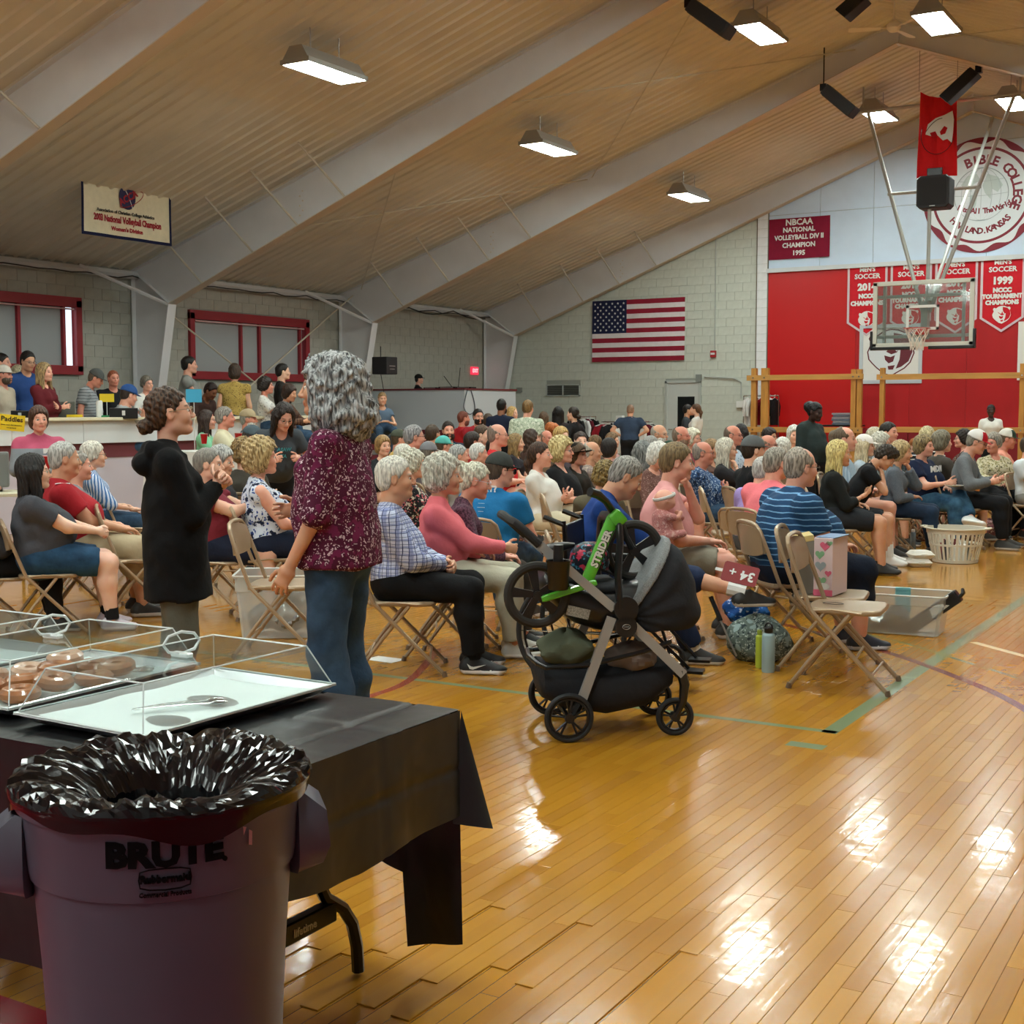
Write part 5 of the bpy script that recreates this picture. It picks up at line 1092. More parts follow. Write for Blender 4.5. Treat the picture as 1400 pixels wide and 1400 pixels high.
# --- rows behind, left to right
R = [
 ('smiling blonde woman wrapped in dark coat, far row', 524, 596, 118, dict(a=-60, sex='f', hair=('bob', '#8a6a40', '#b08c58'), sk='fair', shirt=cloth('plain', '#22262b'), sl=1.9)),
 ('man in olive cap and yellow shirt', 546, 588, 104, dict(a=10, hair=('crew', '#5a4a3a'), cap=('#4b5044', '#42463c'), sk='pink', shirt=cloth('plain', '#c6a860'), sl=.6)),
 ('grey man with dark sunglasses, red collar, far row', 567, 581, 120, dict(a=8, hair=('short', '#77757a', '#a3a2a2'), glasses='sun', sk='pink', shirt=cloth('plain', '#a04048'), sl=.6, collar=True, bulk=.4)),
 ('man with shaved brown hair turned away, olive vest', 592, 580, 104, dict(a=50, hair=('crew', '#4c3a2a'), sk='tan', shirt=cloth('plain', '#3a3a2c'), sl=.5)),
 ('dark bearded man in navy shirt facing the camera', 613, 576, 96, dict(a=-80, hair=('short', '#2a1f1a'), beard='#3a2c24', sk='pink', shirt=NVY, sl=.6)),
 ('person in teal baseball cap, middle rows', 607, 597, 112, dict(a=15, hair=('crew', '#5a4a3a'), cap=('#58b0a8', '#58b0a8'), sk='pink', shirt=cloth('plain', '#7a7d84'), sl=.6)),
 ('man in light grey cap seen from behind', 587, 605, 130, dict(a=35, hair=('crew', '#7a7268'), cap=('#7c7d82', '#b9b4b0'), sk='pink', shirt=cloth('plain', '#6a6064'), sl=.8)),
 ('person with short white hair behind the plaid shirt man', 553, 607, 126, dict(a=10, hair=('short', '#cfcbbf', '#e6e3d8'), shirt=cloth('plain', '#8a8c90'), sl=1.0)),
 ('curly white-haired woman in black and coral print blouse', 566, 616, 168, dict(a=10, sex='f', hair=('curly', '#b9b7a4', '#e0decc'), shirt=cloth('print', '#1f2024', '#d8747a', '#c9c6b8'), sl=1.2)),
 ('grey-haired person in profile behind the coral shirt', 628, 608, 130, dict(a=5, hair=('short', '#8f918f', '#bcbebc'), sk='pink', face='o', shirt=cloth('plain', '#a6a6a4'), sl=1.0)),
 ('white-haired man in profile behind the plum sweater', 655, 606, 132, dict(a=10, hair=('short', '#cfcec8', '#eae9e4'), sk='pink', face='o', shirt=cloth('plain', '#9a8f88'), sl=1.0)),
 ('dark-haired man in red t-shirt with glasses, far row', 647, 590, 112, dict(a=20, hair=('short', '#2c201a'), glasses='#222', sk='pink', shirt=RD, sl=.6)),
 ('brown-haired person with fair face left of the bald red shirt', 660, 581, 104, dict(a=-20, hair=('short', '#5a4636'), sk='pale', shirt=cloth('plain', '#7a2a30'), sl=.6)),
 ('bald man with glasses and bright red shirt', 681, 579, 128, dict(a=-4, hair=('fringe_only', '#8c7c70'), glasses='#7a4a40', sk='pink', shirt=cloth('plain', '#c92a30'), sl=.6, bulk=.5)),
 ('woman with dark bob below the bald man in red', 676, 600, 120, dict(a=40, sex='f', hair=('bob', '#16110f', '#2c2421'), shirt=cloth('plain', '#40302c'), sl=.8)),
 ('blonde woman in dark vest right of the bald man', 706, 593, 106, dict(a=-10, sex='f', hair=('long', '#7c6240', '#a88a5c'), sk='fair', shirt=cloth('plain', '#26242a'), sl=.6)),
 ('woman with brown waves below the green print shirt', 727, 587, 100, dict(a=20, sex='f', hair=('long_wavy', '#33241c', '#4c382c'), sk='pink', shirt=cloth('plain', '#4a3a34'), sl=.6)),
 ('bald red-faced man in the far rows beside orange hair', 748, 588, 98, dict(a=-50, hair=('fringe_only', '#8c7868'), sk='red', shirt=cloth('plain', '#7c7068'), sl=.6)),
 ('small blonde woman with round glasses, far rows', 768, 584, 100, dict(a=-40, sex='f', hair=('bob', '#b08c50', '#d0ac6c'), glasses='#555', sk='fair', shirt=cloth('plain', '#6a6058'), sl=.6)),
 ('dark-haired woman facing the camera, far rows', 794, 590, 106, dict(a=-75, sex='f', hair=('updo', '#2a1e18', '#40302a'), sk='pale', shirt=cloth('plain', '#4a4248'), sl=.6)),
 ('woman with brown hair half hidden behind the bald head', 815, 596, 104, dict(a=30, sex='f', hair=('bob', '#5c4630', '#7c6240'), shirt=cloth('plain', '#5a5048'), sl=.6)),
 ('bald man with white goatee and black shirt', 902, 580, 108, dict(a=-30, hair=('fringe_only', '#b0a89c'), beard='#d8d4cc', glasses='#666', sk='tan', shirt=BLK, sl=.6)),
 ('bald man with brown beard and red glasses', 932, 582, 112, dict(a=-20, hair=('fringe_only', '#8a7868'), beard='#8a6c58', glasses='#a03030', sk='red', shirt=cloth('plain', '#4c4a34'), sl=.8)),
 ('small white-haired woman below the couple at the door', 948, 587, 104, dict(a=-30, sex='f', hair=('fluffy', '#d8d2b8', '#ece8d4'), glasses='#666', sk='pink', shirt=cloth('plain', '#8a4048'), sl=.8)),
 ('woman with tawny hair and raised hands beside white hair', 974, 601, 114, dict(a=-30, sex='f', hair=('bob', '#7c5f40', '#a3825a'), sk='tan', shirt=cloth('plain', '#5a4038'), sl=.6, arms=('up', 'up'))),
 ('bald man in blue leaf print shirt', 1003, 581, 112, dict(a=-20, hair=('fringe_only', '#7c6c60'), glasses='#7a5048', sk='red', shirt=cloth('print', '#b8c8d8', '#2c5478'), sl=.6)),
 ('black-haired woman behind the blue leaf print shirt', 1014, 580, 96, dict(a=60, sex='f', hair=('long', '#121012', '#2a2628'), shirt=cloth('plain', '#30302e'), sl=.6)),
 ('bald man with dark glasses behind the grey cap', 1051, 594, 124, dict(a=-12, hair=('fringe_only', '#8c7c70'), glasses='#222', sk='red', shirt=cloth('plain', '#7c8890'), sl=.6)),
 ('dark-haired woman beneath the wooden post', 1053, 586, 94, dict(a=-30, sex='f', hair=('curly', '#1c1614', '#352a26'), glasses='#333', sk='tan', shirt=cloth('plain', '#3c3430'), sl=.6)),
 ('woman with cream white curls left of the standing woman', 1071, 600, 118, dict(a=60, sex='f', hair=('fluffy', '#dad6c8', '#eeebe0'), shirt=cloth('plain', '#b0a898'), sl=.8)),
 ('small white-haired woman facing the camera, far right rows', 1086, 583, 94, dict(a=-75, sex='f', hair=('fluffy', '#cfcdc4', '#e8e6de'), sk='fair', shirt=cloth('plain', '#c0b498'), sl=.8)),
 ('pink-faced person behind the balding light blue shirt man', 1144, 588, 96, dict(a=-10, hair=('short', '#7a6a58'), sk='red', shirt=cloth('plain', '#8a8078'), sl=.8)),
 ('brown-haired person left of the charcoal jacket', 1203, 589, 106, dict(a=20, hair=('short', '#6a4c30'), sk='pink', shirt=cloth('plain', '#5a5450'), sl=.8)),
 ('woman in pale pink top, far row under the flag', 838, 592, 92, dict(a=-20, sex='f', hair=('bob', '#6a5038', '#8a6c4c'), sk='fair', shirt=cloth('plain', '#b08a88'), sl=.8)),
 ('man with silver hair and tan shirt right of the grey hair', 891, 596, 118, dict(a=10, hair=('short', '#9c9a96'), sk='pink', shirt=cloth('plain', '#8a7c64'), sl=.6)),
 ('elderly person with white hair at far right rows', 1100, 594, 100, dict(a=10, hair=('short', '#d4d2ca'), sk='pink', shirt=cloth('plain', '#9aa0a4'), sl=.8)),
]
for lb, x, y, s, kw in R: person(lb, x, y, s, **kw)
# --- standing at the back
person('black-haired bearded man in navy top standing, turned away', 686, 545, 84, pose='stand', a=70, lean=0, hair=('crew', '#15110f'), beard='#15110f', cap=None, sk='brown', shirt=cloth('plain', '#1a2338'), sl=1.9, pants=BLK, arms=('side', 'side'))
person('blonde woman standing behind the navy hooded top', 701, 556, 78, pose='stand', a=-30, sex='f', hair=('long', '#b08c58', '#d0ac70'), sk='fair', shirt=RD, sl=.6, pants=BLK, arms=('side', 'side'))
person('man in pale green print shirt standing, back to camera', 722, 547, 92, pose='stand', a=75, lean=0, hy=-10, hair=('short', '#6a5030', '#8c6c40'), sk='pink', shirt=cloth('print', '#b4bfa8', '#7c8c78', '#d8dccc'), sl=.7, bulk=.4, pants=KHK, arms=('side', 'side'))
person('woman with long black hair standing, back to camera', 763, 556, 84, pose='stand', a=95, sex='f', hair=('very_long', '#100e0e', '#221e1e'), shirt=cloth('plain', '#2a2426'), sl=.6, pants=BLK, arms=('side', 'side'))
person('woman with dark bun in black top facing left', 783, 556, 84, pose='stand', a=150, sex='f', hair=('bun', '#1c1512', '#35281f'), sk='fair', shirt=BLK, sl=1.9, pants=BLK, arms=('hips', 'hips'))
person('woman with orange headscarf low among the rows', 752, 577, 90, pose='sit', a=120, sex='f', hair=('headwrap', '#b05a2c', '#d07a44'), sk='tan', shirt=cloth('plain', '#6a4030'), sl=.6)
person('brown-haired woman between green shirt and black hair', 744, 563, 76, pose='stand', a=60, sex='f', hair=('long', '#4c3a2a', '#6a5440'), shirt=cloth('plain', '#5a4a44'), sl=.6, pants=BLK, arms=('side', 'side'))
person('bald man in slate shirt standing behind the clothes rack', 862, 553, 68, pose='stand', a=85, lean=12, hair=('crew', '#9a7a64'), sk='tan', shirt=cloth('plain', '#2f3d52'), sl=.6, bulk=.6, pants=BLK, arms=('hips', 'hips'))
person('man in charcoal t-shirt kissing the woman at the door', 941, 553, 66, pose='stand', a=0, hair=('short', '#1c1614'), sk='tan', shirt=cloth('plain', '#3c4248'), sl=.6, pants=BLK, arms=('side', 'side'))
person('woman with ponytail in white t-shirt at the door', 951, 552, 68, pose='stand', a=160, sex='f', hair=('pony', '#4a3220', '#6a4a32'), sk='fair', shirt=WHT, sl=.6, pants=JEAN, arms=('side', 'side'))
person('woman with black headscarf and dark green hooded sweatshirt standing', 1115, 550, 112, pose='stand', a=-35, hp=14, sex='f', hair=('headwrap', '#0b0b0c', '#17171a'), sk='dark', shirt=cloth('plain', '#26302f'), sl=1.9, hood=True, bulk=.6, pants=BLK, arms=('side', 'side'))
person('girl in white t-shirt with dark topknot standing by the wooden rail', 1355, 553, 72, pose='stand', a=-80, hy=-15, sex='f', hair=('updo', '#0e0c0c', '#1c1818'), sk='dark', shirt=WHT, sl=.55, pants=BLK, arms=('side', 'side'))
# --- people at the raised counter and on the low bleachers by the left wall
Zb = .42
L_ = [
 ('dark-haired person at the top left edge above the counter', 3, 483, 94, dict(a=-20, hair=('short', '#1c1412'), sk='pink', shirt=cloth('plain', '#6a2a30'), sl=.6)),
 ('bearded man in white cap turned at the left edge', 6, 500, 102, dict(a=-30, hair=('crew', '#4a3a30'), cap=('#c9c4b8', '#c9c4b8'), beard='#5a4a3c', sk='red', shirt=cloth('plain', '#b8ac98'), sl=.6)),
 ('ash-blonde woman in purple sweater, back to camera', 25, 500, 100, dict(a=60, sex='f', hair=('bob', '#8c8068', '#b8ac8c'), shirt=cloth('plain', '#261c3c'), sl=1.9)),
 ('man with glasses in blue shirt by the left window', 38, 480, 95, dict(a=-60, hp=12, hair=('short', '#15110f'), glasses='#222', sk='tan', shirt=cloth('plain', '#27457c'), sl=1.9)),
 ('woman with long blonde hair in maroon top behind the counter', 61, 496, 106, dict(a=-35, sex='f', hair=('very_long', '#7c6444', '#b09468'), sk='pink', shirt=cloth('plain', '#5a161e'), sl=1.9, arms=('fold', 'fold'))),
 ('man in grey cap and striped polo leaning on the counter', 131, 506, 100, dict(a=-12, hp=20, lean=6, hair=('crew', '#6a5a4c'), cap=('#4a4d4c', '#44474a'), sk='red', shirt=cloth('hstripe', '#8c8f92', '#3c4248', sc=1.4), sl=.6, bulk=.6)),
 ('red-haired man in black t-shirt behind the counter', 155, 506, 96, dict(a=-70, hair=('crew', '#8a4a30'), sk='red', shirt=BLK, sl=.6, bulk=.4)),
 ('grey-haired woman with glasses in white shirt by the counter', 201, 514, 94, dict(a=-50, sex='f', hair=('pixie', '#5c564e', '#7c766c'), glasses='#333', sk='pink', shirt=WHT, sl=.7)),
 ('dark-haired man in grey vest standing right of the column', 259, 487, 84, dict(a=0, hair=('short', '#1c1613'), sk='pink', shirt=cloth('plain', '#8a8a86'), sl=.3, bulk=.5, arms=('fold', 'fold'))),
 ('woman in yellow leopard blouse, back to camera', 321, 498, 88, dict(a=80, lean=4, sex='f', hair=('bob', '#2c1f18', '#4a382c'), sk='tan', shirt=cloth('floral', '#a88c4a', '#3a2c18', sc=1.2), sl=.3, pants=JEAN, bulk=.3)),
 ('young man in black jacket standing by the right red window', 387, 497, 84, dict(a=5, hair=('short', '#15110f'), sk='fair', shirt=cloth('plain', '#211d1b'), sl=1.9, pants=BLK)),
]
for lb, x, y, s, kw in L_: person(lb, x, y, s, pose='stand', z0=Zb, pants=kw.pop('pants', BLK), arms=kw.pop('arms', ('side', 'side')), h=.022, **kw)
S_ = [
 ('man in blue cap sitting with hands at his face', 176, 527, 98, .45, dict(a=20, hp=16, hair=('crew', '#3a2c24'), cap=('#2c4f88', '#2c4f88'), sk='pink', shirt=cloth('plain', '#a3a7aa'), sl=.6, arms=('up', 'up'))),
 ('dark-haired woman in white and grey print blouse sitting upright', 364, 516, 88, .72, dict(a=0, sex='f', hair=('curly', '#1a1412', '#2e2420'), sk='red', shirt=cloth('print', '#cfcdc8', '#7c7c80'), sl=.7, arms=('hold', 'hold'))),
 ('woman in brown flannel sitting by the right red window', 396, 526, 90, .62, dict(a=-25, hp=14, sex='f', hair=('bob', '#2a1c16', '#3c2a22'), sk='tan', shirt=cloth('plaid', '#4a2c26', '#2a1a18', '#8a6a50'), sl=1.9, arms=('hold', 'hold'))),
 ('bent person in brown jacket beside the blue sign', 288, 524, 86, .5, dict(a=-40, lean=20, hp=20, hair=('short', '#2a1c18'), sk='brown', shirt=cloth('plain', '#4a342e'), sl=1.9)),
 ('woman in mint green shirt at the cloth-covered table', 283, 561, 108, .24, dict(a=-10, sex='f', hair=('long', '#2a1c18', '#40302a'), glasses='#333', sk='pink', shirt=cloth('plain', '#7cba94'), sl=.9, arms=('hold', 'hold'))),
 ('grey-haired man in cream polo at the cloth-covered table', 308, 556, 110, .24, dict(a=-4, hair=('short', '#77706a', '#98928a'), sk='red', shirt=cloth('plain', '#cfc8aa'), sl=.6, collar=True, arms=('hold', 'hold'), bulk=.4)),
 ('bearded man in khaki cap and grey t-shirt', 340, 560, 106, .24, dict(a=-14, hair=('crew', '#9a9488'), cap=('#a8987a', '#a8987a'), beard='#c9c5bc', sk='red', shirt=cloth('plain', '#5c6670'), sl=.6)),
 ('woman in yellow cardigan with a child on her lap', 516, 556, 80, .55, dict(a=-60, hp=16, sex='f', hair=('long', '#2c1f18', '#453428'), sk='tan', shirt=cloth('plain', '#b0902c'), sl=1.9, pants=cloth('plain', '#3c4450'), arms=('hold', 'hold'))),
 ('small child sitting on the woman in the yellow cardigan', 523, 564, 84, .72, dict(a=-80, sex='c', hair=('child', '#8a6a44', '#a8865a'), sk='tan', shirt=cloth('plain', '#56687c'), sl=.4, shoes=None)),
 ('bald bearded man in bright red sweater by the white booth', 634, 562, 86, .30, dict(a=20, hair=('crew', '#7a4030'), beard='#7a4030', sk='red', shirt=cloth('plain', '#a01a22'), sl=1.9, bulk=.4, arms=('fold', 'fold'))),
 ('dark bearded man with glasses in red shirt by the booth', 654, 559, 86, .32, dict(a=-70, hair=('short', '#181210'), beard='#181210', glasses='#222', sk='pink', shirt=cloth('plain', '#96202a'), sl=.6)),
 ('brown-haired child beside the bearded man in red', 668, 565, 84, 0, dict(a=60, sex='c', hair=('child', '#3c2a20', '#54402f'), sk='pink', shirt=cloth('plain', '#7c2028'), sl=.6)),
 ('man in black cap sitting in the raised booth', 573, 512, 58, 1.18, dict(a=0, hair=('crew', '#15110f'), cap=('#0e0e10', '#0e0e10'), sk='pink', shirt=cloth('plain', '#0f0f12'), sl=.6)),
]
for lb, x, y, s, z0, kw in S_: person(lb, x, y, s, z0=z0, pants=kw.pop('pants', JEAN), chair_=False, h=.022, **kw)
person('man in blue-grey cap low in front of the khaki cap', 345, 583, 122, a=-10, hp=14, hair=('crew', '#3c342e'), cap=('#4c5a62', '#36424a'), sk='red', shirt=cloth('plain', '#4a5560'), sl=.6, pants=JEAN)
Pn = person('brown-haired woman in pink and grey hooded top', 53, 556, 158, pose='stand', a=-78, sex='f', hair=('bob', '#3c261c', '#5c3f30'), sk='pink', shirt=cloth('block', '#7c8288', '#b5526c', sc=1.33), sl=1.9, hood=True, bulk=.5, pants=BLK, arms=(((.26, .10, .25), (-.2, .6, -.9), (0, -1, 0), 'curl'), 'lap'))
person('person cropped at the left edge, only black trousers showing', -22, 640, 205, a=2, hair=('short', '#3c3028'), shirt=cloth('plain', '#2c2c30'), sl=1.2, pants=cloth('plain', '#0d0d10'))
print('people', NP_[0], 'T', time.time()-T0)
# ------------------------------------------------------------------ materials for objects
def thinglass(name, tint='#ffffff', haze=0.0, refl=1.0):
    if name in MATS: return MATS[name]
    m = bpy.data.materials.new(name); MATS[name] = m; m.use_nodes = True; N, L = nodes_of(m); N.clear()
    o = N.new('ShaderNodeOutputMaterial'); t = N.new('ShaderNodeBsdfTransparent'); t.inputs[0].default_value = lin(tint); g = N.new('ShaderNodeBsdfGlossy'); g.inputs['Roughness'].default_value = .06
    f = N.new('ShaderNodeLayerWeight'); f.inputs[0].default_value = .5; pw = N.new('ShaderNodeMath'); pw.operation = 'POWER'; pw.inputs[1].default_value = 4.5; L.new(f.outputs['Facing'], pw.inputs[0]); ma = N.new('ShaderNodeMath'); ma.operation = 'MULTIPLY_ADD'; ma.inputs[1].default_value = .85; ma.inputs[2].default_value = .06; L.new(pw.outputs[0], ma.inputs[0]); mx = N.new('ShaderNodeMixShader'); k = N.new('ShaderNodeMath'); k.operation = 'MULTIPLY'; k.inputs[1].default_value = refl; L.new(ma.outputs[0], k.inputs[0])
    L.new(k.outputs[0], mx.inputs[0]); L.new(t.outputs[0], mx.inputs[1]); L.new(g.outputs[0], mx.inputs[2]); out = mx
    if haze:
        d = N.new('ShaderNodeBsdfDiffuse'); d.inputs[0].default_value = lin('#dcdedc'); m2 = N.new('ShaderNodeMixShader'); m2.inputs[0].default_value = haze; L.new(mx.outputs[0], m2.inputs[1]); L.new(d.outputs[0], m2.inputs[2]); out = m2
    L.new(out.outputs[0], o.inputs[0]); return m
CLEAR = thinglass('clear_acrylic', '#f4f8f8'); MILKY = thinglass('milky_plastic', '#eef0ee', .34); GLASSB = thinglass('backboard_glass', '#dfe6e4', .05)
BLKP = mat('black_plastic', '#101012', .35); BLKM = mat('black_metal', '#0e0e10', .3, .4); STEEL = mat('steel', '#b8bab8', .25, 1); ALU = mat('brushed_aluminium', '#a7a7a4', .38, .9); WPAINT = mat('white_paint', '#d6d7d4', .45)
MW = lambda x, z, y=Y1-.03: Matrix(((1, 0, 0, x), (0, 0, -1, y), (0, 1, 0, z), (0, 0, 0, 1)))        # faces the camera side of the back wall
def arc_text(mb, s, r, a0, a1, size, M, mi, flip=False, **kw):
    n = len(s)
    for i, ch in enumerate(s):
        if ch == ' ': continue
        a = a0+(a1-a0)*(i/(n-1)); A = math.radians(a)
        R = Matrix.Rotation(A-math.pi/2 if not flip else A+math.pi/2, 4, 'Z'); text_into(mb, ch, size, M @ TR(r*math.cos(A), r*math.sin(A), 0) @ R, mi, **kw)
BEAR_OUT = [(-.30, .36), (-.42, .40), (-.47, .30), (-.42, .20), (-.50, .02), (-.47, -.14), (-.40, -.22), (-.30, -.32), (-.14, -.45), (.02, -.50), (.16, -.42), (.30, -.34), (.42, -.22), (.50, -.02), (.46, .16), (.44, .26), (.48, .36), (.42, .44), (.30, .42), (.16, .48), (0, .50), (-.16, .46)]
def bear(mb, M, w, cw=0, cm=1, h=None):   # simplified bear-head emblem: light silhouette, dark outline, dark right half, brow, eyes, muzzle
    h = h or w; S = lambda P, k=1.0: [(p[0]*w*k, p[1]*h*k) for p in P]
    mb.prism(S(BEAR_OUT, 1.06), .002, cm, M); mb.prism(S(BEAR_OUT), .003, cw, M)
    D = [S(q) for q in ([(.06, .44), (.30, .38), (.44, .24), (.48, 0), (.40, -.20), (.24, -.32), (.12, -.36), (.20, -.16), (.22, .06), (.10, .14), (.06, .26)],
         [(-.22, .16), (-.02, .05), (.04, .20), (.08, .05), (.24, .16), (.14, .0), (.02, -.04), (-.10, .02)], [(-.14, -.06), (.0, -.10), (.10, -.06), (.06, -.20), (-.04, -.24), (-.12, -.16)], [(-.06, -.30), (.10, -.28), (.06, -.38), (-.04, -.38)])]
    for q in D: mb.prism(q, .004, cm, M)
    mb.prism(S([(-.16, .07), (-.06, .06), (-.10, .02)]), .005, cw, M); mb.prism(S([(.10, .06), (.19, .07), (.13, .02)]), .005, cw, M)
# ------------------------------------------------------------------ flag, banners, seal
def waved(w, h, amp, fx_=3, ph=0): return lambda x, y: amp*(math.sin(x/w*6.28*fx_+ph+y*2)*.6+math.sin(x*9+y*5+ph)*.4)
m = MB(); w, h = 2.52, 1.52; dz = waved(w, h, .012, 5); M0 = MW(-14.18, 3.44)
def strip(x0, x1, y0, y1, mi, nu=24, z=0, mb=None):
    (mb or m).sheet(lambda u, v: M0 @ Vector((x0+(x1-x0)*u, y0+(y1-y0)*v, .02+z+dz(x0+(x1-x0)*u, y0+(y1-y0)*v))), nu, 2, mi)
for i in range(13): strip(-w/2, w/2, h/2-h*(i+1)/13, h/2-h*i/13, 0 if i % 2 == 0 else 1)
fl_ = m.obj('stripe_field', [cloth('plain', '#8a1f33'), cloth('plain', '#d2cdd0')], smooth=True)
FLG_ = thing('national_flag', 'large stars and stripes flag hung on the grey block wall', 'flag', (-14.18, Y1-.03, 3.44)); fl_.parent = FLG_; fl_.matrix_parent_inverse = Matrix.Translation(-Vector(FLG_.location))
def adopt(o, p): o.parent = p; o.matrix_parent_inverse = Matrix.Translation(-Vector(p.location)) if p.rotation_euler.z == 0 else (TR(*p.location) @ RZ(p.rotation_euler.z)).inverted(); return o
m = MB(); strip(-w/2, -w/2+w*.38, h/2-h*7/13, h/2, 0, z=.004); adopt(m.obj('blue_canton', [cloth('plain', '#1c2140')], smooth=True), FLG_)
m = MB()
for r in range(9):
    for c in range(6 if r % 2 == 0 else 5):
        cx = -w/2+w*.38*((c*2+(1 if r % 2 == 0 else 2))/12); cy = h/2-h*7/13*((r+1)/10)
        P = [(cx+(.034 if k % 2 == 0 else .014)*math.sin(k*math.pi/5), cy+(.034 if k % 2 == 0 else .014)*math.cos(k*math.pi/5)) for k in range(10)]
        m.prism(P[::-1], .003, M=M0 @ TR(0, 0, .026+dz(cx, cy)))
o = adopt(m.obj('stars', [WPAINT]), FLG_); o['kind'] = 'stuff'
def banner(label, cx, cz, w, h, lines, cols, border=None, point=0, M=None, nm='pennant', grp=None, amp=.01, emblem=None, y=Y1-.05):
    t = thing(nm, label, 'banner', group=grp); M = M or MW(cx, cz, y); dzf = waved(w, h, amp, 2, cx); m = MB()
    def edge(u): return -h/2-(point*(1-abs(u*2-1)))
    m.sheet(lambda u, v: M @ Vector(((u-.5)*w, h/2+(edge(u)-h/2)*(1-v), dzf((u-.5)*w, v*h))), 16, 8, 0); m.obj('cloth', [cols[0]], t, smooth=True)
    if border:
        m = MB(); b_ = border[1]
        for (u0, u1) in ((0, b_/w), (1-b_/w, 1)): m.sheet(lambda u, v: M @ Vector(((u0+(u1-u0)*u-.5)*w, h/2+(edge(u0+(u1-u0)*u)-h/2)*(1-v), .004+dzf((u0+(u1-u0)*u-.5)*w, v*h))), 2, 8)
        m.sheet(lambda u, v: M @ Vector(((u-.5)*w, h/2-b_*v, .005+dzf((u-.5)*w, h))), 16, 1); m.sheet(lambda u, v: M @ Vector(((u-.5)*w, edge(u)+b_*1.1*v, .005+dzf((u-.5)*w, 0))), 16, 1); m.obj('border', [border[0]], t, smooth=True)
    m = MB()
    for (s, x_, y_, sz, *rest) in lines: text_into(m, s, sz, M, fn=lambda p, x_=x_, y_=y_: Vector((p.x+x_, p.y+y_, p.z+.010+dzf(p.x+x_, p.y+y_+h/2))), bold=rest[0] if rest else sz*.02, sx=rest[1] if len(rest) > 1 else 1, extrude=.001)
    if lines: m.obj('lettering', [cols[1]], t)
    if emblem:
        m = MB(); bear(m, M @ TR(emblem[0], emblem[1], .012), emblem[2], 0, 1, emblem[3] if len(emblem) > 3 else None); m.obj('bear_emblem', [WPAINT, cols[0] if len(cols) < 3 else cols[2]], t)
    return t
MAR = cloth('plain', '#7d1530'); RDB = cloth('plain', '#c0202c'); LTB = cloth('plain', '#c9b9c0')
banner('maroon banner reading NBCAA national volleyball champion 1995', -10.10, 5.42, 1.45, .93, [('NBCAA', 0, .36, .19, .006), ('NATIONAL', 0, .19, .15, .005), ('VOLLEYBALL DIV II', 0, .02, .15, .005, .93), ('CHAMPION', 0, -.16, .15, .005), ('1995', 0, -.34, .15, .005)], [MAR, WPAINT], amp=.014)
MS = lambda yr, l2: [("MEN'S", 0, .53, .13, .005), ('SOCCER', 0, .38, .15, .005), (yr, 0, .14, .21, .012), ('NCCC', 0, -.06, .13, .010)]+l2
TC = [('TOURNAMENT', 0, -.19, .125, .009, .95), ('CHAMPIONS', 0, -.32, .125, .009, .95)]; CH1 = [('CHAMPIONS', 0, -.22, .135, .009, .95)]
for x_, yr, l2, lb in ((-8.50, '2014', CH1, "red pennant banner reading men's soccer 2014, leftmost of four"), (-7.53, '2017', TC, "red pennant banner partly behind the backboard, second from left"), (-6.56, '2012', CH1, "red pennant banner behind the right half of the backboard"), (-5.60, '1999', TC, "red pennant banner reading men's soccer 1999, rightmost of four")):
    banner(lb, x_, 4.08, .90, 1.30, MS(yr, l2), [RDB, WPAINT, RDB], border=(LTB, .05), point=.30, grp='red soccer pennants', emblem=(0, -.58, .38), amp=.006)
MB2 = Matrix(((0, 0, 1, -16.0), (1, 0, 0, 15.03), (0, 1, 0, 4.62), (0, 0, 0, 1)))
bn = banner('white banner with navy border, 2003 national volleyball champion, under the roof', 0, 0, 1.86, .92, [('2003 National Volleyball Champion', 0, -.17, .14, .006, .70), ("Women's Division", -.02, -.31, .085, .004)], [cloth('plain', '#d8d0b4'), mat('banner_red_print', '#9a1c2c', .6)], border=(cloth('plain', '#171c3c'), .045), M=MB2, nm='banner', amp=.012)
m = MB(); text_into(m, 'Association of Christian College Athletics', .07, MB2 @ TR(-.05, -.055, .024), bold=.002); m.obj('black_lettering', [BLKP], bn)
m = MB(); E_ = lambda rx, ry, n=24: [(rx*math.cos(2*math.pi*i/n), ry*math.sin(2*math.pi*i/n)) for i in range(n)]
m.prism(E_(.17, .19), .003, 0, MB2 @ TR(-.02, .20, .022)); m.sheet(lambda u, v: MB2 @ TR(-.02, .20, .028) @ Vector((-.10+.2*u+.015*v, .16-.34*u+.05*math.sin(u*3), 0)), 8, 1, 1)
m.tube([MB2 @ TR(.05, .18, .03) @ Vector((.26*math.cos(a), .10*math.sin(a)+.11*math.cos(a), 0)) for a in [math.radians(q) for q in range(-150, 100, 10)]], .006, 4, 2); text_into(m, 'ACCA', .15, MB2 @ TR(-.01, .19, .032) @ RZ(.5), 2, bold=.006)
m.obj('ball_emblem', [mat('emblem_navy', '#1a1a4a', .5), WPAINT, MATS['banner_red_print']], bn)
for dy in (-.9, .9):
    m = MB(); m.tube([(-16.0, 15.03+dy, 5.06), (-16.0, 15.03+dy, roof_z(-16)-.02)], .004, 4); m.obj('hanging_wire', [STEEL], bn)
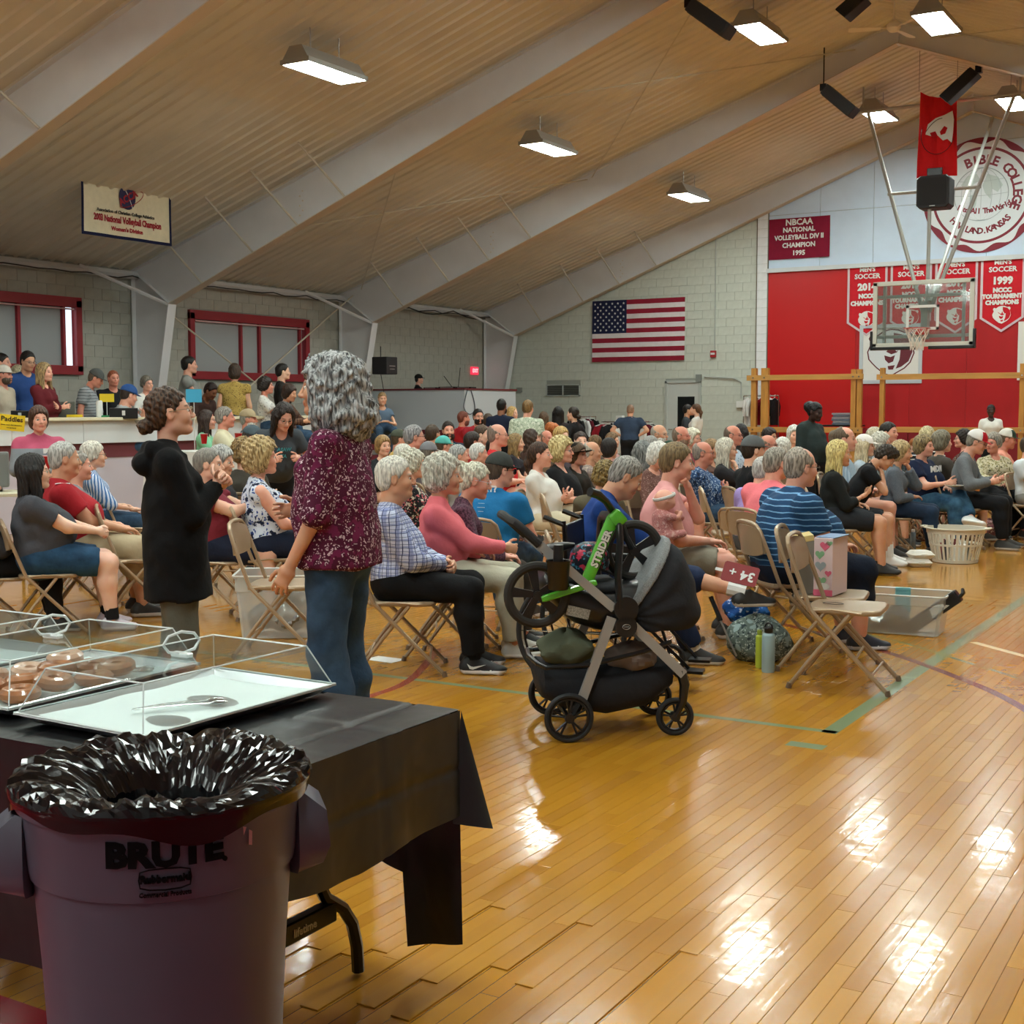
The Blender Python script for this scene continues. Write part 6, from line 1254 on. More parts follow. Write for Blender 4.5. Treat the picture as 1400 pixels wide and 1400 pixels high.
# college seal painted board
se = thing('round_seal_sign', 'large round maroon and white college seal on the upper wall', 'sign', (-6.09, Y1-.02, 6.06)); Ms = MW(0, 0, -.0); MR = mat('seal_maroon', '#7a0f28', .5); SW = mat('seal_white', '#d3dade', .5); SG = mat('seal_grey_line', '#9aa6aa', .5)
n = 120; m = MB(); Ci = lambda r, n=96: [(r*math.cos(2*math.pi*i/n), r*math.sin(2*math.pi*i/n)) for i in range(n)]
m.prism(Ci(1.22), .012, 0, Ms); m.prism([((1.13+.055*math.sin(i/n*2*math.pi*11))*math.cos(2*math.pi*i/n), (1.13+.055*math.sin(i/n*2*math.pi*11))*math.sin(2*math.pi*i/n)) for i in range(n)], .016, 1, Ms)
m.prism(Ci(1.02), .019, 0, Ms); m.prism(Ci(.965), .022, 1, Ms); m.obj('seal_disc', [MR, SW], se)
m = MB(); m.tube([Ms @ Vector((.56*math.cos(a), .56*math.sin(a)+.02, .024)) for a in [2*math.pi*i/48 for i in range(49)]], .008, 4)
for k in (-.6, -.3, 0, .3, .6): m.tube([Ms @ Vector((.55*math.sin(k*1.4)*math.cos(a)*1.0, .55*math.sin(a)+.02, .024)) for a in [math.pi*(i/16-.5) for i in range(17)]], .004, 4)
for k in (-.3, .0, .3): m.tube([Ms @ Vector((.55*math.cos(math.asin(k/.55))*t, k+.02-.03*math.cos(t*1.5), .024)) for t in [i/6-1 for i in range(13)]], .004, 4)
o = m.obj('globe_lines', [SG], se); o['kind'] = 'stuff'
m = MB()
for P in ([(-.42, .22), (-.30, .40), (-.10, .44), (-.02, .30), (-.16, .22), (-.20, .06), (-.32, .10)], [(.12, .42), (.34, .34), (.44, .16), (.34, .02), (.22, .10), (.20, -.12), (.08, .02), (.02, .18)], [(-.22, .0), (-.08, -.02), (-.10, -.22), (-.16, -.34), (-.24, -.18)]): m.prism(P, .003, 0, Ms @ TR(0, .02, .022))
m.obj('continent', [mat('seal_globe', '#b4c2c0', .5)], se)
m = MB(); m.prism([(.60*math.cos(math.radians(a)), .60*math.sin(math.radians(a))*.45-.14+.02*a/90) for a in range(200, 341, 10)]+[(.60*math.cos(math.radians(a)), .60*math.sin(math.radians(a))*.45-.30) for a in range(340, 199, -10)], .004, 0, Ms @ TR(0, .05, .023)); m.obj('ribbon', [SW], se)
m = MB(); arc_text(m, 'BIBLE COLLEGE', .74, 112, -22, .27, Ms @ TR(0, 0, .024), 0, bold=.010, extrude=.001); arc_text(m, 'HAVILAND.KANSAS', .76, 222, 318, .18, Ms @ TR(0, 0, .024), 0, True, bold=.007, extrude=.001); arc_text(m, 'Into All The World', 1.2, 246, 297, .16, Ms @ TR(.03, .86, .03), 0, True, bold=.006, extrude=.001); m.obj('lettering', [MR], se)
# framed bear sign on the red wall
sg = thing('bear_sign', 'white framed bear emblem sign on the red wall behind the backboard', 'sign', (-7.95, Y1-.035, 2.72)); m = MB()
m.box((-.66, -.0, -.62), (.66, .03, .62)); m.obj('board', [WPAINT], sg); m = MB()
for a, b_ in (((-.70, -.66), (.70, -.58)), ((-.70, .58), (.70, .66)), ((-.70, -.58), (-.62, .58)), ((.62, -.58), (.70, .58))): m.box((a[0], -.03, a[1]), (b_[0], .0, b_[1]), bev=.006)
m.obj('frame', [mat('sign_frame_grey', '#b6bfc6', .4)], sg); m = MB(); bear(m, Matrix(((1, 0, 0, 0), (0, 0, -1, -.002), (0, 1, 0, .03), (0, 0, 0, 1))), 1.0, 0, 1); m.obj('bear_emblem', [mat('sign_white', '#cfd6da', .5), mat('sign_maroon', '#5c1626', .5)], sg)
sg2 = thing('framed_panel', 'white framed panel cut by the right edge on the red wall', 'sign', (-4.9, Y1-.07, 2.72)); m = MB(); m.box((-.35, 0, -.62), (.35, .03, .62)); m.obj('board', [WPAINT], sg2)
# ------------------------------------------------------------------ basketball hoop
hp = thing('basketball_hoop', 'glass basketball backboard with orange rim hung from roof pipes', 'hoop', (-6.13, 25.2, 0)); bx, by = 0, 0; zb_, zt_ = 2.66, 3.87; hw = .915
m = MB(); m.box((-hw, -.01, zb_), (hw, .005, zt_)); m.obj('glass', [GLASSB], hp)
fm_ = mat('backboard_frame', '#c9cbc0', .4, .2)
m = MB()
for a in ((-hw-.01, zb_-.01, hw+.01, zb_+.07), (-hw-.01, zt_-.07, hw+.01, zt_+.01), (-hw-.01, zb_, -hw+.07, zt_), (hw-.07, zb_, hw+.01, zt_)): m.box((a[0], -.03, a[1]), (a[2], .03, a[3]), bev=.006)
m.obj('frame', [fm_], hp)
m = MB(); q = (-.30, 2.96, .30, 3.42)
for a in ((q[0], q[1], q[2], q[1]+.05), (q[0], q[3]-.05, q[2], q[3]), (q[0], q[1], q[0]+.05, q[3]), (q[2]-.05, q[1], q[2], q[3])): m.box((a[0], -.014, a[1]), (a[2], -.011, a[3]))
m.obj('shooter_square', [WPAINT], hp)
m = MB(); pd = .05
m.box((-hw-.04, -.045, zb_-.06), (-.12, .05, zb_+.0), bev=.01); m.box((.12, -.045, zb_-.06), (hw+.04, .05, zb_+.0), bev=.01); m.box((-hw-.05, -.045, zb_-.06), (-hw, .05, zb_+.30), bev=.01); m.box((hw, -.045, zb_-.06), (hw+.05, .05, zb_+.30), bev=.01); m.obj('edge_padding', [BLKP], hp)
m = MB(); rz = 2.97; m.tube([(.2286*math.cos(a), -.38+.2286*math.sin(a), rz) for a in [2*math.pi*i/28 for i in range(28)]], .009, 6, closed=True); m.box((-.10, -.16, rz-.10), (.10, -.03, rz+.01), bev=.01); m.tube([(-.08, -.15, rz-.08), (-.14, -.22, rz-.01)], .008); m.tube([(.08, -.15, rz-.08), (.14, -.22, rz-.01)], .008); m.obj('rim', [mat('rim_red', '#a8342c', .4)], hp, smooth=True)
m = MB(); rows = [(rz-.0, .225), (rz-.10, .185), (rz-.20, .145), (rz-.30, .120), (rz-.40, .118)]; nn = 10
for j in range(len(rows)-1):
    for i in range(nn):
        for dr in (-.5, .5):
            a0 = 2*math.pi*(i+(j % 2)*.5)/nn; a1 = 2*math.pi*(i+(j % 2)*.5+dr)/nn; m.tube([(rows[j][1]*math.cos(a0), -.38+rows[j][1]*math.sin(a0), rows[j][0]), (rows[j+1][1]*math.cos(a1), -.38+rows[j+1][1]*math.sin(a1), rows[j+1][0])], .006, 4)
m.obj('net', [mat('net_cord', '#d9cfc4', .8)], hp)
PIP = mat('hoop_pipe', '#a9aba6', .4, .3)
for P in (((-.06, .25, 3.3), (-1.35, .9, 7.25)), ((.06, .25, 3.3), (1.35, .9, 7.25))):
    m = MB(); m.tube(P, .038, 8); m.obj('mast_pipe', [PIP], hp, smooth=True)
for P in (((0, .3, 2.9), (0, .35, 5.6)), ((.05, .3, 3.5), (.45, 3.6, 7.45))):
    m = MB(); m.tube(P, .035, 8); m.obj('brace_pipe', [PIP], hp, smooth=True)
m = MB(); m.tube([(-.86, .62, 5.6), (.86, .62, 5.6)], .03, 8); m.obj('cross_pipe', [PIP], hp, smooth=True); m = MB(); m.tube([(-1.7, .9, 7.27), (1.7, .9, 7.27)], .035, 8); m.obj('top_pipe', [PIP], hp, smooth=True)
for xx in (-1.45, 1.45):
    m = MB(); m.tube([(xx, .9, 7.27), (xx, .9, roof_z(-6.13+xx)-.02)], .02, 6); m.obj('drop_rod', [PIP], hp, smooth=True)
m = MB()
for zz in (zb_+.16, zt_-.30): m.box((-hw, .06, zz), (hw, .11, zz+.06))
m.box((-.06, .10, 2.8), (.06, .30, 3.5)); 
for xx in (-.75, .7): m.box((xx, .03, zb_+.05), (xx+.05, .10, zt_-.05))
m.obj('backboard_bracket', [PIP], hp)
sb = thing('loudspeaker', 'square black loudspeaker hung in front of the hoop pipes', 'speaker', (-6.05, 25.62, 5.52)); m = MB(); R = []
for y_ in (-.22, -.20, .20, .22):
    k = 1 if abs(y_) < .21 else .96; R.append([Vector((px_*k, y_, pz_*k)) for px_, pz_ in ((-.24, -.30), (.24, -.30), (.30, -.24), (.30, .24), (.24, .30), (-.24, .30), (-.30, .24), (-.30, -.24))])
m.rings(R[::-1]); m.obj('cabinet', [mat('speaker_black', '#17171a', .6)], sb); m = MB(); m.box((-.14, -.1, .30), (.14, .1, .45), bev=.01); m.obj('bracket', [BLKP], sb); m = MB(); m.box((-.25, -.232, -.25), (.25, -.221, .25)); m.obj('grille', [mat('grille', '#1f2023', .8, grain=(400, .3, 0, (1, 1, 1)))], sb); m = MB(); m.box((-.05, -.236, -.27), (.05, -.232, -.255)); m.obj('name_plate', [ALU], sb)
for i, (px, py, px2, py2, s, lb) in enumerate(((942, 5, 998, 45, 96, 'long black hanging speaker left of the ceiling light at the top edge'), (1186, -8, 1152, 22, 94, 'black hanging speaker cut by the top edge above the fan'), (1126, 120, 1168, 155, 78, 'black hanging speaker beside the light left of the red bear flag'), (1338, 95, 1292, 138, 78, 'black angled hanging speaker at the top right corner of the bear flag'))):
    a = Vector(at(px, py, s)); b_ = Vector(at(px2, py2, s)); t = thing('loudspeaker', lb, 'speaker', tuple(a), group='speakers hung from the ridge'); d = (b_-a); L_ = d.length; d.normalize(); side = d.cross(Vector((0, 1, 0))).normalized(); up = Vector((0, 1, 0)); 
    Mx = Matrix((list((d.x, up.x, side.x, 0)), (d.y, up.y, side.y, 0), (d.z, up.z, side.z, 0), (0, 0, 0, 1)))
    m = MB(); m.box((.06, -.16, -.10), (L_, .16, .10), M=Mx, bev=.02); m.obj('cabinet', [MATS['speaker_black']], t); m = MB(); m.box((.10, -.13, -.108), (L_-.04, .13, -.101), M=Mx); m.box((.10, -.168, -.08), (L_-.04, -.161, .08), M=Mx); m.obj('grille', [MATS['grille']], t)
    m = MB(); top = Vector((0, 0, max(roof_z(a.x)-a.z-.02, .2))); m.tube([(0, 0, 0), tuple(top)], .012, 6); m.tube([(0, 0, 0), tuple(d*.12)], .02, 6); m.box((-.05, -.06, -.06), (.06, .06, .06)); m.obj('hanging_bracket', [BLKM], t)
# red bear flag
rf = thing('bear_flag', 'red hanging flag with white bear emblem above the black square speaker', 'flag'); c0 = at(1282, 186, 73.5); Mf = MW(c0[0], c0[2], c0[1]); w, h = .72, 1.5; dz2 = lambda x, y: .03*math.sin(x*14+y*1.5)+.02*math.sin(x*31+y*3)
m = MB(); m.sheet(lambda u, v: Mf @ Vector(((u-.5)*w*(1-.06*v), (v-.5)*h+(.10*(v > .8)*(v-.8)/.2)*(abs(u*2-1)**2)*1.0-(.05 if v > .9 else 0)*(1-abs(u*2-1)), dz2((u-.5)*w, v*h))), 20, 24); m.obj('cloth', [cloth('plain', '#d01c22')], rf, smooth=True)
m = MB(); Mb = Mf @ TR(.03, .06, .055); K = lambda P, s=1.0: [(p[0]*s, p[1]*s) for p in P]
m.prism(K([(-.24, -.02), (-.20, .16), (-.06, .26), (.10, .30), (.24, .36), (.27, .20), (.26, -.02), (.24, -.22), (.16, -.14), (.08, -.16), (-.02, -.06), (-.14, -.06)]), .003, 0, Mb)
m.prism(K([(-.16, -.0), (-.06, .02), (-.02, -.06), (-.12, -.10)]), .005, 1, Mb); m.prism(K([(.02, .0), (.10, .10), (.16, .06), (.12, -.04), (.04, -.06)]), .005, 1, Mb)
m.obj('bear_emblem', [WPAINT, cloth('plain', '#b01820')], rf); m = MB(); m.tube([Mb @ Vector((.30*math.cos(a)-.02, .36*math.sin(a)-.04, .003)) for a in [math.radians(q) for q in range(160, 345, 8)]], .006, 4); m.tube([Mb @ Vector((-.24+.2*t, .02+.3*t-.1*t*t, .004)) for t in [i/8 for i in range(13)]], .006, 4); m.obj('outline_print', [mat('print_black', '#1a0a0c', .6)], rf)
m = MB(); m.tube([Mf @ Vector((-w/2, h/2+.1, 0)), Mf @ Vector((-w/2, h/2+.9, 0))], .004, 4); m.tube([Mf @ Vector((w/2-.03, h/2, 0)), Mf @ Vector((w/2-.03, h/2+.9, 0))], .004, 4); m.obj('cord', [BLKP], rf)
# ceiling fan
fn = thing('ceiling_fan', 'cream three-blade ceiling fan at the roof ridge', 'fan', tuple(at(1222, 36, 86))); m = MB(); m.lathe([(.001, -.09), (.07, -.08), (.11, -.03), (.11, .03), (.06, .07), (.02, .09)], n=20); m.cyl((0, 0, .08), (0, 0, .50), .014); m.obj('motor', [mat('fan_cream', '#e6dfd0', .4)], fn, smooth=True)
for k, an in enumerate((200, 320, 80)):
    m = MB(); M_ = RZ(math.radians(an)) @ RX(.2); m.box((.10, -.015, -.03), (.22, .015, -.02), M=M_); m.prism([(.20, -.05), (.66, -.075), (.70, -.05), (.70, .05), (.66, .075), (.20, .05)], .008, M=M_ @ TR(0, 0, -.032)); m.obj('blade', [MATS['fan_cream']], fn)
# ------------------------------------------------------------------ wall fittings
V = thing('wall_vent', 'dark double louvred vent grille low on the grey back wall', 'vent', (-16.29, Y1-.02, 1.98)); m = MB()
for xx in (-.49, -.015, .46): m.box((xx, -.02, -.15), (xx+.03, .03, .15))
m.box((-.49, -.02, .125), (.49, .03, .15)); m.box((-.49, -.02, -.15), (.49, .03, -.125)); m.obj('frame', [fr], V)
for i in range(9):
    m = MB(); m.box((-.46, -.005, -.12+i*.027), (.46, .03, -.11+i*.027), M=None); m.obj('louvre', [mat('vent_dark', '#2c2e2c', .6)], V)
m = MB(); m.box((-.46, .03, -.125), (.46, .035, .125)); m.obj('backing', [mat('vent_black', '#0b0b0b', .8)], V)
def smallbox(nm, label, cat, px, py, w, h, d, mt, extra=None):
    p = on(px, py, 1, Y1); t = thing(nm, label, cat, (p[0], Y1, p[2])); m = MB(); m.box((-w/2, -d, -h/2), (w/2, -.005, h/2), bev=.008); m.obj('box', [mt], t)
    if extra: extra(t, w, h, d)
    return t
def alarm(t, w, h, d): m = MB(); m.box((-.05, -d-.02, -.02), (.05, -d, .03)); m.obj('strobe', [WPAINT], t); 
smallbox('fire_alarm', 'small red fire alarm at the end of a conduit on the back wall', 'alarm', 976, 484, .14, .16, .07, mat('alarm_red', '#a01c22', .4), alarm)
def scr(t, w, h, d): m = MB(); m.box((-.04, -d-.004, -.05), (.05, -d, .05)); m.obj('window', [BLKP], t)
smallbox('wall_thermostat', 'small white box with a dark window on the back wall', 'thermostat', 804, 575, .20, .20, .06, WPAINT, scr)
smallbox('junction_box', 'grey electrical box above the right of the door', 'box', 956, 517, .14, .18, .07, mat('box_grey', '#7d827e', .5))
smallbox('outlet_box', 'white electrical box at the conduit end beside the wooden post', 'box', 1013, 553, .20, .16, .06, WPAINT); smallbox('outlet_box', 'grey electrical box next to the white box by the wooden post', 'box', 1025, 553, .14, .12, .06, MATS['box_grey'])
smallbox('outlet_box', 'grey electrical box in the corner right of the white booth', 'box', 711, 533, .16, .12, .06, MATS['box_grey'])
m = MB(); p = on(963, 515, 1, Y1-.04); q = on(1006, 517, 1, Y1-.04); r2 = on(1013, 545, 1, Y1-.04); m.tube([p, tuple(np.array(q)+[-.04, 0, 0]), tuple(np.array(q)+[.03, 0, -.03]), (r2[0], r2[1], q[2]-.1), r2], .016, 8); tag(m.obj('conduit', [fr], smooth=True), 'thin grey conduit bending down from the box beside the door', 'conduit')
m = MB(); p = on(977, 480, 1, Y1-.03); m.tube([p, (p[0], p[1], roof_z(p[0])-.3)], .014, 6); tag(m.obj('conduit', [fr], smooth=True), 'vertical conduit rising from the red fire alarm', 'conduit')
m = MB(); p = on(1033, 500, 1, Y1-.03); m.tube([(p[0], p[1], .2), (p[0], p[1], roof_z(p[0])-.6)], .012, 6); tag(m.obj('conduit', [mat('conduit_brown', '#6a5f4c', .5)], smooth=True), 'long brown vertical conduit left of the white pilaster', 'conduit')
ex = thing('exit_sign', 'glowing red exit sign on the left wall above the white booth', 'sign', tuple(on(649, 507, 0, X0+.04))); m = MB(); m.box((-.03, -.16, -.10), (.02, .16, .10), bev=.006); m.obj('housing', [mat('exit_glow', '#e8506a', .4, emit=('#ff3050', .9))], ex)
m = MB(); text_into(m, 'EXIT', .13, Matrix(((0, 0, 1, .022), (1, 0, 0, 0), (0, 1, 0, 0), (0, 0, 0, 1))), bold=.004); m.obj('lettering', [mat('exit_white', '#ffd0d0', .4, emit=('#ffb0b8', 1.2))], ex)
ws = thing('wall_speaker', 'square black speaker cabinet mounted beside the frame column by the booth', 'speaker', tuple(at(526, 500, 66))); m = MB(); m.box((-.19, -.19, -.18), (.19, .19, .18), bev=.02); m.obj('cabinet', [MATS['speaker_black']], ws); m = MB(); m.box((.191, -.1, -.02), (.195, .1, 0)); m.box((.191, -.08, -.08), (.195, .08, -.065)); m.obj('badge', [ALU], ws); m = MB(); m.tube([(-.1, 0, -.18), (-.05, .02, -.5), (0, .05, -.9)], .008); m.tube([(-.1, 0, .18), (-.1, 0, .4)], .01); m.obj('cable', [BLKP], ws)
# ------------------------------------------------------------------ timber rails by the stage
WD = mat('pine_timber', '#b5813c', .5, 0, .4, grain=(14, .18, .0008, (1, 1, .18))); WDH = mat('pine_rail', '#b98a48', .5, 0, .4, grain=(12, .16, .0008, (.12, 1, 1)))
def rails(label, posts, zt, zb, x0, x1, yy, base=True):
    t = thing('timber_rail', label, 'rail', ((x0+x1)/2, yy, 0)); X = lambda x: x-(x0+x1)/2
    for (x, w_, top) in posts: m = MB(); m.box((X(x)-w_/2, -.06, 0), (X(x)+w_/2, .06, top), bev=.006); m.obj('post', [WD], t)
    for z_ in (zt, zb):
        m = MB(); m.box((X(x0), -.09, z_-.06), (X(x1), -.06, z_+.06), bev=.004); m.obj('rail', [WDH], t)
    for (x, w_, top) in posts:
        for z_ in (zt, zb): m = MB(); m.cyl((X(x), -.10, z_), (X(x), -.09, z_), .018, n=8); m.obj('bolt', [STEEL], t)
    return t
pA = on(1040, 560, 1, 28.8); rails('pine timber rail with double posts in front of the red wall, left bay', [(on(1031, 560, 1, 28.8)[0], .12, 2.42), (on(1046, 560, 1, 28.8)[0], .17, 2.42), (on(1167, 560, 1, 28.8)[0], .11, 2.36), (on(1175, 560, 1, 28.8)[0], .10, 2.36)], 2.20, 1.03, on(1022, 560, 1, 28.8)[0], on(1181, 560, 1, 28.8)[0], 28.8)
rails('long pine timber rail in front of the red wall, right bay', [(on(1206, 560, 1, 28.8)[0], .10, 2.38), (on(1397, 560, 1, 28.8)[0], .10, 2.42)], 2.18, 1.05, on(1199, 560, 1, 28.8)[0], on(1440, 560, 1, 28.8)[0], 28.8)
# ------------------------------------------------------------------ clothes racks
def garment(nm, label, cat, p, col, rz, w=.40, h=.62, grp='garments on the sale racks', hood=False):
    t = thing(nm, label, cat, tuple(p), rz, grp); m = MB(); R = []
    for (z_, a, b_) in ((0, .05, .03), (-.03, .09, .04), (-.08, w*.42, .05), (-.14, w*.5, .055), (-.3, w*.42, .05), (-h, w*.44, .06)): R.append([Vector((b_*math.cos(q), a*math.sin(q)*1.0, z_-.05)) for q in [2*math.pi*i/12 for i in range(12)]])
    m.rings(R[::-1], cap=True)
    m.obj('garment_body', [cloth('plain', col)], t, smooth=True)
    for s_ in (-1, 1): m = MB(); m.tube([(0, s_*w*.36, -.11), (0, s_*(w*.5+.02), -.25), (0, s_*(w*.5+.0), -h*.75)], [.05, .045, .035], 8); m.obj('sleeve', [cloth('plain', col)], t, smooth=True)
    m = MB(); m.tube([(0, 0, -.05), (0, 0, .0), (0, .012, .03), (0, .03, .02)], .004, 5); m.tube([(0, -w*.4, -.09), (0, 0, -.04), (0, w*.4, -.09)], .006, 5); m.obj('hanger', [WPAINT], t, smooth=True)
    return t
def rack(label, c, n, length, cols, rz=0, zr=1.55, round_=False):
    t = thing('clothes_rack', label, 'rack', c, rz); m = MB()
    if round_:
        m.tube([(.55*math.cos(a), .55*math.sin(a), zr) for a in [2*math.pi*i/28 for i in range(28)]], .014, 6, closed=True); m.obj('hanging_ring', [STEEL], t, smooth=True)
        for a in (0, 1.57, 3.14, 4.71): m = MB(); m.tube([(0, 0, zr-.05), (.55*math.cos(a), .55*math.sin(a), zr)], .008, 6); m.obj('spoke', [STEEL], t); m = MB(); m.tube([(0, 0, .12), (.5*math.cos(a), .5*math.sin(a), .0)], .012, 6); m.obj('foot', [STEEL], t)
        m = MB(); m.cyl((0, 0, 0), (0, 0, zr), .018); m.obj('pole', [STEEL], t)
    else:
        m = MB(); m.tube([(-length/2, 0, zr), (length/2, 0, zr)], .014, 8); m.obj('hanging_rail', [STEEL], t, smooth=True)
        for s_ in (-1, 1): m = MB(); m.tube([(s_*length/2, 0, 0), (s_*length/2, 0, zr)], .014, 6); m.obj('upright', [STEEL], t, smooth=True); m = MB(); m.tube([(s_*length/2, -.25, .02), (s_*length/2, .25, .02)], .014, 6); m.obj('foot', [STEEL], t, smooth=True)
    for i in range(n):
        col, nm_ = cols[i % len(cols)]
        if round_: a = 2*math.pi*i/n; px, py = .55*math.cos(a+rz), .55*math.sin(a+rz); p = (c[0]+px, c[1]+py, zr-.005+c[2]); rr = a+rz+math.pi/2
        else: u = -length/2+.1+(length-.2)*i/(n-1); p = (c[0]+u*math.cos(rz), c[1]+u*math.sin(rz), zr-.005+c[2]); rr = rz+rnd.uniform(-.15, .15)
        garment('hanging_shirt', '%s shirt on a hanger, place %s on the %s' % (nm_, ('one two three four five six seven eight nine ten eleven twelve thirteen fourteen'.split())[i], label.split(',')[0].replace('clothes rack', 'rack')), 'clothing', p, col, rr)
    return t
c1 = at(857, 590, 62); rack('round clothes rack under the flag, near the bald man', (c1[0], c1[1], 0), 14, 0, [('#d4d4d2', 'white'), ('#d4d4d2', 'white'), ('#5a1422', 'maroon'), ('#141416', 'black'), ('#8c1a26', 'red'), ('#141416', 'black'), ('#d4d4d2', 'white')], rz=2.1, zr=1.22, round_=True)
c2 = at(797, 590, 58); rack('short clothes rack behind the bun woman', (c2[0], c2[1], 0), 5, .8, [('#141416', 'black'), ('#141416', 'black'), ('#cfcfce', 'white'), ('#5a1422', 'maroon')], rz=1.2, zr=1.32)
c3 = at(1060, 560, 57.5); rack('straight clothes rack before the red wall', (c3[0], 29.3, 0), 7, .85, [('#d8d8d6', 'white'), ('#d8d8d6', 'white'), ('#141416', 'black'), ('#8c1626', 'red'), ('#8c1626', 'red'), ('#d8d8d6', 'white'), ('#141416', 'black')], rz=0, zr=1.80)
for i, (px, py, sz, cap_) in enumerate(((838, 580, .13, 'white cube box on the round rack, left one'), (848, 573, .15, 'white cube box on the round rack, taller right one'))):
    p = at(px, py, 62); t = thing('display_box', cap_, 'box', (p[0], p[1], p[2])); m = MB(); m.box((-sz/2, -sz/2, -sz/2-.03), (sz/2, sz/2, sz/2), bev=.006); m.obj('box', [WPAINT], t); m = MB(); m.cyl((0, -sz/2-.003, 0), (0, -sz/2, 0), .03); m.cyl((sz/2, 0, 0), (sz/2+.003, 0, 0), .03); m.obj('print', [BLKP], t)
tb = thing('merchandise_shelf', 'low dark shelf with folded clothes behind the wooden rail', 'shelf', (on(1140, 590, 1, 29.35)[0], 29.35, 0)); m = MB(); m.box((-.75, -.2, 1.10), (.65, .2, 1.14), bev=.005); m.obj('shelf_top', [BLKP], tb)
for xx in (-.7, .6): m = MB(); m.tube([(xx, 0, 0), (xx, 0, 1.1)], .02); m.obj('leg', [BLKM], tb)
for i in range(6):
    px = on(1152+i*.0, 585, 1, 29.35)[0]; m = MB(); z_ = 1.14+i*.045; m.box((-.20+.02*math.sin(i*2), -.16, z_), (.22+.02*math.cos(i*3), .16, z_+.042), bev=.015); o = m.obj('folded_garment', [cloth('hstripe', '#a9b0b8', '#2c3a4c') if i % 2 else cloth('plain', '#6a7888')], loc=(px, 29.35, 0), smooth=True); tag(o, ('striped' if i % 2 else 'blue-grey')+' folded garment, %s of the pile on the shelf' % ('bottom', 'second', 'third', 'fourth', 'fifth', 'top')[i], 'clothing', 'folded clothes on the stage shelf')
# ------------------------------------------------------------------ waste bin with liner
bn_ = at(235, 1090, 782); BX, BY = bn_[0], bn_[1]-.02
BINM = mat('bin_grey_plastic', '#4f4e5c', .42, 0, .45, grain=(6, .05, .0006, (1, 1, .4)))
bi = thing('waste_bin', 'large round grey waste bin with black liner in the near left corner', 'bin', (BX, BY, 0), math.atan2(-BY, -BX)); bi.scale = (.955, .955, 1.042)
m = MB(); prof = [(.001, .012), (.175, .012), (.185, .0), (.19, .02), (.205, .35), (.223, .680), (.226, .692), (.235, .696), (.240, .715), (.246, .80), (.249, .806), (.255, .808), (.256, .822), (.248, .826), (.240, .82), (.228, .70), (.20, .35), (.18, .05), (.001, .04)]
m.lathe(prof, n=64); m.obj('tub', [BINM], bi, smooth=True, ang=40)
for s_ in (-1, 1):
    m = MB(); yy = .236
    R = []
    for (z_, dep, wd) in ((.66, .002, .05), (.68, .045, .075), (.71, .058, .085), (.77, .052, .080), (.80, .012, .07)): R.append([Vector((x_, s_*(yy+d_), z_+.0)) for x_, d_ in ((-wd, 0), (-wd*.8, dep), (wd*.8, dep), (wd, 0), (wd*.7, -.012), (-wd*.7, -.012))])
    m.rings(R); m.obj('handle', [BINM], bi, smooth=True, ang=50)
INK = mat('bin_ink', '#050405', .7, 0, .1); wrapf = lambda yo, r0, x_=0, sl=0: (lambda p: Vector((r0*math.cos((p.x+x_)/r0)+p.z*math.cos((p.x+x_)/r0), r0*math.sin((p.x+x_)/r0)+p.z*math.sin((p.x+x_)/r0), p.y+yo+sl*(p.x+x_))))
m = MB(); text_into(m, 'BRUTE', .052, Matrix.Identity(4), fn=wrapf(.772, .2470), bold=.0028, sx=1.25, extrude=.0012); text_into(m, '.', .05, Matrix.Identity(4), fn=wrapf(.766, .2470, .100), bold=.001); m.obj('lettering', [INK], bi)
m = MB(); f_ = wrapf(.735, .2448)
O_ = [(-.042, 0), (-.040, .012), (-.025, .0155), (0, .0165), (.025, .0155), (.040, .012), (.042, 0), (.040, -.012), (.025, -.0155), (0, -.0165), (-.025, -.0155), (-.040, -.012)]
m.tube([f_(Vector((x_, y_, .001))) for x_, y_ in O_], .0013, 4, closed=True); text_into(m, 'Rubbermaid', .0165, Matrix.Identity(4), fn=f_, bold=.0006); text_into(m, 'Commercial Products', .0095, Matrix.Identity(4), fn=wrapf(.711, .2438), bold=.0002); m.obj('maker_mark', [INK], bi)
m = MB(); r2 = random.Random(5)
LIN = mat('black_liner', '#060608', .14, 0, .4); nu, nv = 150, 22
def liner(u, v):
    a = u*2*math.pi; cr = math.sin(a*9+3*v)*.5+math.sin(a*23+v*7+2*math.sin(a*4))*.35+math.sin(a*41-v*11)*.25; cr2 = math.sin(a*5+1+v*2)+.6*math.sin(a*15+v*9)
    P = [(0, .105, .72), (.12, .112, .778), (.24, .140, .815), (.40, .195, .842), (.54, .240, .853), (.64, .262, .847), (.74, .268, .834), (.88, .264, .820), (1, .263, .806)]
    r = np.interp(v, [p[0] for p in P], [p[1] for p in P]); z = np.interp(v, [p[0] for p in P], [p[2] for p in P]); w_ = math.sin(math.pi*min(v*1.15, 1))*1.0
    t = 1 if v < .7 else .35
    tw = lambda q: abs((q % 1)*2-1)-.5; k_ = 1/(2*math.pi)
    tri = tw(k_*a*13+v*1.6+.5*math.sin(a*3+v*4))+.7*tw(k_*a*29-v*2.3+.6*math.sin(a*4))+.5*tw(v*4+1.2*math.sin(a*6)+.7*math.sin(a*11)); r += (.003*cr+.005*tri)*w_*t; z += (.006*cr2*.6+.013*tri+.002*cr)*w_*t; z -= .012*math.sin(a*3+1)*(v > .85)+.008*math.sin(a*7)*(v > .9)
    r = max(r, .2585) if .70 < v else r
    return Vector((r*math.cos(a), r*math.sin(a), z))
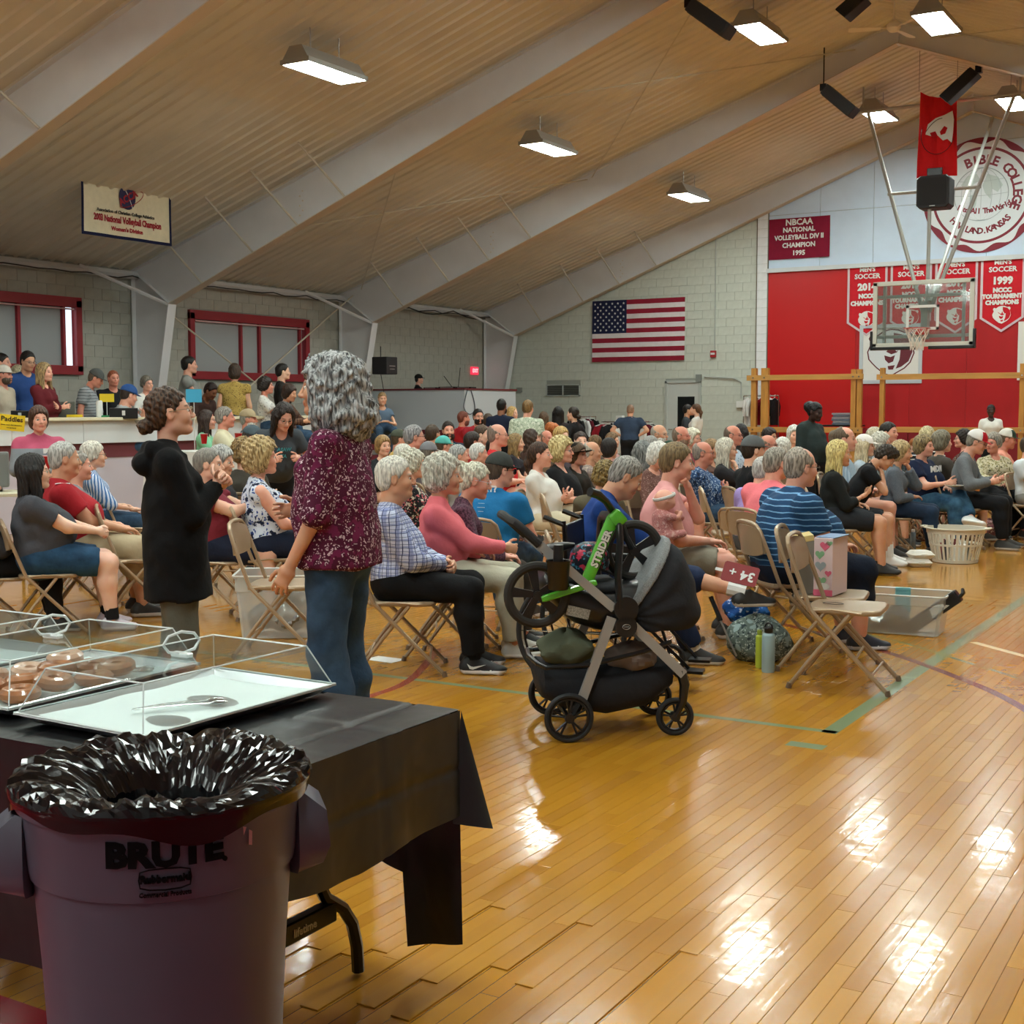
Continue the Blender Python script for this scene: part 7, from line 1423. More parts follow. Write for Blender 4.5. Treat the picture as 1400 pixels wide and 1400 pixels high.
m.sheet(liner, nu, nv); m.obj('liner', [LIN], bi, smooth=False); m = MB(); m.lathe([(.131, .705), (.125, .60), (.15, .3), (.001, .25)], n=32); m.obj('liner_inside', [LIN], bi, smooth=True)
m = MB(); m.add([wrapf(.775, .2466, .150)(Vector((x_, y_, .001))) for x_, y_ in ((-.003, .014), (.004, .010), (.003, -.012), (-.004, -.010))], [(0, 1, 2, 3)]); m.add([wrapf(.79, .2466, .138)(Vector((x_, y_, .001))) for x_, y_ in ((-.003, .006), (.004, .004), (-.002, -.008))], [(0, 1, 2)]); m.obj('scuff_mark', [mat('scuff', '#b58a90', .6)], bi)
# ------------------------------------------------------------------ serving table
TX1, TX0, TY0, TY1, TZ = -1.80, -3.63, 1.985, 2.745, .74
tb = thing('folding_table', 'folding serving table draped in black plastic behind the waste bin', 'table', ((TX0+TX1)/2, (TY0+TY1)/2, 0)); lx = lambda x: x-(TX0+TX1)/2; ly = lambda y: y-(TY0+TY1)/2; hx, hy = (TX1-TX0)/2, (TY1-TY0)/2
m = MB(); m.box((-hx, -hy, TZ-.045), (hx, hy, TZ-.004), bev=.01); m.obj('table_top', [mat('table_plastic', '#8a8a86', .5)], tb)
for s_ in (-1, 1):
    xx = s_*(hx-.30)
    for sy in (-1, 1): m = MB(); m.tube([(xx, sy*.10, .70), (xx, sy*.13, .42), (xx, sy*.22, .255), (xx, sy*.29, .205), (xx, sy*(hy-.05), .15), (xx, sy*(hy-.03), .08), (xx, sy*(hy-.025), .01)], .017, 8); m.obj('leg', [BLKM], tb, smooth=True)
    m = MB(); m.box((xx-.016, -.25, .185), (xx+.016, .25, .24), bev=.004); m.obj('leg_crossbar', [BLKM], tb); m = MB(); text_into(m, 'lifetime', .03, TR(xx+.0165, .12, .21) @ Matrix(((0, 0, 1, 0), (1, 0, 0, 0), (0, 1, 0, 0), (0, 0, 0, 1))), bold=.0004); m.obj('maker_mark', [ALU], tb)
# plastic cover: top, long front, short end (with folds) and long far side
DR = mat('black_table_plastic', '#0e0f11', .34, 0, .5); N, L = nodes_of(DR); b = N['Principled BSDF']; nz = N.new('ShaderNodeTexNoise'); nz.inputs['Scale'].default_value = 4; nz.inputs['Detail'].default_value = 3; L.new(_tc(N, L), nz.inputs[0]); bu = N.new('ShaderNodeBump'); bu.inputs['Distance'].default_value = .012; L.new(nz.outputs[0], bu.inputs['Height']); L.new(bu.outputs[0], b.inputs['Normal'])
cr_ = lambda t, c, w=.009, d=.0065: -d*max(0, 1-abs(t-c)/w)
cl = MB()
def top_(u, v):
    x = -hx-.006+(2*hx+.012)*u; y = -hy-.006+(2*hy+.012)*v
    return Vector((x, y, TZ+.001+.0016*math.sin(x*7+y*5)+sum(cr_(x, c) for c in (.18, .48, .78, -.4))+sum(cr_(y, c) for c in (-.14, .12))))
cl.sheet(top_, 130, 40)
def endf(u, v):
    y = -hy-.006+(2*hy+.012)*u; L_ = np.interp(u, [0, .3, .45, .62, .82, 1], [.26, .285, .29, .27, .265, .26]); z = TZ-L_*v
    return Vector((hx+.006+.012*v+.006*math.sin(y*22)*v+cr_(y, .05, .008, .006)+cr_(y, .16, .008, .006)+cr_(TZ-z, .14, .008, .005), y, z))
cl.sheet(endf, 50, 24)
def farf(u, v):
    x = -hx+(2*hx)*u; L_ = np.interp(x, [-hx, hx-.50, hx-.30, hx-.19, hx-.185, hx+.001], [.36, .38, .42, .46, .66, .61]); z = TZ-L_*v; return Vector((x+.006*v, hy+.006+.012*math.sin(x*26)*v*(x > hx-.4)+.02*v, z))
cl.sheet(farf, 160, 12)
def corner(u, v):      # gathered corner point hanging outward
    return Vector((hx+.006+.075*v*math.sin(math.pi*u*.5)+.004, hy+.006-.07*(1-u)*v+.03*v, TZ-.30*v+.02*v*(1-u)))
cl.sheet(corner, 8, 12)
def frontf(u, v):
    x = -hx+2*hx*u; z = TZ-.52*v; return Vector((x, -hy-.006-.015*v-.006*math.sin(x*17)*v, z))
cl.sheet(frontf, 80, 14)
tag(cl.obj('tablecloth', [DR], smooth=True, ang=60, loc=((TX0+TX1)/2, (TY0+TY1)/2, .003)), 'black plastic cover with fold creases draped over the serving table', 'tablecloth')
# ------------------------------------------------------------------ trays with clear covers
DONUT = mat('glazed_dough', '#a8683a', .35, 0, .5, coat=.4, grain=(40, .25, .002, (1, 1, 1))); DONG = mat('glazed_white', '#c9a48c', .3, coat=.4)
def trayset(cx, cy, label, what, rz=0, n=0):
    W_, L_ = .43, .655; z0 = TZ+.008
    t = thing('serving_tray', 'aluminium sheet tray '+label, 'tray', (cx, cy, z0), rz, 'trays on the serving table')
    m = MB(); R = []
    for (z_, k) in ((0, -.03), (.002, -.028), (.024, .0), (.026, .006), (.023, .008), (.022, .002), (.004, -.026)): R.append([Vector((px_*(W_/2+k), py_*(L_/2+k), z_)) for px_, py_ in ((-1, -1), (1, -1), (1, 1), (-1, 1))])
    m.rings(R, cap=True); m.obj('pan', [mat('tray_aluminium', '#b9bcbc', .35, .9)], t)
    m = MB(); m.sheet(lambda u, v: Vector(((u-.5)*.37, (v-.5)*.585, .007+.003*math.sin(u*5+v*3)+.002*math.sin(v*17)+.006*(abs(u-.5)*2)**6+.005*(abs(v-.5)*2)**8)), 16, 24); m.obj('paper_liner', [mat('tray_paper', '#dfe8e6', .6)], t, smooth=True)
    c = thing('tray_cover', 'clear box-shaped cover over the '+label, 'cover', (cx, cy, z0+.026), rz, 'clear tray covers'); h = .105; a, b_ = W_/2-.002, L_/2-.002; k = .045
    m = MB(); t_ = .003
    B_ = [(-a, -b_), (a, -b_), (a, b_), (-a, b_)]; T_ = [(-a+k, -b_+k), (a-k, -b_+k), (a-k, b_-k), (-a+k, b_-k)]
    rim = [(x*1.035, y*1.025) for x, y in B_]
    v = [(x, y, 0) for x, y in rim]+[(x, y, .004) for x, y in B_]+[(x, y, h) for x, y in T_]; f = [(0, 1, 5, 4), (1, 2, 6, 5), (2, 3, 7, 6), (3, 0, 4, 7), (4, 5, 9, 8), (5, 6, 10, 9), (6, 7, 11, 10), (7, 4, 8, 11), (8, 9, 10, 11)]
    m.add(v, f); o = m.obj('clear_shell', [CLEAR], c)
    m = MB(); ED = mat('acrylic_edge', '#d5dedd', .12, 0, .8)
    for i in range(4): j = (i+1) % 4; m.tube([Vector((*T_[i], h)), Vector((*T_[j], h))], .0022, 5); m.tube([Vector((*B_[i], .004)), Vector((*T_[i], h))], .0020, 5); m.tube([Vector((*rim[i], .001)), Vector((*rim[j], .001))], .0028, 5)
    m.obj('bright_edges', [ED], c, smooth=True)
    m = MB(); m.tube([Vector((.010*math.cos(q), .052*math.cos(q), h+.036+.028*math.sin(q))) for q in [2*math.pi*i/8 for i in range(8)]], .004, 6, closed=True); m.box((-.03, -.012, h), (.03, .012, h+.012), bev=.003); m.obj('lid_handle', [ED], c, smooth=True)
    for i in range(n):
        px_, py_ = rnd.uniform(-.13, .13), rnd.uniform(-.24, .24)
        px_, py_ = -.12+.12*(i % 3)+rnd.uniform(-.02, .02), -.22+.12*(i//3)+rnd.uniform(-.02, .02)
        m = MB(); M_ = RZ(rnd.uniform(0, 3)) @ RX(rnd.uniform(-.25, .25)); m.tube([M_ @ Vector((.032*math.cos(q), .032*math.sin(q), 0)) for q in [2*math.pi*j/14 for j in range(14)]], [.021+.003*math.sin(j*2.1) for j in range(14)]+[.021], 9, closed=False, cap=False); P = [M_ @ Vector((.032*math.cos(q), .032*math.sin(q), 0)) for q in [2*math.pi*j/14 for j in range(14)]]; m = MB(); m.tube(P, .0215, 9, closed=True, sq=.85); o = m.obj('doughnut', [DONUT if i % 3 else DONG], None, smooth=True); M2 = TR(cx, cy, 0) @ RZ(rz) @ TR(px_, py_, z0+.030+.012*(i % 2)); o.matrix_world = M2
        tag(o, ('white-glazed ' if i % 3 == 0 else 'brown glazed ')+'doughnut, %s row %s, %s' % (('nearest', 'second', 'third', 'farthest')[i//3], ('left', 'centre', 'right')[i % 3], 'middle tray' if n > 8 else 'left tray'), 'doughnut', 'doughnuts on the trays')
    return t
t1 = trayset(-2.40, 2.40, 'empty tray nearest the table corner', '', -.02)
trayset(-2.90, 2.42, 'middle tray with doughnuts', '', .02, n=12); trayset(-3.39, 2.40, 'left tray cut by the picture edge', '', -.01, n=8)
def tongs(label, x, y, rz):
    t = thing('tongs', label, 'tongs', (x, y, TZ+.022), rz)
    for s_ in (-1, 1): m = MB(); m.tube([(-.11, 0, .004), (-.04, s_*.010, .006), (.03, s_*.016, .006), (.08, s_*.018, .004)], [.004, .005, .005, .006], 6, sq=.5); m.obj('arm', [STEEL], t, smooth=True); m = MB(); m.sphere((.10, s_*.018, .005), (.024, .012, .006), 10, 6); m.obj('scoop', [STEEL], t, smooth=True)
    return t
tongs('steel tongs lying across the empty tray under the clear cover', -2.38, 2.36, 1.0); tongs('second steel tongs on the middle tray of doughnuts', -2.86, 2.58, .7)
# ------------------------------------------------------------------ stroller with infant seat
SA = math.atan2(.31, .40); Sc = np.array(fl(778, 1015))[:2]; dfx = np.array([math.cos(SA), math.sin(SA)]); dfy = np.array([-math.sin(SA), math.cos(SA)])
so = Sc+dfy*.27
ST = thing('stroller', 'black travel-system stroller with grey infant seat on the open floor', 'stroller', (so[0], so[1], 0), SA)      # x: towards the small front wheels, y: away from the camera
FAB = cloth('plain', '#242529', rough=.9); HEA = cloth('heather', '#6f7274', '#8e9192'); SIL = mat('stroller_silver', '#9c9c9a', .45, .15)
def wheel(parent, name, x, y, r, w=.034, nsp=5, hub=ALU):
    t = None; m = MB(); m.tube([(x+(r-.011)*math.cos(a), y, r+(r-.011)*math.sin(a)) for a in [2*math.pi*i/40 for i in range(40)]], .0125, 10, closed=True, sq=1.25); tyre = m.obj(name, [mat('tyre_rubber', '#1a1a1c', .7)], parent, smooth=True)
    m = MB(); m.tube([(x+(r-.026)*math.cos(a), y, r+(r-.026)*math.sin(a)) for a in [2*math.pi*i/32 for i in range(32)]], .006, 6, closed=True, sq=2.2); m.cyl((x, y-w*.6, r), (x, y+w*.6, r), .022, n=16)
    for k in range(nsp):
        a = 2*math.pi*k/nsp+.3
        for da in (-.16, .16): m.tube([(x+.018*math.cos(a), y-.006, r+.018*math.sin(a)), (x+(r-.028)*math.cos(a+da), y-.004, r+(r-.028)*math.sin(a+da))], .0055, 5)
    m.obj('spokes', [BLKP], tyre, smooth=True); return tyre
for y_ in (-.27, .27): wheel(ST, 'rear_wheel', 0, y_, .112)
for y_ in (-.20, .22): wheel(ST, 'front_wheel', .505, y_, .088, nsp=5)
for s_ in (-1, 1):
    yy = s_*.235
    m = MB(); 
    def bar(mb, a, b_, w_, th, yy=yy):
        d = Vector((b_[0]-a[0], 0, b_[1]-a[1])); n_ = Vector((-d.z, 0, d.x)).normalized()*w_/2; A = Vector((a[0], yy, a[1])); B = Vector((b_[0], yy, b_[1])); y2 = Vector((0, th/2, 0))
        mb.rings([[A-n_-y2, A+n_-y2, A+n_+y2, A-n_+y2], [B-n_-y2, B+n_-y2, B+n_+y2, B-n_+y2]])
    bar(m, (.20, .56), (.055, .16), .042, .022); m.obj('rear_leg', [SIL], ST); m = MB(); bar(m, (.30, .52), (.535, .29), .042, .022); m.obj('front_leg', [SIL], ST)
    m = MB(); bar(m, (-.13, .895), (.21, .60), .040, .022); m.obj('push_bar', [SIL], ST)
    m = MB(); m.tube([(.525, yy*.95, .31), (.545, yy*.93, .24), (.54, s_*.21, .16), (.505, s_*.21, .088)], [.024, .024, .02, .014], 8); m.obj('caster_fork', [BLKP], ST, smooth=True)
    m = MB(); m.tube([(.055, yy, .17), (.02, yy, .11)], .022, 8); m.obj('axle_block', [BLKP], ST, smooth=True)
    for (cx_, cz_, rr) in ((.262, .60, .056), (.262, .52, .050)): m = MB(); m.cyl((cx_, yy-.03, cz_), (cx_, yy+.03, cz_), rr, n=24); m.obj('pivot_hub', [BLKP], ST, smooth=True, ang=50)
    if s_ < 0:
        m = MB(); m.tube([(.262+.018*math.cos(q), yy-.032, .52+.011*math.sin(q)) for q in [2*math.pi*i/16 for i in range(16)]], .0016, 4, closed=True); m.tube([(.250, yy-.032, .52), (.274, yy-.032, .52)], .0014, 4); m.obj('maker_emblem', [ALU], ST)
m = MB(); m.tube([(-.13, -.235, .895), (-.20, -.235, .96), (-.235, -.225, .99), (-.255, -.18, 1.00), (-.26, 0, 1.005), (-.255, .18, 1.00), (-.235, .225, .99), (-.13, .235, .895)], .021, 10); m.obj('push_handle', [mat('foam_black', '#1c1c1e', .8)], ST, smooth=True)
m = MB(); m.lathe([(.040, 0), (.045, .005), (.052, .12), (.056, .125), (.056, .132), (.048, .13), (.042, .01), (.001, .008)], c=(-.055, -.30, .70), n=20); m.tube([(-.03, -.25, .74), (-.05, -.27, .74)], .02); m.cyl((-.055, -.30, .74), (-.055, -.30, .90), .026, .022, n=12); m.obj('cup_holder', [BLKP], ST, smooth=True, ang=50)
# infant seat shell, fabric, canopy, carry handle
def hull(secs, name, mt, parent, n=20, ang=60):
    m = MB(); R = []
    for (x, z, rx_, hw_, sq) in secs: R.append([Vector((x+0*rx_, hw_*math.copysign(abs(math.cos(q))**.6, math.cos(q)), z+rx_*math.copysign(abs(math.sin(q))**.75, math.sin(q)))) for q in [2*math.pi*i/n for i in range(n)]])
    m.rings(R); return m.obj(name, [mt], parent, smooth=True, ang=ang)
hull([(-.10, .70, .02, .10, 1), (-.085, .69, .06, .16, 1), (-.03, .66, .09, .20, 1), (.05, .62, .105, .215, 1), (.15, .58, .10, .215, 1), (.28, .58, .115, .21, 1), (.40, .60, .12, .20, 1), (.48, .62, .10, .17, 1), (.51, .63, .04, .10, 1)], 'seat_shell', BLKP, ST)
hull([(-.08, .75, .02, .12, 1), (0, .72, .035, .17, 1), (.12, .68, .03, .175, 1), (.24, .68, .035, .175, 1)], 'seat_pad', cloth('plain', '#2a2c2f'), ST)
v = Vol((.1, -.27, .40), (.72, .27, .98), .009); v.ell((.43, 0, .60), (.215, .238, .305), .01); v.ell((.50, 0, .56), (.16, .22, .10), .05)
v.clip(lambda x, y, z: ((.62-z)*(-.19)+(.30-x)*.28)/.338+0*y); v.clip(lambda x, y, z: .485-z+0*x+0*y); v.noise(.004, lambda x, y, z: np.sin(np.arctan2(z-.55, x-.3)*14+np.sin(y*20)))
mobj('canopy', np_mesh('canopy', *v.nets()), [FAB], ST)
v = Vol((.1, -.29, .50), (.72, .29, 1.0), .008); v.ell((.43, 0, .60), (.228, .250, .318), .01); cut = lambda x, z: ((.62-z)*(-.19)+(.30-x)*.28)/.338
v.clip(lambda x, y, z: np.maximum(cut(x, z)-.006, -.030-cut(x, z))+0*y); v.clip(lambda x, y, z: .60-z+0*x+0*y); mobj('canopy_trim', np_mesh('canopy_trim', *v.nets()), [HEA], ST)
for s_ in (-1,):
    m = MB(); m.tube([(.235, s_*.245, .60), (.225, s_*.25, .75), (.235, s_*.245, .90), (.235, s_*.225, .965), (.235, s_*.17, .99), (.235, 0, 1.0), (.235, .17, .99), (.235, .225, .965), (.235, .245, .90), (.225, .25, .75), (.235, .245, .60)], .017, 10, sq=1.4); m.obj('carry_handle', [BLKP], ST, smooth=True)
m = MB(); m.box((-.02, -.224, .555), (.085, -.219, .60), M=RY(.25) @ TR(-.13, 0, .0)); m.obj('warning_label', [mat('label_grey', '#8c8c86', .5, grain=(160, .5, 0, (1, 1, 1)))], ST)
# basket with its rim bar
hull([(-.12, .27, .02, .14, 1), (-.10, .25, .08, .20, 1), (0, .22, .10, .215, 1), (.20, .20, .115, .215, 1), (.38, .22, .10, .21, 1), (.50, .27, .06, .18, 1)], 'basket', FAB, ST)
m = MB(); m.tube([(-.13, -.18, .345), (-.10, -.225, .335), (.10, -.235, .345), (.35, -.235, .40), (.48, -.22, .44)], .011, 8); m.tube([(-.13, .18, .345), (-.10, .225, .335), (.10, .235, .345), (.35, .235, .40), (.48, .22, .44)], .011, 8); m.tube([(-.13, -.18, .345), (-.15, 0, .35), (-.13, .18, .345)], .011, 8); m.obj('basket_rim', [BLKP], ST, smooth=True)
m = MB(); m.tube([(0, -.27, .112), (0, .27, .112)], .012); m.tube([(.53, -.22, .27), (.53, .22, .27)], .012); m.obj('axle', [BLKM], ST)
def blob(name, label, cat, loc, size, mt, seed=0, n=28, amp=.12, rz=0, rnd_=1.0):
    m = MB(); rr = random.Random(seed); ph = [rr.uniform(0, 6) for _ in range(6)]
    def f(u, v):
        a = 2*math.pi*u; b_ = math.pi*(v-.5); c = math.cos(b_)**rnd_; d = 1+amp*(math.sin(a*3+ph[0]+b_*2)*.5+math.sin(a*5+ph[1]-b_*4)*.35+math.sin(a*9+ph[2]+b_*7)*.2)*math.cos(b_)
        return Vector((size[0]*c*math.cos(a)*d, size[1]*c*math.sin(a)*d, max(size[2]*math.sin(b_)*(1+amp*.6*math.sin(a*4+ph[3])), -size[2]*.82)))
    m.sheet(f, n, n//2); o = m.obj(name, [mt], smooth=True, loc=loc); o.rotation_euler = (0, 0, rz); return tag(o, label, cat)
def Sw(x, y, z): return (so[0]+dfx[0]*x+dfy[0]*y, so[1]+dfx[1]*x+dfy[1]*y, z)
blob('bag', 'olive green cloth bag in the rear of the stroller basket', 'bag', Sw(.02, -.06, .395), (.13, .13, .085), cloth('plain', '#59604e'), 3, amp=.2)
blob('blanket', 'taupe blanket bundled in the front of the stroller basket', 'blanket', Sw(.33, -.07, .345), (.12, .12, .07), cloth('plain', '#7c6e66'), 5, amp=.2)
hm = thing('bike_helmet', 'small dark patterned child helmet on the stroller seat', 'helmet', Sw(.13, -.05, .79), SA); m = MB(); m.lathe([(.088, -.03), (.095, .0), (.090, .045), (.065, .08), (.03, .095), (.001, .098)], n=20); m.obj('shell', [cloth('print', '#141a24', '#3f7f98', '#b03048', rough=.3)], hm, smooth=True)
for k in range(4): m = MB(); m.tube([(.091*math.cos(.5+k*.35), -.091*math.sin(.5+k*.35)*1, .02), (.07*math.cos(.5+k*.35), -.07*math.sin(.5+k*.35), .078)], .006, 5); m.obj('vent_slot', [BLKP], hm)
# ------------------------------------------------------------------ balance bike laid over the stroller
GRN = mat('bike_green', '#4fae26', .3, 0, .6, coat=.5)
bo = Sw(0, .02, 0); BK = thing('balance_bike', 'bright green balance bike resting across the top of the stroller', 'bicycle', (bo[0], bo[1], 0), SA)
def U(px, py, y=-.22): return Vector(((px+5-778)/301, y, (1015-py-6)/301))
def bwheel(name, c, r, y, tilt=0):
    m = MB(); C = Vector((c.x, y, c.z)); P = [C+Vector((r*.94*math.cos(a), 0, r*.94*math.sin(a))) for a in [2*math.pi*i/40 for i in range(40)]]; m.tube(P, .021, 10, closed=True); w = m.obj(name, [mat('foam_tyre', '#2a2724', .85)], BK, smooth=True)
    m = MB(); m.cyl(C-Vector((0, .03, 0)), C+Vector((0, .03, 0)), .02)
    for k in range(5):
        a = 2*math.pi*k/5+.5; m.rings([[C+Vector((.015*math.cos(a)-q*math.sin(a), p, .015*math.sin(a)+q*math.cos(a))) for q, p in ((-.014, -.008), (.014, -.008), (.014, .008), (-.014, .008))], [C+Vector((r*.88*math.cos(a)-q*math.sin(a), p, r*.88*math.sin(a)+q*math.cos(a))) for q, p in ((-.024, -.006), (.024, -.006), (.024, .006), (-.024, .006))]])
    m.tube([C+Vector((r*.84*math.cos(a), 0, r*.84*math.sin(a))) for a in [2*math.pi*i/32 for i in range(32)]], .008, 6, closed=True); m.obj('rim_and_spokes', [BLKP], w, smooth=True)
bwheel('wheel', U(732, 809), .140, -.22); bwheel('wheel', U(878, 757), .132, -.02)
def fbar(a, b_, w_, th, name, mt, y=-.20):
    m = MB(); d = (b_-a); n_ = Vector((-d.z, 0, d.x)).normalized(); y2 = Vector((0, th/2, 0)); R = []
    for P, k in ((a, .8), (a+d*.06, 1), (a+d*.94, 1), (b_, .8)): R.append([P-n_*w_/2*k-y2*.7, P-n_*w_/2*.6*k-y2, P+n_*w_/2*.6*k-y2, P+n_*w_/2*k-y2*.7, P+n_*w_/2*k+y2*.7, P-n_*w_/2*k+y2*.7])
    m.rings(R); return m.obj(name, [mt], BK, smooth=True, ang=30)
a_, b2 = U(800, 792, -.22), U(838, 702, -.22); fbar(a_, b2, .052, .04, 'main_tube', GRN); fbar(U(737, 814, -.25), U(812, 792, -.25), .030, .025, 'rear_stay', GRN); fbar(U(836, 712, -.22), U(849, 700, -.22), .07, .05, 'head_tube', GRN)
d = b2-a_; ang_ = math.atan2(d.z, d.x); m = MB(); Mt = Matrix(((math.cos(ang_), -math.sin(ang_), 0, (a_.x+b2.x)/2+.002), (0, 0, -1, -.2405), (math.sin(ang_), math.cos(ang_), 0, (a_.z+b2.z)/2-.0), (0, 0, 0, 1)))
text_into(m, 'STRIDER', .046, Mt, bold=.002, sx=1.02, extrude=.001); m.obj('lettering', [mat('bike_decal', '#d9dcd4', .4)], BK); m = MB(); text_into(m, 'STRIDER', .046, Mt @ TR(.002, -.003, -.0008), bold=.004, sx=1.02, extrude=.0006); m.obj('lettering_outline', [BLKP], BK)
m = MB(); m.tube([U(800, 668, -.30), U(812, 672, -.27), U(826, 682, -.22), U(838, 697, -.18), U(846, 706, -.12)], [.021, .021, .016, .018, .014], 10); m.obj('handlebar', [BLKP], BK, smooth=True); m = MB(); m.tube([U(846, 702, -.2), U(862, 735, -.10), U(878, 757, -.02)], .016, 8); m.obj('fork', [BLKP], BK, smooth=True)
m = MB(); m.tube([U(796, 796, -.22), U(770, 770, -.20), U(762, 757, -.18)], .012, 8); m.obj('seat_post', [BLKP], BK, smooth=True); hull([(-.085, .835, .012, .03, 1), (-.05, .85, .022, .05, 1), (.02, .86, .020, .035, 1), (.07, .865, .010, .018, 1)], 'saddle', BLKP, BK)
# ------------------------------------------------------------------ wheelchair behind the stroller
wp = at(795, 840, 246); WH = thing('wheelchair', 'black wheelchair with padded armrests parked behind the stroller', 'wheelchair', (wp[0], wp[1], 0), math.radians(right_ang(795)-12))
for y_ in (-.27, .27):
    m = MB(); m.tube([(.0+.29*math.cos(a), y_, .305+.29*math.sin(a)) for a in [2*math.pi*i/44 for i in range(44)]], .015, 8, closed=True); w = m.obj('drive_wheel', [mat('tyre_rubber', '#1a1a1c', .7)], WH, smooth=True)
    m = MB(); m.tube([(.0+.25*math.cos(a), y_*1.1, .305+.25*math.sin(a)) for a in [2*math.pi*i/36 for i in range(36)]], .007, 6, closed=True); m.obj('push_rim', [BLKM], w, smooth=True)
    m = MB()
    for k in range(16): a = 2*math.pi*k/16; m.tube([(.02*math.cos(a), y_, .305+.02*math.sin(a)), (.28*math.cos(a), y_, .305+.28*math.sin(a))], .0025, 4)
    m.cyl((0, y_-.03, .305), (0, y_+.03, .305), .025); m.obj('wheel_spokes', [STEEL], w)
    m = MB(); m.tube([(.46+.075*math.cos(a), y_*.9, .09+.075*math.sin(a)) for a in [2*math.pi*i/20 for i in range(20)]], .014, 6, closed=True); m.obj('caster', [MATS['tyre_rubber']], WH, smooth=True)
    m = MB(); m.tube([(-.05, y_*.85, .90), (-.02, y_*.85, .30), (.40, y_*.85, .30), (.46, y_*.9, .12)], .012, 8); m.tube([(-.04, y_*.85, .62), (.02, y_*.85, .70), (.30, y_*.85, .70), (.36, y_*.85, .62), (.36, y_*.85, .30)], .011, 8); m.tube([(-.05, y_*.85, .88), (-.16, y_*.85, .92)], .014, 8); m.obj('side_frame', [BLKM], WH, smooth=True)
    m = MB(); m.box((.0, y_*.85-.025, .705), (.30, y_*.85+.025, .735), bev=.01); m.obj('armrest', [BLKP], WH, smooth=True); m = MB(); m.tube([(.42, y_*.7, .32), (.62, y_*.6, .12)], .010, 6); m.box((.58, y_*.6-.05, .10), (.70, y_*.6+.05, .115)); m.obj('footrest', [BLKM], WH)
m = MB(); m.box((-.02, -.22, .46), (.40, .22, .50), bev=.015); m.obj('seat', [BLKP], WH); m = MB(); m.box((-.06, -.22, .50), (-.035, .22, .88), bev=.01); m.obj('backrest', [BLKP], WH)
# ------------------------------------------------------------------ tubs, basket, boxes on the floor
def tub(label, c, rz, L_, W_, H_, taper=.9):
    t = thing('storage_tub', label, 'tub', (c[0], c[1], 0), rz); m = MB(); R = []
    def ring(k, z_, o=0): return [Vector((px_*(L_/2*k+o), py_*(W_/2*k+o), z_)) for px_, py_ in ((-1, -.88), (-.93, -1), (.93, -1), (1, -.88), (1, .88), (.93, 1), (-.93, 1), (-1, .88))]
    m.rings([ring(taper, .006), ring(taper+(1-taper)*.75, H_*.75), ring(taper+(1-taper)*.76, H_*.76, .008), ring(1, H_), ring(1, H_, .014), ring(1, H_-.012, .016)], cap=False); m.add(ring(taper, .006), [tuple(range(8))]); o = m.obj('tub_body', [MILKY], t)
    m = MB(); m.tube([p for p in ring(1, H_, .012)], .006, 6, closed=True); m.obj('rim', [mat('milky_rim', '#cfd2ce', .4)], t); return t
TA = fl(352, 872); tA = tub('tall milky plastic tub beside the aisle chair, left of the floral blouse', (-5.80, 6.72), math.radians(35), .56, .42, .42, .86)
CRM = mat('crumpled_foil', '#8a8c8a', .25, .6, grain=(30, .3, .004, (1, 1, 1)))
for i, (dx, dy, dz, r, c_) in enumerate(((-.12, -.06, .11, .10, 'dark'), (.10, -.05, .12, .11, 'silver'), (.0, .05, .25, .09, 'clear grey'), (.13, .08, .25, .08, 'pale'))):
    blob('plastic_bag', c_+' crumpled plastic bag inside the tall milky tub', 'bag', (-5.80+dx, 6.72+dy, dz+.0), (r, r*.9, r*.85), CRM if i != 0 else cloth('plain', '#6c6a66'), 20+i, amp=.3)
tc_ = (np.array(fl(1262, 870))+np.array([-.18, .12, 0])); tB = tub('low wide milky tub on the floor by the striped polo man', (tc_[0], tc_[1]), math.radians(right_ang(1262)-9), .60, .36, .27, .88)
cx_, sx_ = math.cos(tB.rotation_euler.z), math.sin(tB.rotation_euler.z)
def inT(x, y, z): return (tc_[0]+cx_*x-sx_*y, tc_[1]+sx_*x+cx_*y, z)
blob('plastic_bag', 'crumpled clear bag in the low wide tub', 'bag', inT(-.16, 0, .08), (.12, .12, .07), CRM, 31, amp=.3); blob('headphones_bundle', 'grey cloth bundle in the low wide tub', 'bundle', inT(-.02, -.03, .09), (.09, .10, .08), cloth('plain', '#5c5a58'), 33, amp=.2)
tt = thing('carton', 'teal carton standing in the low wide tub', 'carton', inT(.0, .07, .012), tB.rotation_euler.z+.2); m = MB(); m.box((-.05, -.03, 0), (.05, .03, .26), bev=.004); m.obj('box', [mat('teal_card', '#6fb2b8', .5)], tt); m = MB(); m.box((-.05, -.03, .26), (.05, 0, .28)); m.obj('flap', [MATS['teal_card']], tt)
tt = thing('tool_case', 'black tool case leaning out of the low wide tub', 'case', inT(.10, -.02, .04), tB.rotation_euler.z); Mq = RY(math.radians(-38)); m = MB(); m.box((-.14, -.05, -.03), (.36, .05, .06), M=Mq, bev=.012); m.obj('case_body', [BLKP], tt); m = MB(); m.prism([(.14, -.03), (.28, -.02), (.22, .03), (.16, .03)], .003, 0, Mq @ TR(0, -.051, .015) @ RX(math.pi/2)); m.obj('label', [WPAINT], tt); m = MB(); m.tube([Mq @ Vector(p) for p in ((.35, -.03, .0), (.39, -.03, .01), (.40, 0, .03), (.39, .03, .01), (.35, .03, 0))], .012); m.obj('handle', [BLKP], tt)
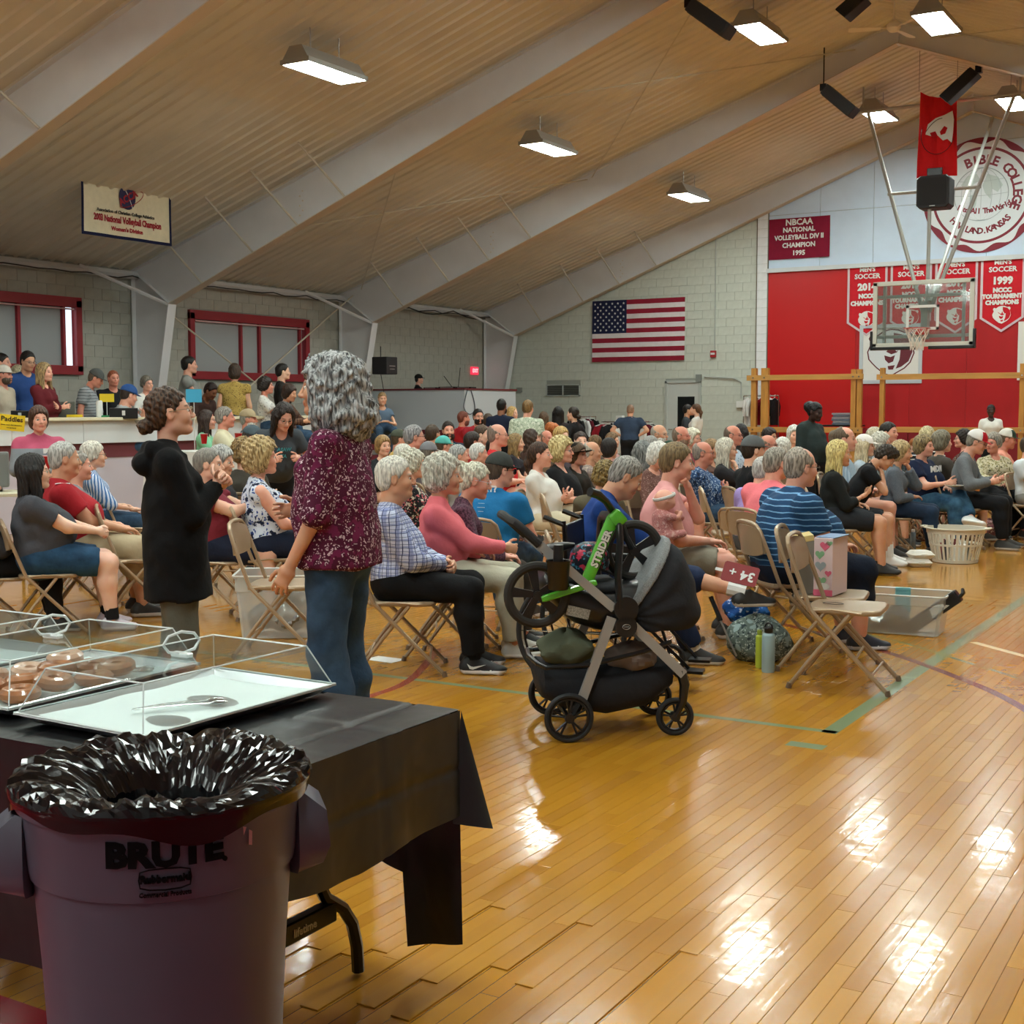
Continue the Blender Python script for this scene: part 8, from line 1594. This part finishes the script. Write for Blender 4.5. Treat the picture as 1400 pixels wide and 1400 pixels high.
# laundry basket
lb = fl(1300, 770); LBK = thing('laundry_basket', 'white slatted laundry basket on the floor by the right rows', 'basket', (lb[0], lb[1]+.18, 0)); bm_ = mat('basket_white', '#d6d0bf', .45); r0, r1, hh = .215, .275, .33
m = MB(); m.lathe([(.001, .004), (r0, .0), (r0+.004, .03), (r0-.004, .03), (r0-.006, .01), (.001, .012)], n=40); m.obj('base', [bm_], LBK, smooth=True); m = MB(); m.lathe([(r1-.008, hh-.045), (r1, hh-.045), (r1+.004, hh-.005), (r1+.028, hh), (r1+.028, hh+.008), (r1-.002, hh+.008), (r1-.008, hh-.04)], n=40); m.obj('rim', [bm_], LBK, smooth=True)
m = MB(); m.lathe([((r0+r1)/2-.006, .165), ((r0+r1)/2+.004, .165), ((r0+r1)/2+.006, .185), ((r0+r1)/2-.004, .185), ((r0+r1)/2-.006, .165)], n=40); m.obj('middle_band', [bm_], LBK, smooth=True)
for k in range(34):
    a = 2*math.pi*k/34; m = MB(); c, s_ = math.cos(a), math.sin(a); T_ = Vector((-s_, c, 0))*.011
    for (za, ra, zb, rb) in ((.028, r0, hh-.04, r1-.004),): A = Vector((ra*c, ra*s_, za)); B = Vector((rb*c, rb*s_, zb)); o_ = Vector((c, s_, 0))*.004; m.rings([[A-T_, A+T_, A+T_-o_, A-T_-o_], [B-T_, B+T_, B+T_-o_, B-T_-o_]])
    m.obj('slat', [bm_], LBK)
for s_ in (-1, 1): m = MB(); m.tube([(s_*(r1+.01), -.07, hh+.004), (s_*(r1+.05), -.05, hh+.008), (s_*(r1+.05), .05, hh+.008), (s_*(r1+.01), .07, hh+.004)], .009); m.obj('handle', [bm_], LBK, smooth=True)
for i, (dx, dy, col, nm_) in enumerate(((-.08, -.05, '#3a3436', 'dark bottle'), (.04, -.10, '#d8d8d4', 'white bottle'), (.09, -.06, '#d8d8d4', 'white squat bottle'), (-.02, .08, '#6a2a30', 'maroon bottle'), (.10, .06, '#55524c', 'grey bottle'), (-.12, .04, '#8a4a4a', 'rust bottle'))):
    m = MB(); m.lathe([(.001, 0), (.034, 0), (.036, .01), (.036, .12+.02*(i % 3)), (.014, .17), (.013, .20), (.001, .20)], n=14); o = m.obj('bottle', [mat('bottle_'+col.strip('#'), col, .3)], smooth=True, loc=(lb[0]+dx, lb[1]+.18+dy, .014)); tag(o, nm_+' standing inside the white laundry basket', 'bottle', 'bottles in the laundry basket')
def foam(label, p, z_, rz): t = thing('foam_container', label, 'container', (p[0], p[1], z_), rz, 'foam takeaway boxes'); m = MB(); R = [[Vector((px_*a, py_*a, zz)) for px_, py_ in ((-1, -.8), (-.8, -1), (.8, -1), (1, -.8), (1, .8), (.8, 1), (-.8, 1), (-1, .8))] for a, zz in ((.085, 0), (.108, .032), (.112, .034), (.112, .040), (.104, .044), (.080, .072))]; m.rings(R); m.obj('clamshell', [mat('foam_white', '#d9d6cc', .7)], t, smooth=True, ang=30); m = MB(); m.box((-.03, -.116, .030), (.03, -.110, .046)); m.obj('tab', [MATS['foam_white']], t); return t
p = fl(1252, 775); foam('white foam takeaway box, lower of the pair by the basket', (p[0], p[1]+.1), 0, .5); foam('white foam takeaway box, upper of the pair by the basket', (p[0]+.01, p[1]+.12), .074, .6)
def bottle(label, px, py, r, h_, col, capc, ring=True, rough=.35, glass=False):
    p = fl(px, py); t = thing('water_bottle', label, 'bottle', (p[0], p[1]+r, 0)); m = MB(); m.lathe([(.001, 0), (r*.95, 0), (r, .006), (r, h_*.80), (r*.92, h_*.84), (r*.55, h_*.87), (r*.55, h_*.90)], n=24); m.obj('bottle_body', [col], t, smooth=True, ang=50)
    m = MB(); m.lathe([(r*.62, h_*.87), (r*.66, h_*.88), (r*.66, h_*.97), (r*.5, h_), (.001, h_)], n=20); 
    if ring: m.tube([(r*.6*math.cos(q), 0, h_*.96+r*.9*math.sin(q)) for q in [math.pi*i/8 for i in range(9)]], .005, 6)
    m.obj('cap', [capc], t, smooth=True); return t
bottle('pale blue insulated bottle with black cap beside the folding chair', 1047, 920, .037, .26, mat('bottle_pale_blue', '#93aeb4', .4), BLKP); bottle('yellow-green slim bottle behind the pale blue bottle', 1036, 913, .022, .22, mat('bottle_lime', '#a8b83a', .35), mat('cap_lime', '#8a9a30', .4), False)
bottle('clear water bottle on the floor left of the laundry basket', 1247, 752, .030, .22, mat('bottle_clear_blue', '#6a7884', .1), WPAINT, False)
# tote bag
p = fl(1022, 908); blob('tote_bag', 'patterned grey-green tote bag slumped on the floor', 'bag', (p[0], p[1]+.16, .12), (.20, .15, .15), cloth('print', '#5c6862', '#a9b4ac', '#2e3a3c', '#8a9c9a', sc=.8), 8, n=40, amp=.12); blob('towel', 'bright blue and white cloth stuffed in the tote bag', 'towel', (p[0]-.10, p[1]+.26, .27), (.13, .11, .10), cloth('print', '#1c4a8c', '#c9d4e4', '#2a66b0', '#2a66b0', sc=1.3), 12, n=36, amp=.35)
p = fl(1002, 905); um = thing('folding_umbrella', 'black folded umbrella with silver shaft leaning by the tote bag', 'umbrella', (p[0], p[1]-.02, .02), 0); a = Vector((.0, 0, 0)); m = MB(); m.tube([(.03, 0, .02), (-.08, .02, .22)], .006); m.obj('shaft', [ALU], um); m = MB(); m.tube([(-.08, .02, .22), (-.15, .03, .36)], .014, 8); m.obj('grip', [BLKP], um)
# ------------------------------------------------------------------ empty chairs
fr_ = Vector(fl(1170, 905)); e1 = chair((fl(1138, 945)[0]+.0, fl(1138, 945)[1]+.19, 0), math.radians(right_ang(1130)-10), 'empty tan folding chair nearest the camera with a black strap on its seat')
ex1 = e1.location.copy(); ea = e1.rotation_euler.z
e2l = (ex1.x-.12*math.cos(ea)-.40*math.sin(ea)*-1*0-.10, ex1.y+.42, 0); e2 = chair(e2l, ea+.05, 'tan folding chair holding the heart-print box, behind the nearest empty chair')
def inC(e, x, y, z): c, s_ = math.cos(e.rotation_euler.z), math.sin(e.rotation_euler.z); return (e.location.x+c*x-s_*y, e.location.y+s_*x+c*y, z)
m = MB(); m.tube([(.055*math.cos(q), .035*math.sin(q), .445) for q in [2*math.pi*i/20 for i in range(20)]], .004, 5, closed=True, sq=.5); tag(m.obj('strap', [BLKP], loc=inC(e1, -.06, .0, 0)), 'black loop strap lying on the nearest empty chair', 'strap')
hb = thing('gift_box', 'tall pink box printed with green and grey hearts on the folding chair', 'box', inC(e2, .0, -.10, .442), ea-.15); m = MB(); m.box((-.055, -.065, 0), (.055, .20, .33), bev=.003); m.obj('carton', [mat('box_pale_pink', '#d9c3c6', .5)], hb)
m = MB(); HE = lambda s: [(s*.5*(16*math.sin(t)**3)/16, s*.5*(13*math.cos(t)-5*math.cos(2*t)-2*math.cos(3*t)-math.cos(4*t))/16) for t in [-2*math.pi*i/20 for i in range(20)]]
Mh_ = lambda x, z: Matrix(((1, 0, 0, x), (0, 0, -1, -.066), (0, 1, 0, z), (0, 0, 0, 1)))
for (x, z_, s_, k) in ((.01, .285, .06, 1), (-.02, .235, .055, 0), (-.015, .17, .065, 2), (.03, .13, .04, 1), (-.01, .085, .06, 0), (.035, .30, .035, 0)): m.prism(HE(s_), .0015, k, Mh_(x, z_))
m.box((-.0555, -.0665, 0), (.0555, -.065, .035), 1); m.prism([(.04*math.cos(q), .02*math.sin(q)) for q in [2*math.pi*i/16 for i in range(16)]], .002, 3, Mh_(0, .055)); text_into(m, 'Lovely', .020, Mh_(0, .055) @ TR(0, 0, .003), 1) if False else None
m.obj('heart_print', [mat('print_green', '#7fae86', .5), mat('print_pink', '#cf5f7c', .5), mat('print_grey', '#9aa6ae', .5), WPAINT], hb); m = MB(); m.box((-.056, -.06, .33), (.056, .20, .334), M=RY(.02)); m.obj('open_flap', [mat('flap_blue', '#5f7ca0', .5)], hb)
yb = thing('carton', 'pale yellow topped grey carton behind the heart-print box', 'carton', inC(e2, -.10, .02, .442), ea+.3); m = MB(); m.box((-.06, -.10, 0), (.06, .10, .30), bev=.003, M=RY(-.2)); m.obj('carton_body', [mat('carton_grey', '#7d7a70', .5)], yb); m = MB(); m.box((-.062, -.102, .30), (.062, .102, .335), M=RY(-.2), bev=.003); m.obj('carton_lid', [mat('carton_yellow', '#cdb878', .5)], yb)
for px, py, s, a, lb_ in ((385, 800, 222, 168+180, 'empty tan folding chair in the aisle behind the floral blouse woman'), (170, 700, 168, 8, 'empty tan folding chair left of the hooded woman, front one'), (178, 665, 150, 8, 'empty tan folding chair farther left of the hooded woman'), (148, 690, 158, 4, 'empty tan folding chair beside the blue striped shirt woman'), (190, 720, 190, 0, 'empty tan folding chair hidden partly behind the hooded woman'),
    (790, 695, 172, 5, 'empty tan folding chair between the white t-shirt woman and the blue jacket'), (1003, 685, 158, 5, 'empty tan folding chair behind the crossed arms of pink t-shirt man'), (1240, 672, 118, -10, 'empty tan folding chair left of the navy lettered shirt'), (1318, 690, 121, -12, 'empty tan folding chair, first of three right of the navy shirt'), (1329, 688, 116, -12, 'empty tan folding chair, second of three right of the navy shirt'), (1340, 688, 111, -12, 'empty tan folding chair, third of three right of the navy shirt')):
    w_ = at(px, py, s); chair((w_[0], w_[1], 0), math.radians(right_ang(px)+a), lb_)
# ------------------------------------------------------------------ raised counter on the left and its low bleachers
CW = mat('counter_white', '#cdd2d4', .45); CT2 = mat('counter_top_cream', '#d6cfb4', .4); CM_ = mat('counter_maroon', '#6a3038', .5); CL = mat('counter_lower', '#b9b2bc', .5); XC = -13.3
ct = thing('serving_counter', 'long white counter with cream top and maroon band on the left side', 'counter', (XC, 12.6, 0))
m = MB(); m.box((-.55, -3.4, 1.36), (.06, 4.0, 1.40), bev=.006); m.obj('counter_top', [CT2], ct)
for k in range(3): y_ = -3.4+k*2.467; m = MB(); m.box((-.03, y_+.004, 1.07), (.0, y_+2.463, 1.36)); m.obj('fascia_panel', [CW], ct)
m = MB(); m.box((-.20, -3.4, .88), (-.05, 4.0, 1.07)); m.obj('maroon_band', [CM_], ct)
for k in range(3): y_ = -3.4+k*2.467; m = MB(); m.box((-.10, y_+.004, 0), (-.06, y_+2.463, .88)); m.obj('lower_panel', [CL], ct)
bl = thing('bleacher_platform', 'low maroon stepped bleacher platform along the left wall', 'bleacher', (X0, 15, 0)); MRN = mat('bleacher_maroon', '#6d1a26', .5); GRYB = mat('bleacher_deck', '#77706c', .6)
for k, (xa, xb, z_) in enumerate(((2.6, 4.7, .42), (1.3, 2.6, .62), (.35, 1.3, .82))):
    m = MB(); m.box((xa, -6.2, 0), (xb, 9.65, z_-.03)); m.obj('riser', [MRN], bl)
    m = MB(); m.box((xa-.02, -6.2, z_-.03), (xb+.02, 9.65, z_), bev=.006); m.obj('deck', [GRYB], bl)
# the white booth
bt = thing('booth', 'large white raised booth with maroon cap rail at the back left', 'booth', (X0, 24.71, 0)); m = MB(); bw = 2.62
m.box((.02, 0, 1.04), (bw, .04, 1.93)); m.obj('front_panel', [mat('booth_white', '#c3c8cc', .45)], bt); m = MB(); m.box((bw-.04, .045, 1.04), (bw, 2.23, 1.93)); m.obj('side_panel', [MATS['booth_white']], bt)
m = MB(); m.box((.02, -.03, 1.93), (bw+.03, .09, 1.965)); m.box((bw-.09, .1, 1.93), (bw+.03, 2.25, 1.965)); m.obj('cap_rail', [MRN], bt); m = MB(); m.box((.02, .05, 1.16), (bw-.05, 4.7, 1.18)); m.obj('booth_floor', [GRYB], bt); m = MB(); m.box((.02, .01, 0), (bw-.01, 2.2, 1.035)); m.obj('base', [MRN], bt); m = MB(); m.box((.3, .15, 1.86), (bw-.1, .75, 1.89)); m.obj('desk', [BLKP], bt)
for k, (xx, w_, h_, lb_) in enumerate(((1.45, .18, .06, 'flat black mixer on the booth desk, left'), (1.9, .22, .07, 'black audio box on the booth desk, middle'), (2.35, .2, .06, 'black case on the booth desk, right'))):
    t = thing('audio_box', lb_, 'equipment', (X0+xx, 25.2, 1.96)); m = MB(); m.box((-w_, -.12, -.07), (w_, .12, h_-.02), bev=.01); m.obj('case', [BLKP], t); m = MB(); m.box((-w_*.8, -.125, -.0), (w_*.8, -.12, h_-.03)); m.obj('control_strip', [ALU], t)
ms = thing('microphone_stand', 'thin crossed microphone stands on the booth desk', 'stand', (X0+2.1, 25.1, 1.93)); 
for a, b_ in (((0, 0, 0), (-.28, 0, .32)), ((.10, 0, 0), (.16, 0, .5))): m = MB(); m.tube([a, b_], .008, 6); m.obj('rod', [BLKP], ms)
cbm = MB(); q = on(0, 0, 0, -15.94) if False else None; Pc = [on(x_, y_, 0, X0+bw+.015) for x_, y_ in ((617+22, 533), (614+22, 545), (612+22, 556), (616+22, 564), (622+22, 566), (627+22, 560), (626+22, 548), (622+22, 534))]; cbm.tube(catmull([tuple(p) for p in Pc], 4), .012, 5); tag(cbm.obj('cable', [MATS['conduit_brown'] if False else mat('cable_grey', '#5a6068', .5)], smooth=True), 'grey cable looped over the front of the white booth', 'cable')
m = MB(); m.box((0, 0, .0), (.9, 6, .30)); 
bs = thing('booth_bench', 'red bench step in front of the white booth', 'bench', (X0+.3, 18.2, 0)); m = MB(); m.box((4.4, 3.4, 0), (5.2, 9.2, .27)); m.obj('riser', [mat('bench_red', '#8c1420', .5)], bs); m = MB(); m.box((4.38, 3.38, .27), (5.22, 9.22, .30), bev=.005); m.obj('deck', [MATS['bench_red']], bs)
# signs, boxes and cups on the counters
YEL = mat('card_yellow', '#e6c81c', .6)
def card(label, px, py, s, w_, h_, col, rz, lines=(), pole=0, tilt=0):
    p = at(px, py, s); t = thing('card_sign', label, 'sign', tuple(p), math.radians(right_ang(px)+rz)); m = MB(); m.box((-w_/2, -.003, -h_/2), (w_/2, .003, h_/2), M=RY(tilt)); m.obj('card', [col], t)
    if lines:
        m = MB()
        for (s_, y_, sz) in lines: text_into(m, s_, sz, RY(tilt) @ Matrix(((1, 0, 0, 0), (0, 0, -1, -.0045), (0, 1, 0, y_), (0, 0, 0, 1))), bold=sz*.02, extrude=.0005)
        m.obj('lettering', [BLKP], t)
    if pole: m = MB(); m.tube([(0, .006, -h_/2+.02), (0, .006, -h_/2-pole)], .006, 5); m.obj('stick', [WPAINT], t)
    return t
card('yellow card sign reading Paddles at the left edge', 16, 578, 156, .215, .14, YEL, 0, [('Paddles', .03, .06), ('please return after the auction', -.02, .014), ('one per family', -.045, .014)], pole=.22, tilt=.10)
card('yellow card hanging on the counter front, left one', 102, 572, 104, .20, .10, YEL, 0, [('_____', 0, .03)] if False else ()); card('yellow card on a stick above the counter', 146, 544, 100, .19, .11, YEL, 0, (), pole=.2); card('green card hanging on the counter front', 144, 573, 104, .19, .10, mat('card_green', '#2e8a56', .6), 0); card('light blue card sign right of the hooded woman', 265, 541, 100, .21, .18, mat('card_blue', '#3fa8d0', .6), 0, (), pole=1.5)
def cbox(nm, label, cat, px, py, s, w_, d_, h_, mt, rz=0, lab=None):
    p = at(px, py, s); t = thing(nm, label, cat, (p[0], p[1], p[2]-h_/2), math.radians(right_ang(px)+rz)); m = MB(); m.box((-w_/2, -d_/2, 0), (w_/2, d_/2, h_), bev=.008); m.obj('case', [mt], t)
    if lab: m = MB(); m.box((lab[0]-.02, -d_/2-.002, h_*.3), (lab[0]+.02, -d_/2, h_*.75)); m.obj('label', [WPAINT], t)
    return t
cbox('laptop', 'open grey laptop seen from behind on the counter', 'laptop', 84, 561, 104, .34, .02, .23, mat('laptop_grey', '#55564f', .4)); cbox('cash_box', 'black case with white label on the counter, left one', 'case', 27, 567, 104, .22, .15, .11, BLKP, lab=(0, 0)); cbox('cash_box', 'black printer case with white label on the counter, right one', 'case', 169, 565, 104, .36, .2, .14, BLKP, lab=(0, 0))
p = at(136, 561, 104); m = MB(); m.lathe([(.001, 0), (.04, 0), (.042, .02), (.042, .2), (.03, .22), (.001, .22)], n=14); tag(m.obj('canister', [WPAINT], smooth=True, loc=(p[0], p[1], 1.40)), 'white canister on the counter beside the striped polo', 'canister')
def cup(label, px, py, s, h_=.12):
    p = at(px, py, s); t = thing('plastic_cup', label, 'cup', (p[0], p[1], p[2]-h_/2), 0, 'red plastic cups'); m = MB(); m.lathe([(.001, .002), (.030, 0), (.045, h_-.004), (.048, h_), (.043, h_-.002), (.028, .006), (.001, .006)], n=18); m.obj('cup_body', [mat('cup_red', '#b8141c', .35)], t, smooth=True); m = MB(); m.tube([(.046*math.cos(q), .046*math.sin(q), h_) for q in [2*math.pi*i/16 for i in range(16)]], .003, 5, closed=True); m.obj('rim', [mat('cup_rim', '#d8a0a0', .4)], t, smooth=True); return t
cup('red plastic cup on the cloth-covered table, left one', 279, 600, 113); cup('red plastic cup on the cloth-covered table, right one', 326, 599, 113)
def hand_cup(info, side, label):
    w, R = info['HM'][side]; q = R[:, 0]*.085+w-R[:, 2]*.035; rt = info['root']; c, s_ = math.cos(info['ph']), math.sin(info['ph']); k = info['k']; t = cup(label, 0, 0, 100); t.location = (rt.location.x+k*(c*q[0]-s_*q[1]), rt.location.y+k*(s_*q[0]+c*q[1]), rt.location.z+k*q[2]-.06); return t
hand_cup(Pn, 0, 'red plastic cup in the hand of the pink hooded top woman')
t2 = thing('cloth_table', 'white cloth-covered table with red cups among the left rows', 'table', tuple(np.array(at(300, 612, 121))*[1, 1, 0]), math.radians(35)); m = MB(); m.box((-.75, -.35, 1.00), (.75, .35, 1.03), bev=.01); m.obj('table_top', [WPAINT], t2); m = MB(); R = [[Vector((px_*(.76+.02*k), py_*(.36+.02*k), z_)) for px_, py_ in ((-1, -1), (-.5, -1.02), (0, -.99), (.5, -1.02), (1, -1), (1, 1), (0, .99), (-1, 1))] for k, z_ in ((0, 1.035), (1, .7), (2, .45))]; m.rings(R, cap=False); m.add(R[0], [tuple(range(8))]); m.obj('cloth', [cloth('plain', '#c6c6c2')], t2, smooth=True, ang=40)
t3 = thing('side_table', 'white side table at the left edge with a grey monitor', 'table', tuple(np.array(at(6, 672, 150))*[1, 1, 0]), math.radians(35)); zt_ = at(6, 672, 150)[2]; m = MB(); m.box((-.60, -.30, zt_-.03), (.28, .30, zt_), bev=.008); m.obj('table_top', [CT2], t3)
for a in (-.5, .22):
    for b_ in (-.25, .25): m = MB(); m.tube([(a, b_, 0), (a, b_, zt_-.03)], .014); m.obj('leg', [BLKM], t3)
mo = thing('monitor', 'grey monitor with dark cables on the side table at the left edge', 'monitor', (t3.location.x-.12, t3.location.y-.05, zt_), math.radians(50)); m = MB(); m.box((-.16, -.12, .04), (.16, .10, .36), bev=.02); m.obj('monitor_back', [mat('monitor_grey', '#6f7270', .5)], mo); m = MB(); m.box((-.10, -.08, 0), (.10, .08, .04)); m.obj('stand', [BLKP], mo); m = MB(); m.tube(catmull([(.05, -.13, .2), (.0, -.15, .12), (.04, -.15, .03), (-.05, -.14, .01)], 5), .005, 5); m.obj('cable', [BLKP], mo)
# small things: paddle, papers, plate, name tags, phone, lattice crate, dark bags
def localthing(info, label, nm, cat, q, build, rz=0):
    rt = info['root']; c, s_ = math.cos(info['ph']), math.sin(info['ph']); k = info['k']; t = thing(nm, label, cat, (rt.location.x+k*(c*q[0]-s_*q[1]), rt.location.y+k*(s_*q[0]+c*q[1]), rt.location.z+k*q[2]), info['ph']+rz); build(t); return t
def paddle(t):
    Mq = RX(math.radians(-62)) @ RZ(math.radians(-10)); m = MB(); R = [(-.105, -.055), (-.095, -.065), (.095, -.065), (.105, -.055), (.105, .055), (.095, .065), (-.095, .065), (-.105, .055)]; Mv = Matrix(((1, 0, 0, 0), (0, 0, -1, 0), (0, 1, 0, 0), (0, 0, 0, 1))) @ RX(math.radians(-35)) @ RZ(math.radians(-14))
    m.prism(R, .004, 0, Mv); m.obj('card', [mat('paddle_red', '#7e0f14', .5)], t); m = MB(); text_into(m, '34', .085, Mv @ TR(.045, -.005, .005) @ RZ(math.pi), bold=.002); text_into(m, '+', .08, Mv @ TR(-.045, .0, .005), bold=.001); m.obj('lettering', [WPAINT], t); m = MB(); m.box((-.15, -.01, -.003), (-.09, .01, .001), M=Mv); m.obj('stick', [WPAINT], t)
q = at(1012, 785, 232); t = thing('bid_paddle', 'dark red bid paddle reading 34 held over the crossed legs', 'paddle', tuple(q), math.radians(right_ang(1012))); paddle(t)
p = fl(526, 902); m = MB(); m.add([(-.11, -.06, .001), (.10, -.07, .001), (.12, .06, .002), (-.10, .07, .001), (-.11, -.06, .003), (.10, -.07, .003), (.12, .06, .004), (-.10, .07, .003)], [(4, 5, 6, 7), (3, 2, 1, 0), (0, 1, 5, 4), (1, 2, 6, 5), (2, 3, 7, 6), (3, 0, 4, 7)]); tag(m.obj('paper_sheet', [WPAINT], loc=(p[0], p[1], 0)), 'white paper lying on the floor under the plaid shirt man', 'paper')
def plate(t): m = MB(); m.lathe([(.001, .0), (.06, .0), (.10, .014), (.103, .016), (.10, .018), (.06, .005), (.001, .005)], n=24); m.obj('plate_disc', [WPAINT], t, smooth=True)
localthing(Nv, 'white paper plate held by the navy lettered shirt person', 'paper_plate', 'plate', (.42, -.16, .71), plate)
def chest_text(info, label_, words, mt, z=.30, size=.06, back=False, y0=0, dx=.135):
    P, T, F_ = info['P'], info['T'], info['F']; o = P+T*z+F_*((dx) if not back else -dx); m = MB(); sgn = 1 if not back else -1
    X_ = Vector((0, sgn, 0)); Z_ = Vector(F_)*sgn; Y_ = Vector(T); M_ = Matrix(((X_.x, Y_.x, Z_.x, o[0]), (X_.y, Y_.y, Z_.y, o[1]+y0), (X_.z, Y_.z, Z_.z, o[2]), (0, 0, 0, 1)))
    for (s_, dy, sz) in words: text_into(m, s_, sz, M_, fn=lambda p, dy=dy: Vector((p.x, p.y+dy, p.z-.9*p.x*p.x*1.6)), bold=sz*.03)
    return m.obj(label_, [mt], info['root'])
chest_text(Nv, 'shirt_lettering', [('MDIWS', 0, .10), ('~~~~~~', -.07, .03)], WPAINT, z=.33, dx=.212); chest_text(Kb, 'shirt_lettering', [('ASAW', .04, .05), ('TA', -.03, .05)], mat('teal_print', '#3a9aa4', .5), z=.34, dx=.175); chest_text(Bt, 'shirt_lettering', [('WHAT?', .10, .065), ('______', .03, .02), ('_____', .0, .02), ('______', -.03, .02), ('____', -.06, .02)], WPAINT, z=.36, back=True, dx=.180)
cr = fl(1290, 742); LC = thing('lattice_crate', 'brown lattice-sided crate under the navy shirt person chair', 'crate', (cr[0]-.15, cr[1]+.35, 0), math.radians(30)); LW = mat('lattice_wood', '#5a3018', .5)
for k in range(9):
    for s_ in (-1, 1): m = MB(); x_ = -.34+k*.085; m.tube([(x_-.06*s_, -.2, .02), (x_+.06*s_, -.2, .30)], .007, 4); m.obj('lattice_strip', [LW], LC)
for z_ in (.01, .31): m = MB(); m.box((-.42, -.21, z_-.01), (.42, -.19, z_+.01)); m.box((-.42, .19, z_-.01), (.42, .21, z_+.01)); m.obj('frame_rail', [LW], LC)
p = fl(1378, 735); blob('duffel_bag', 'black duffel bag on the floor at the right edge', 'bag', (p[0], p[1]+.2, .22), (.16, .14, .26), cloth('plain', '#121315'), 44, amp=.1); p = fl(1355, 738); blob('shopping_bag', 'red and pink printed bag behind the white sneaker', 'bag', (p[0]-.08, p[1]+.25, .10), (.17, .12, .12), cloth('print', '#8c5a5e', '#c9b8b0', '#5a4a30'), 45, amp=.15)
def tagp(info, y0=-.07, z=.34, dx=.135): 
    P, T, F_ = info['P'], info['T'], info['F']; o = P+T*z+F_*dx; m = MB(); M_ = Matrix(((0, T[0], F_[0], o[0]), (1, T[1], F_[1], o[1]+y0), (0, T[2], F_[2], o[2]), (0, 0, 0, 1))); m.box((-.04, -.025, -.004), (.04, .025, .006), M=M_); m.obj('name_tag', [WPAINT], info['root'])
tagp(Pn, .04, .36, .165)
for q in (0, 1):
    P = Rp['Sh'][q]; m = MB(); m.sheet(lambda u, v: tuple(Vector((P[0]-.05+.10*u, P[1]+(-.035+.045*v)*(1 if q == 0 else -1), P[2]+.082-.012*abs(u-.5)-.5*(v-.4)**2*.05))), 4, 3); m.obj('shoulder_flash', [WPAINT], Rp['root'], smooth=True)

p = inC(e2, 0, 0, 0)
LN = St; m = MB(); q = (.17, -.17, .66)
def badge(t): M_ = RY(.35) @ RX(-.5); m = MB(); m.box((-.05, -.003, -.065), (.05, .003, .065), M=M_); m.obj('badge_card', [WPAINT], t); m = MB(); m.box((-.035, -.0045, -.045), (.035, -.003, .045), M=M_); m.obj('badge_print', [mat('badge_photo', '#3a3c3e', .4, grain=(60, .6, 0, (1, 1, 1)))], t); m = MB(); m.box((-.075, -.006, -.01), (-.03, -.002, .01), M=M_); m.obj('clip', [CT2], t)
localthing(St, 'white badge card clipped at the waist of the striped polo man', 'badge', 'badge', (.14, -.27, .64), badge)
# swoosh marks on two pairs of sneakers, and the baby held by the pink t-shirt man
def swoosh(info, idx, col):
    sh = [o for o in info['root'].children if o.name.startswith('shoe')][idx]; m = MB(); sg = -1 if idx == 0 else 1
    P = [(-.035, -.022), (-.020, -.052), (.0, -.056), (.075, -.026), (.004, -.040), (-.012, -.038)]
    m.prism(P if sg < 0 else P[::-1], .004, 0, Matrix(((1, 0, 0, 0), (0, 0, sg, sg*.047), (0, 1, 0, 0), (0, 0, 0, 1)))); m.obj('swoosh_mark', [col], sh)
swoosh(Pm, 0, WPAINT); swoosh(Nv, 0, mat('swoosh_grey', '#7a8288', .5)); swoosh(Nv, 1, MATS['swoosh_grey'])
q = at(908, 690, 216); ba = thing('person', 'baby in pink with white headband held against the pink t-shirt man', 'person', (q[0], q[1], q[2]-.10), math.radians(right_ang(908)+20))
v = Vol((-.2, -.2, -.12), (.25, .2, .24), .008); v.ell((0, 0, .13), (.068, .058, .066), .01); v.ell((.058, 0, .115), (.012, .010, .010), .008); v.ell((.035, .02, .105), (.03, .025, .025), .02); v.ell((.035, -.02, .105), (.03, .025, .025), .02)
for s_ in (-1, 1): v.ell((-.003, s_*.058, .125), (.012, .007, .016), .005); v.cap((.0, s_*.05, .03), (.07, s_*.06, .02), .022, .016, .02); v.cap((.07, s_*.06, .02), (.10, s_*.03, .05), .017, .014, .01)
v.cap((-.01, 0, .07), (-.02, 0, .03), .03, .04, .02)
mobj('body', np_mesh('body', *v.nets()), [skin('pink', '#8a6a50')], ba)
v = Vol((-.2, -.2, -.2), (.25, .2, .24), .008); v.cap((-.02, 0, .02), (.0, 0, -.09), .060, .066, .03)
for s_ in (-1, 1): v.cap((.0, s_*.045, -.10), (.11, s_*.05, -.08), .034, .024, .02); v.cap((.0, s_*.05, .03), (.045, s_*.058, .022), .028, .024, .02)
mobj('romper', np_mesh('romper', *v.nets()), [cloth('floral', '#c98a86', '#8a4a50', '#d8b0a8', sc=.6)], ba); m = MB(); m.tube([(.067*math.cos(a), .060*math.sin(a), .150+.02*math.cos(a)) for a in [2*math.pi*i/24 for i in range(24)]], .007, 6, closed=True, sq=1.6); m.obj('headband', [WPAINT], ba, smooth=True)
print('scene built', time.time()-T0, 'objects', len(bpy.data.objects), 'tris', sum(len(m.polygons)*2 for m in bpy.data.meshes))
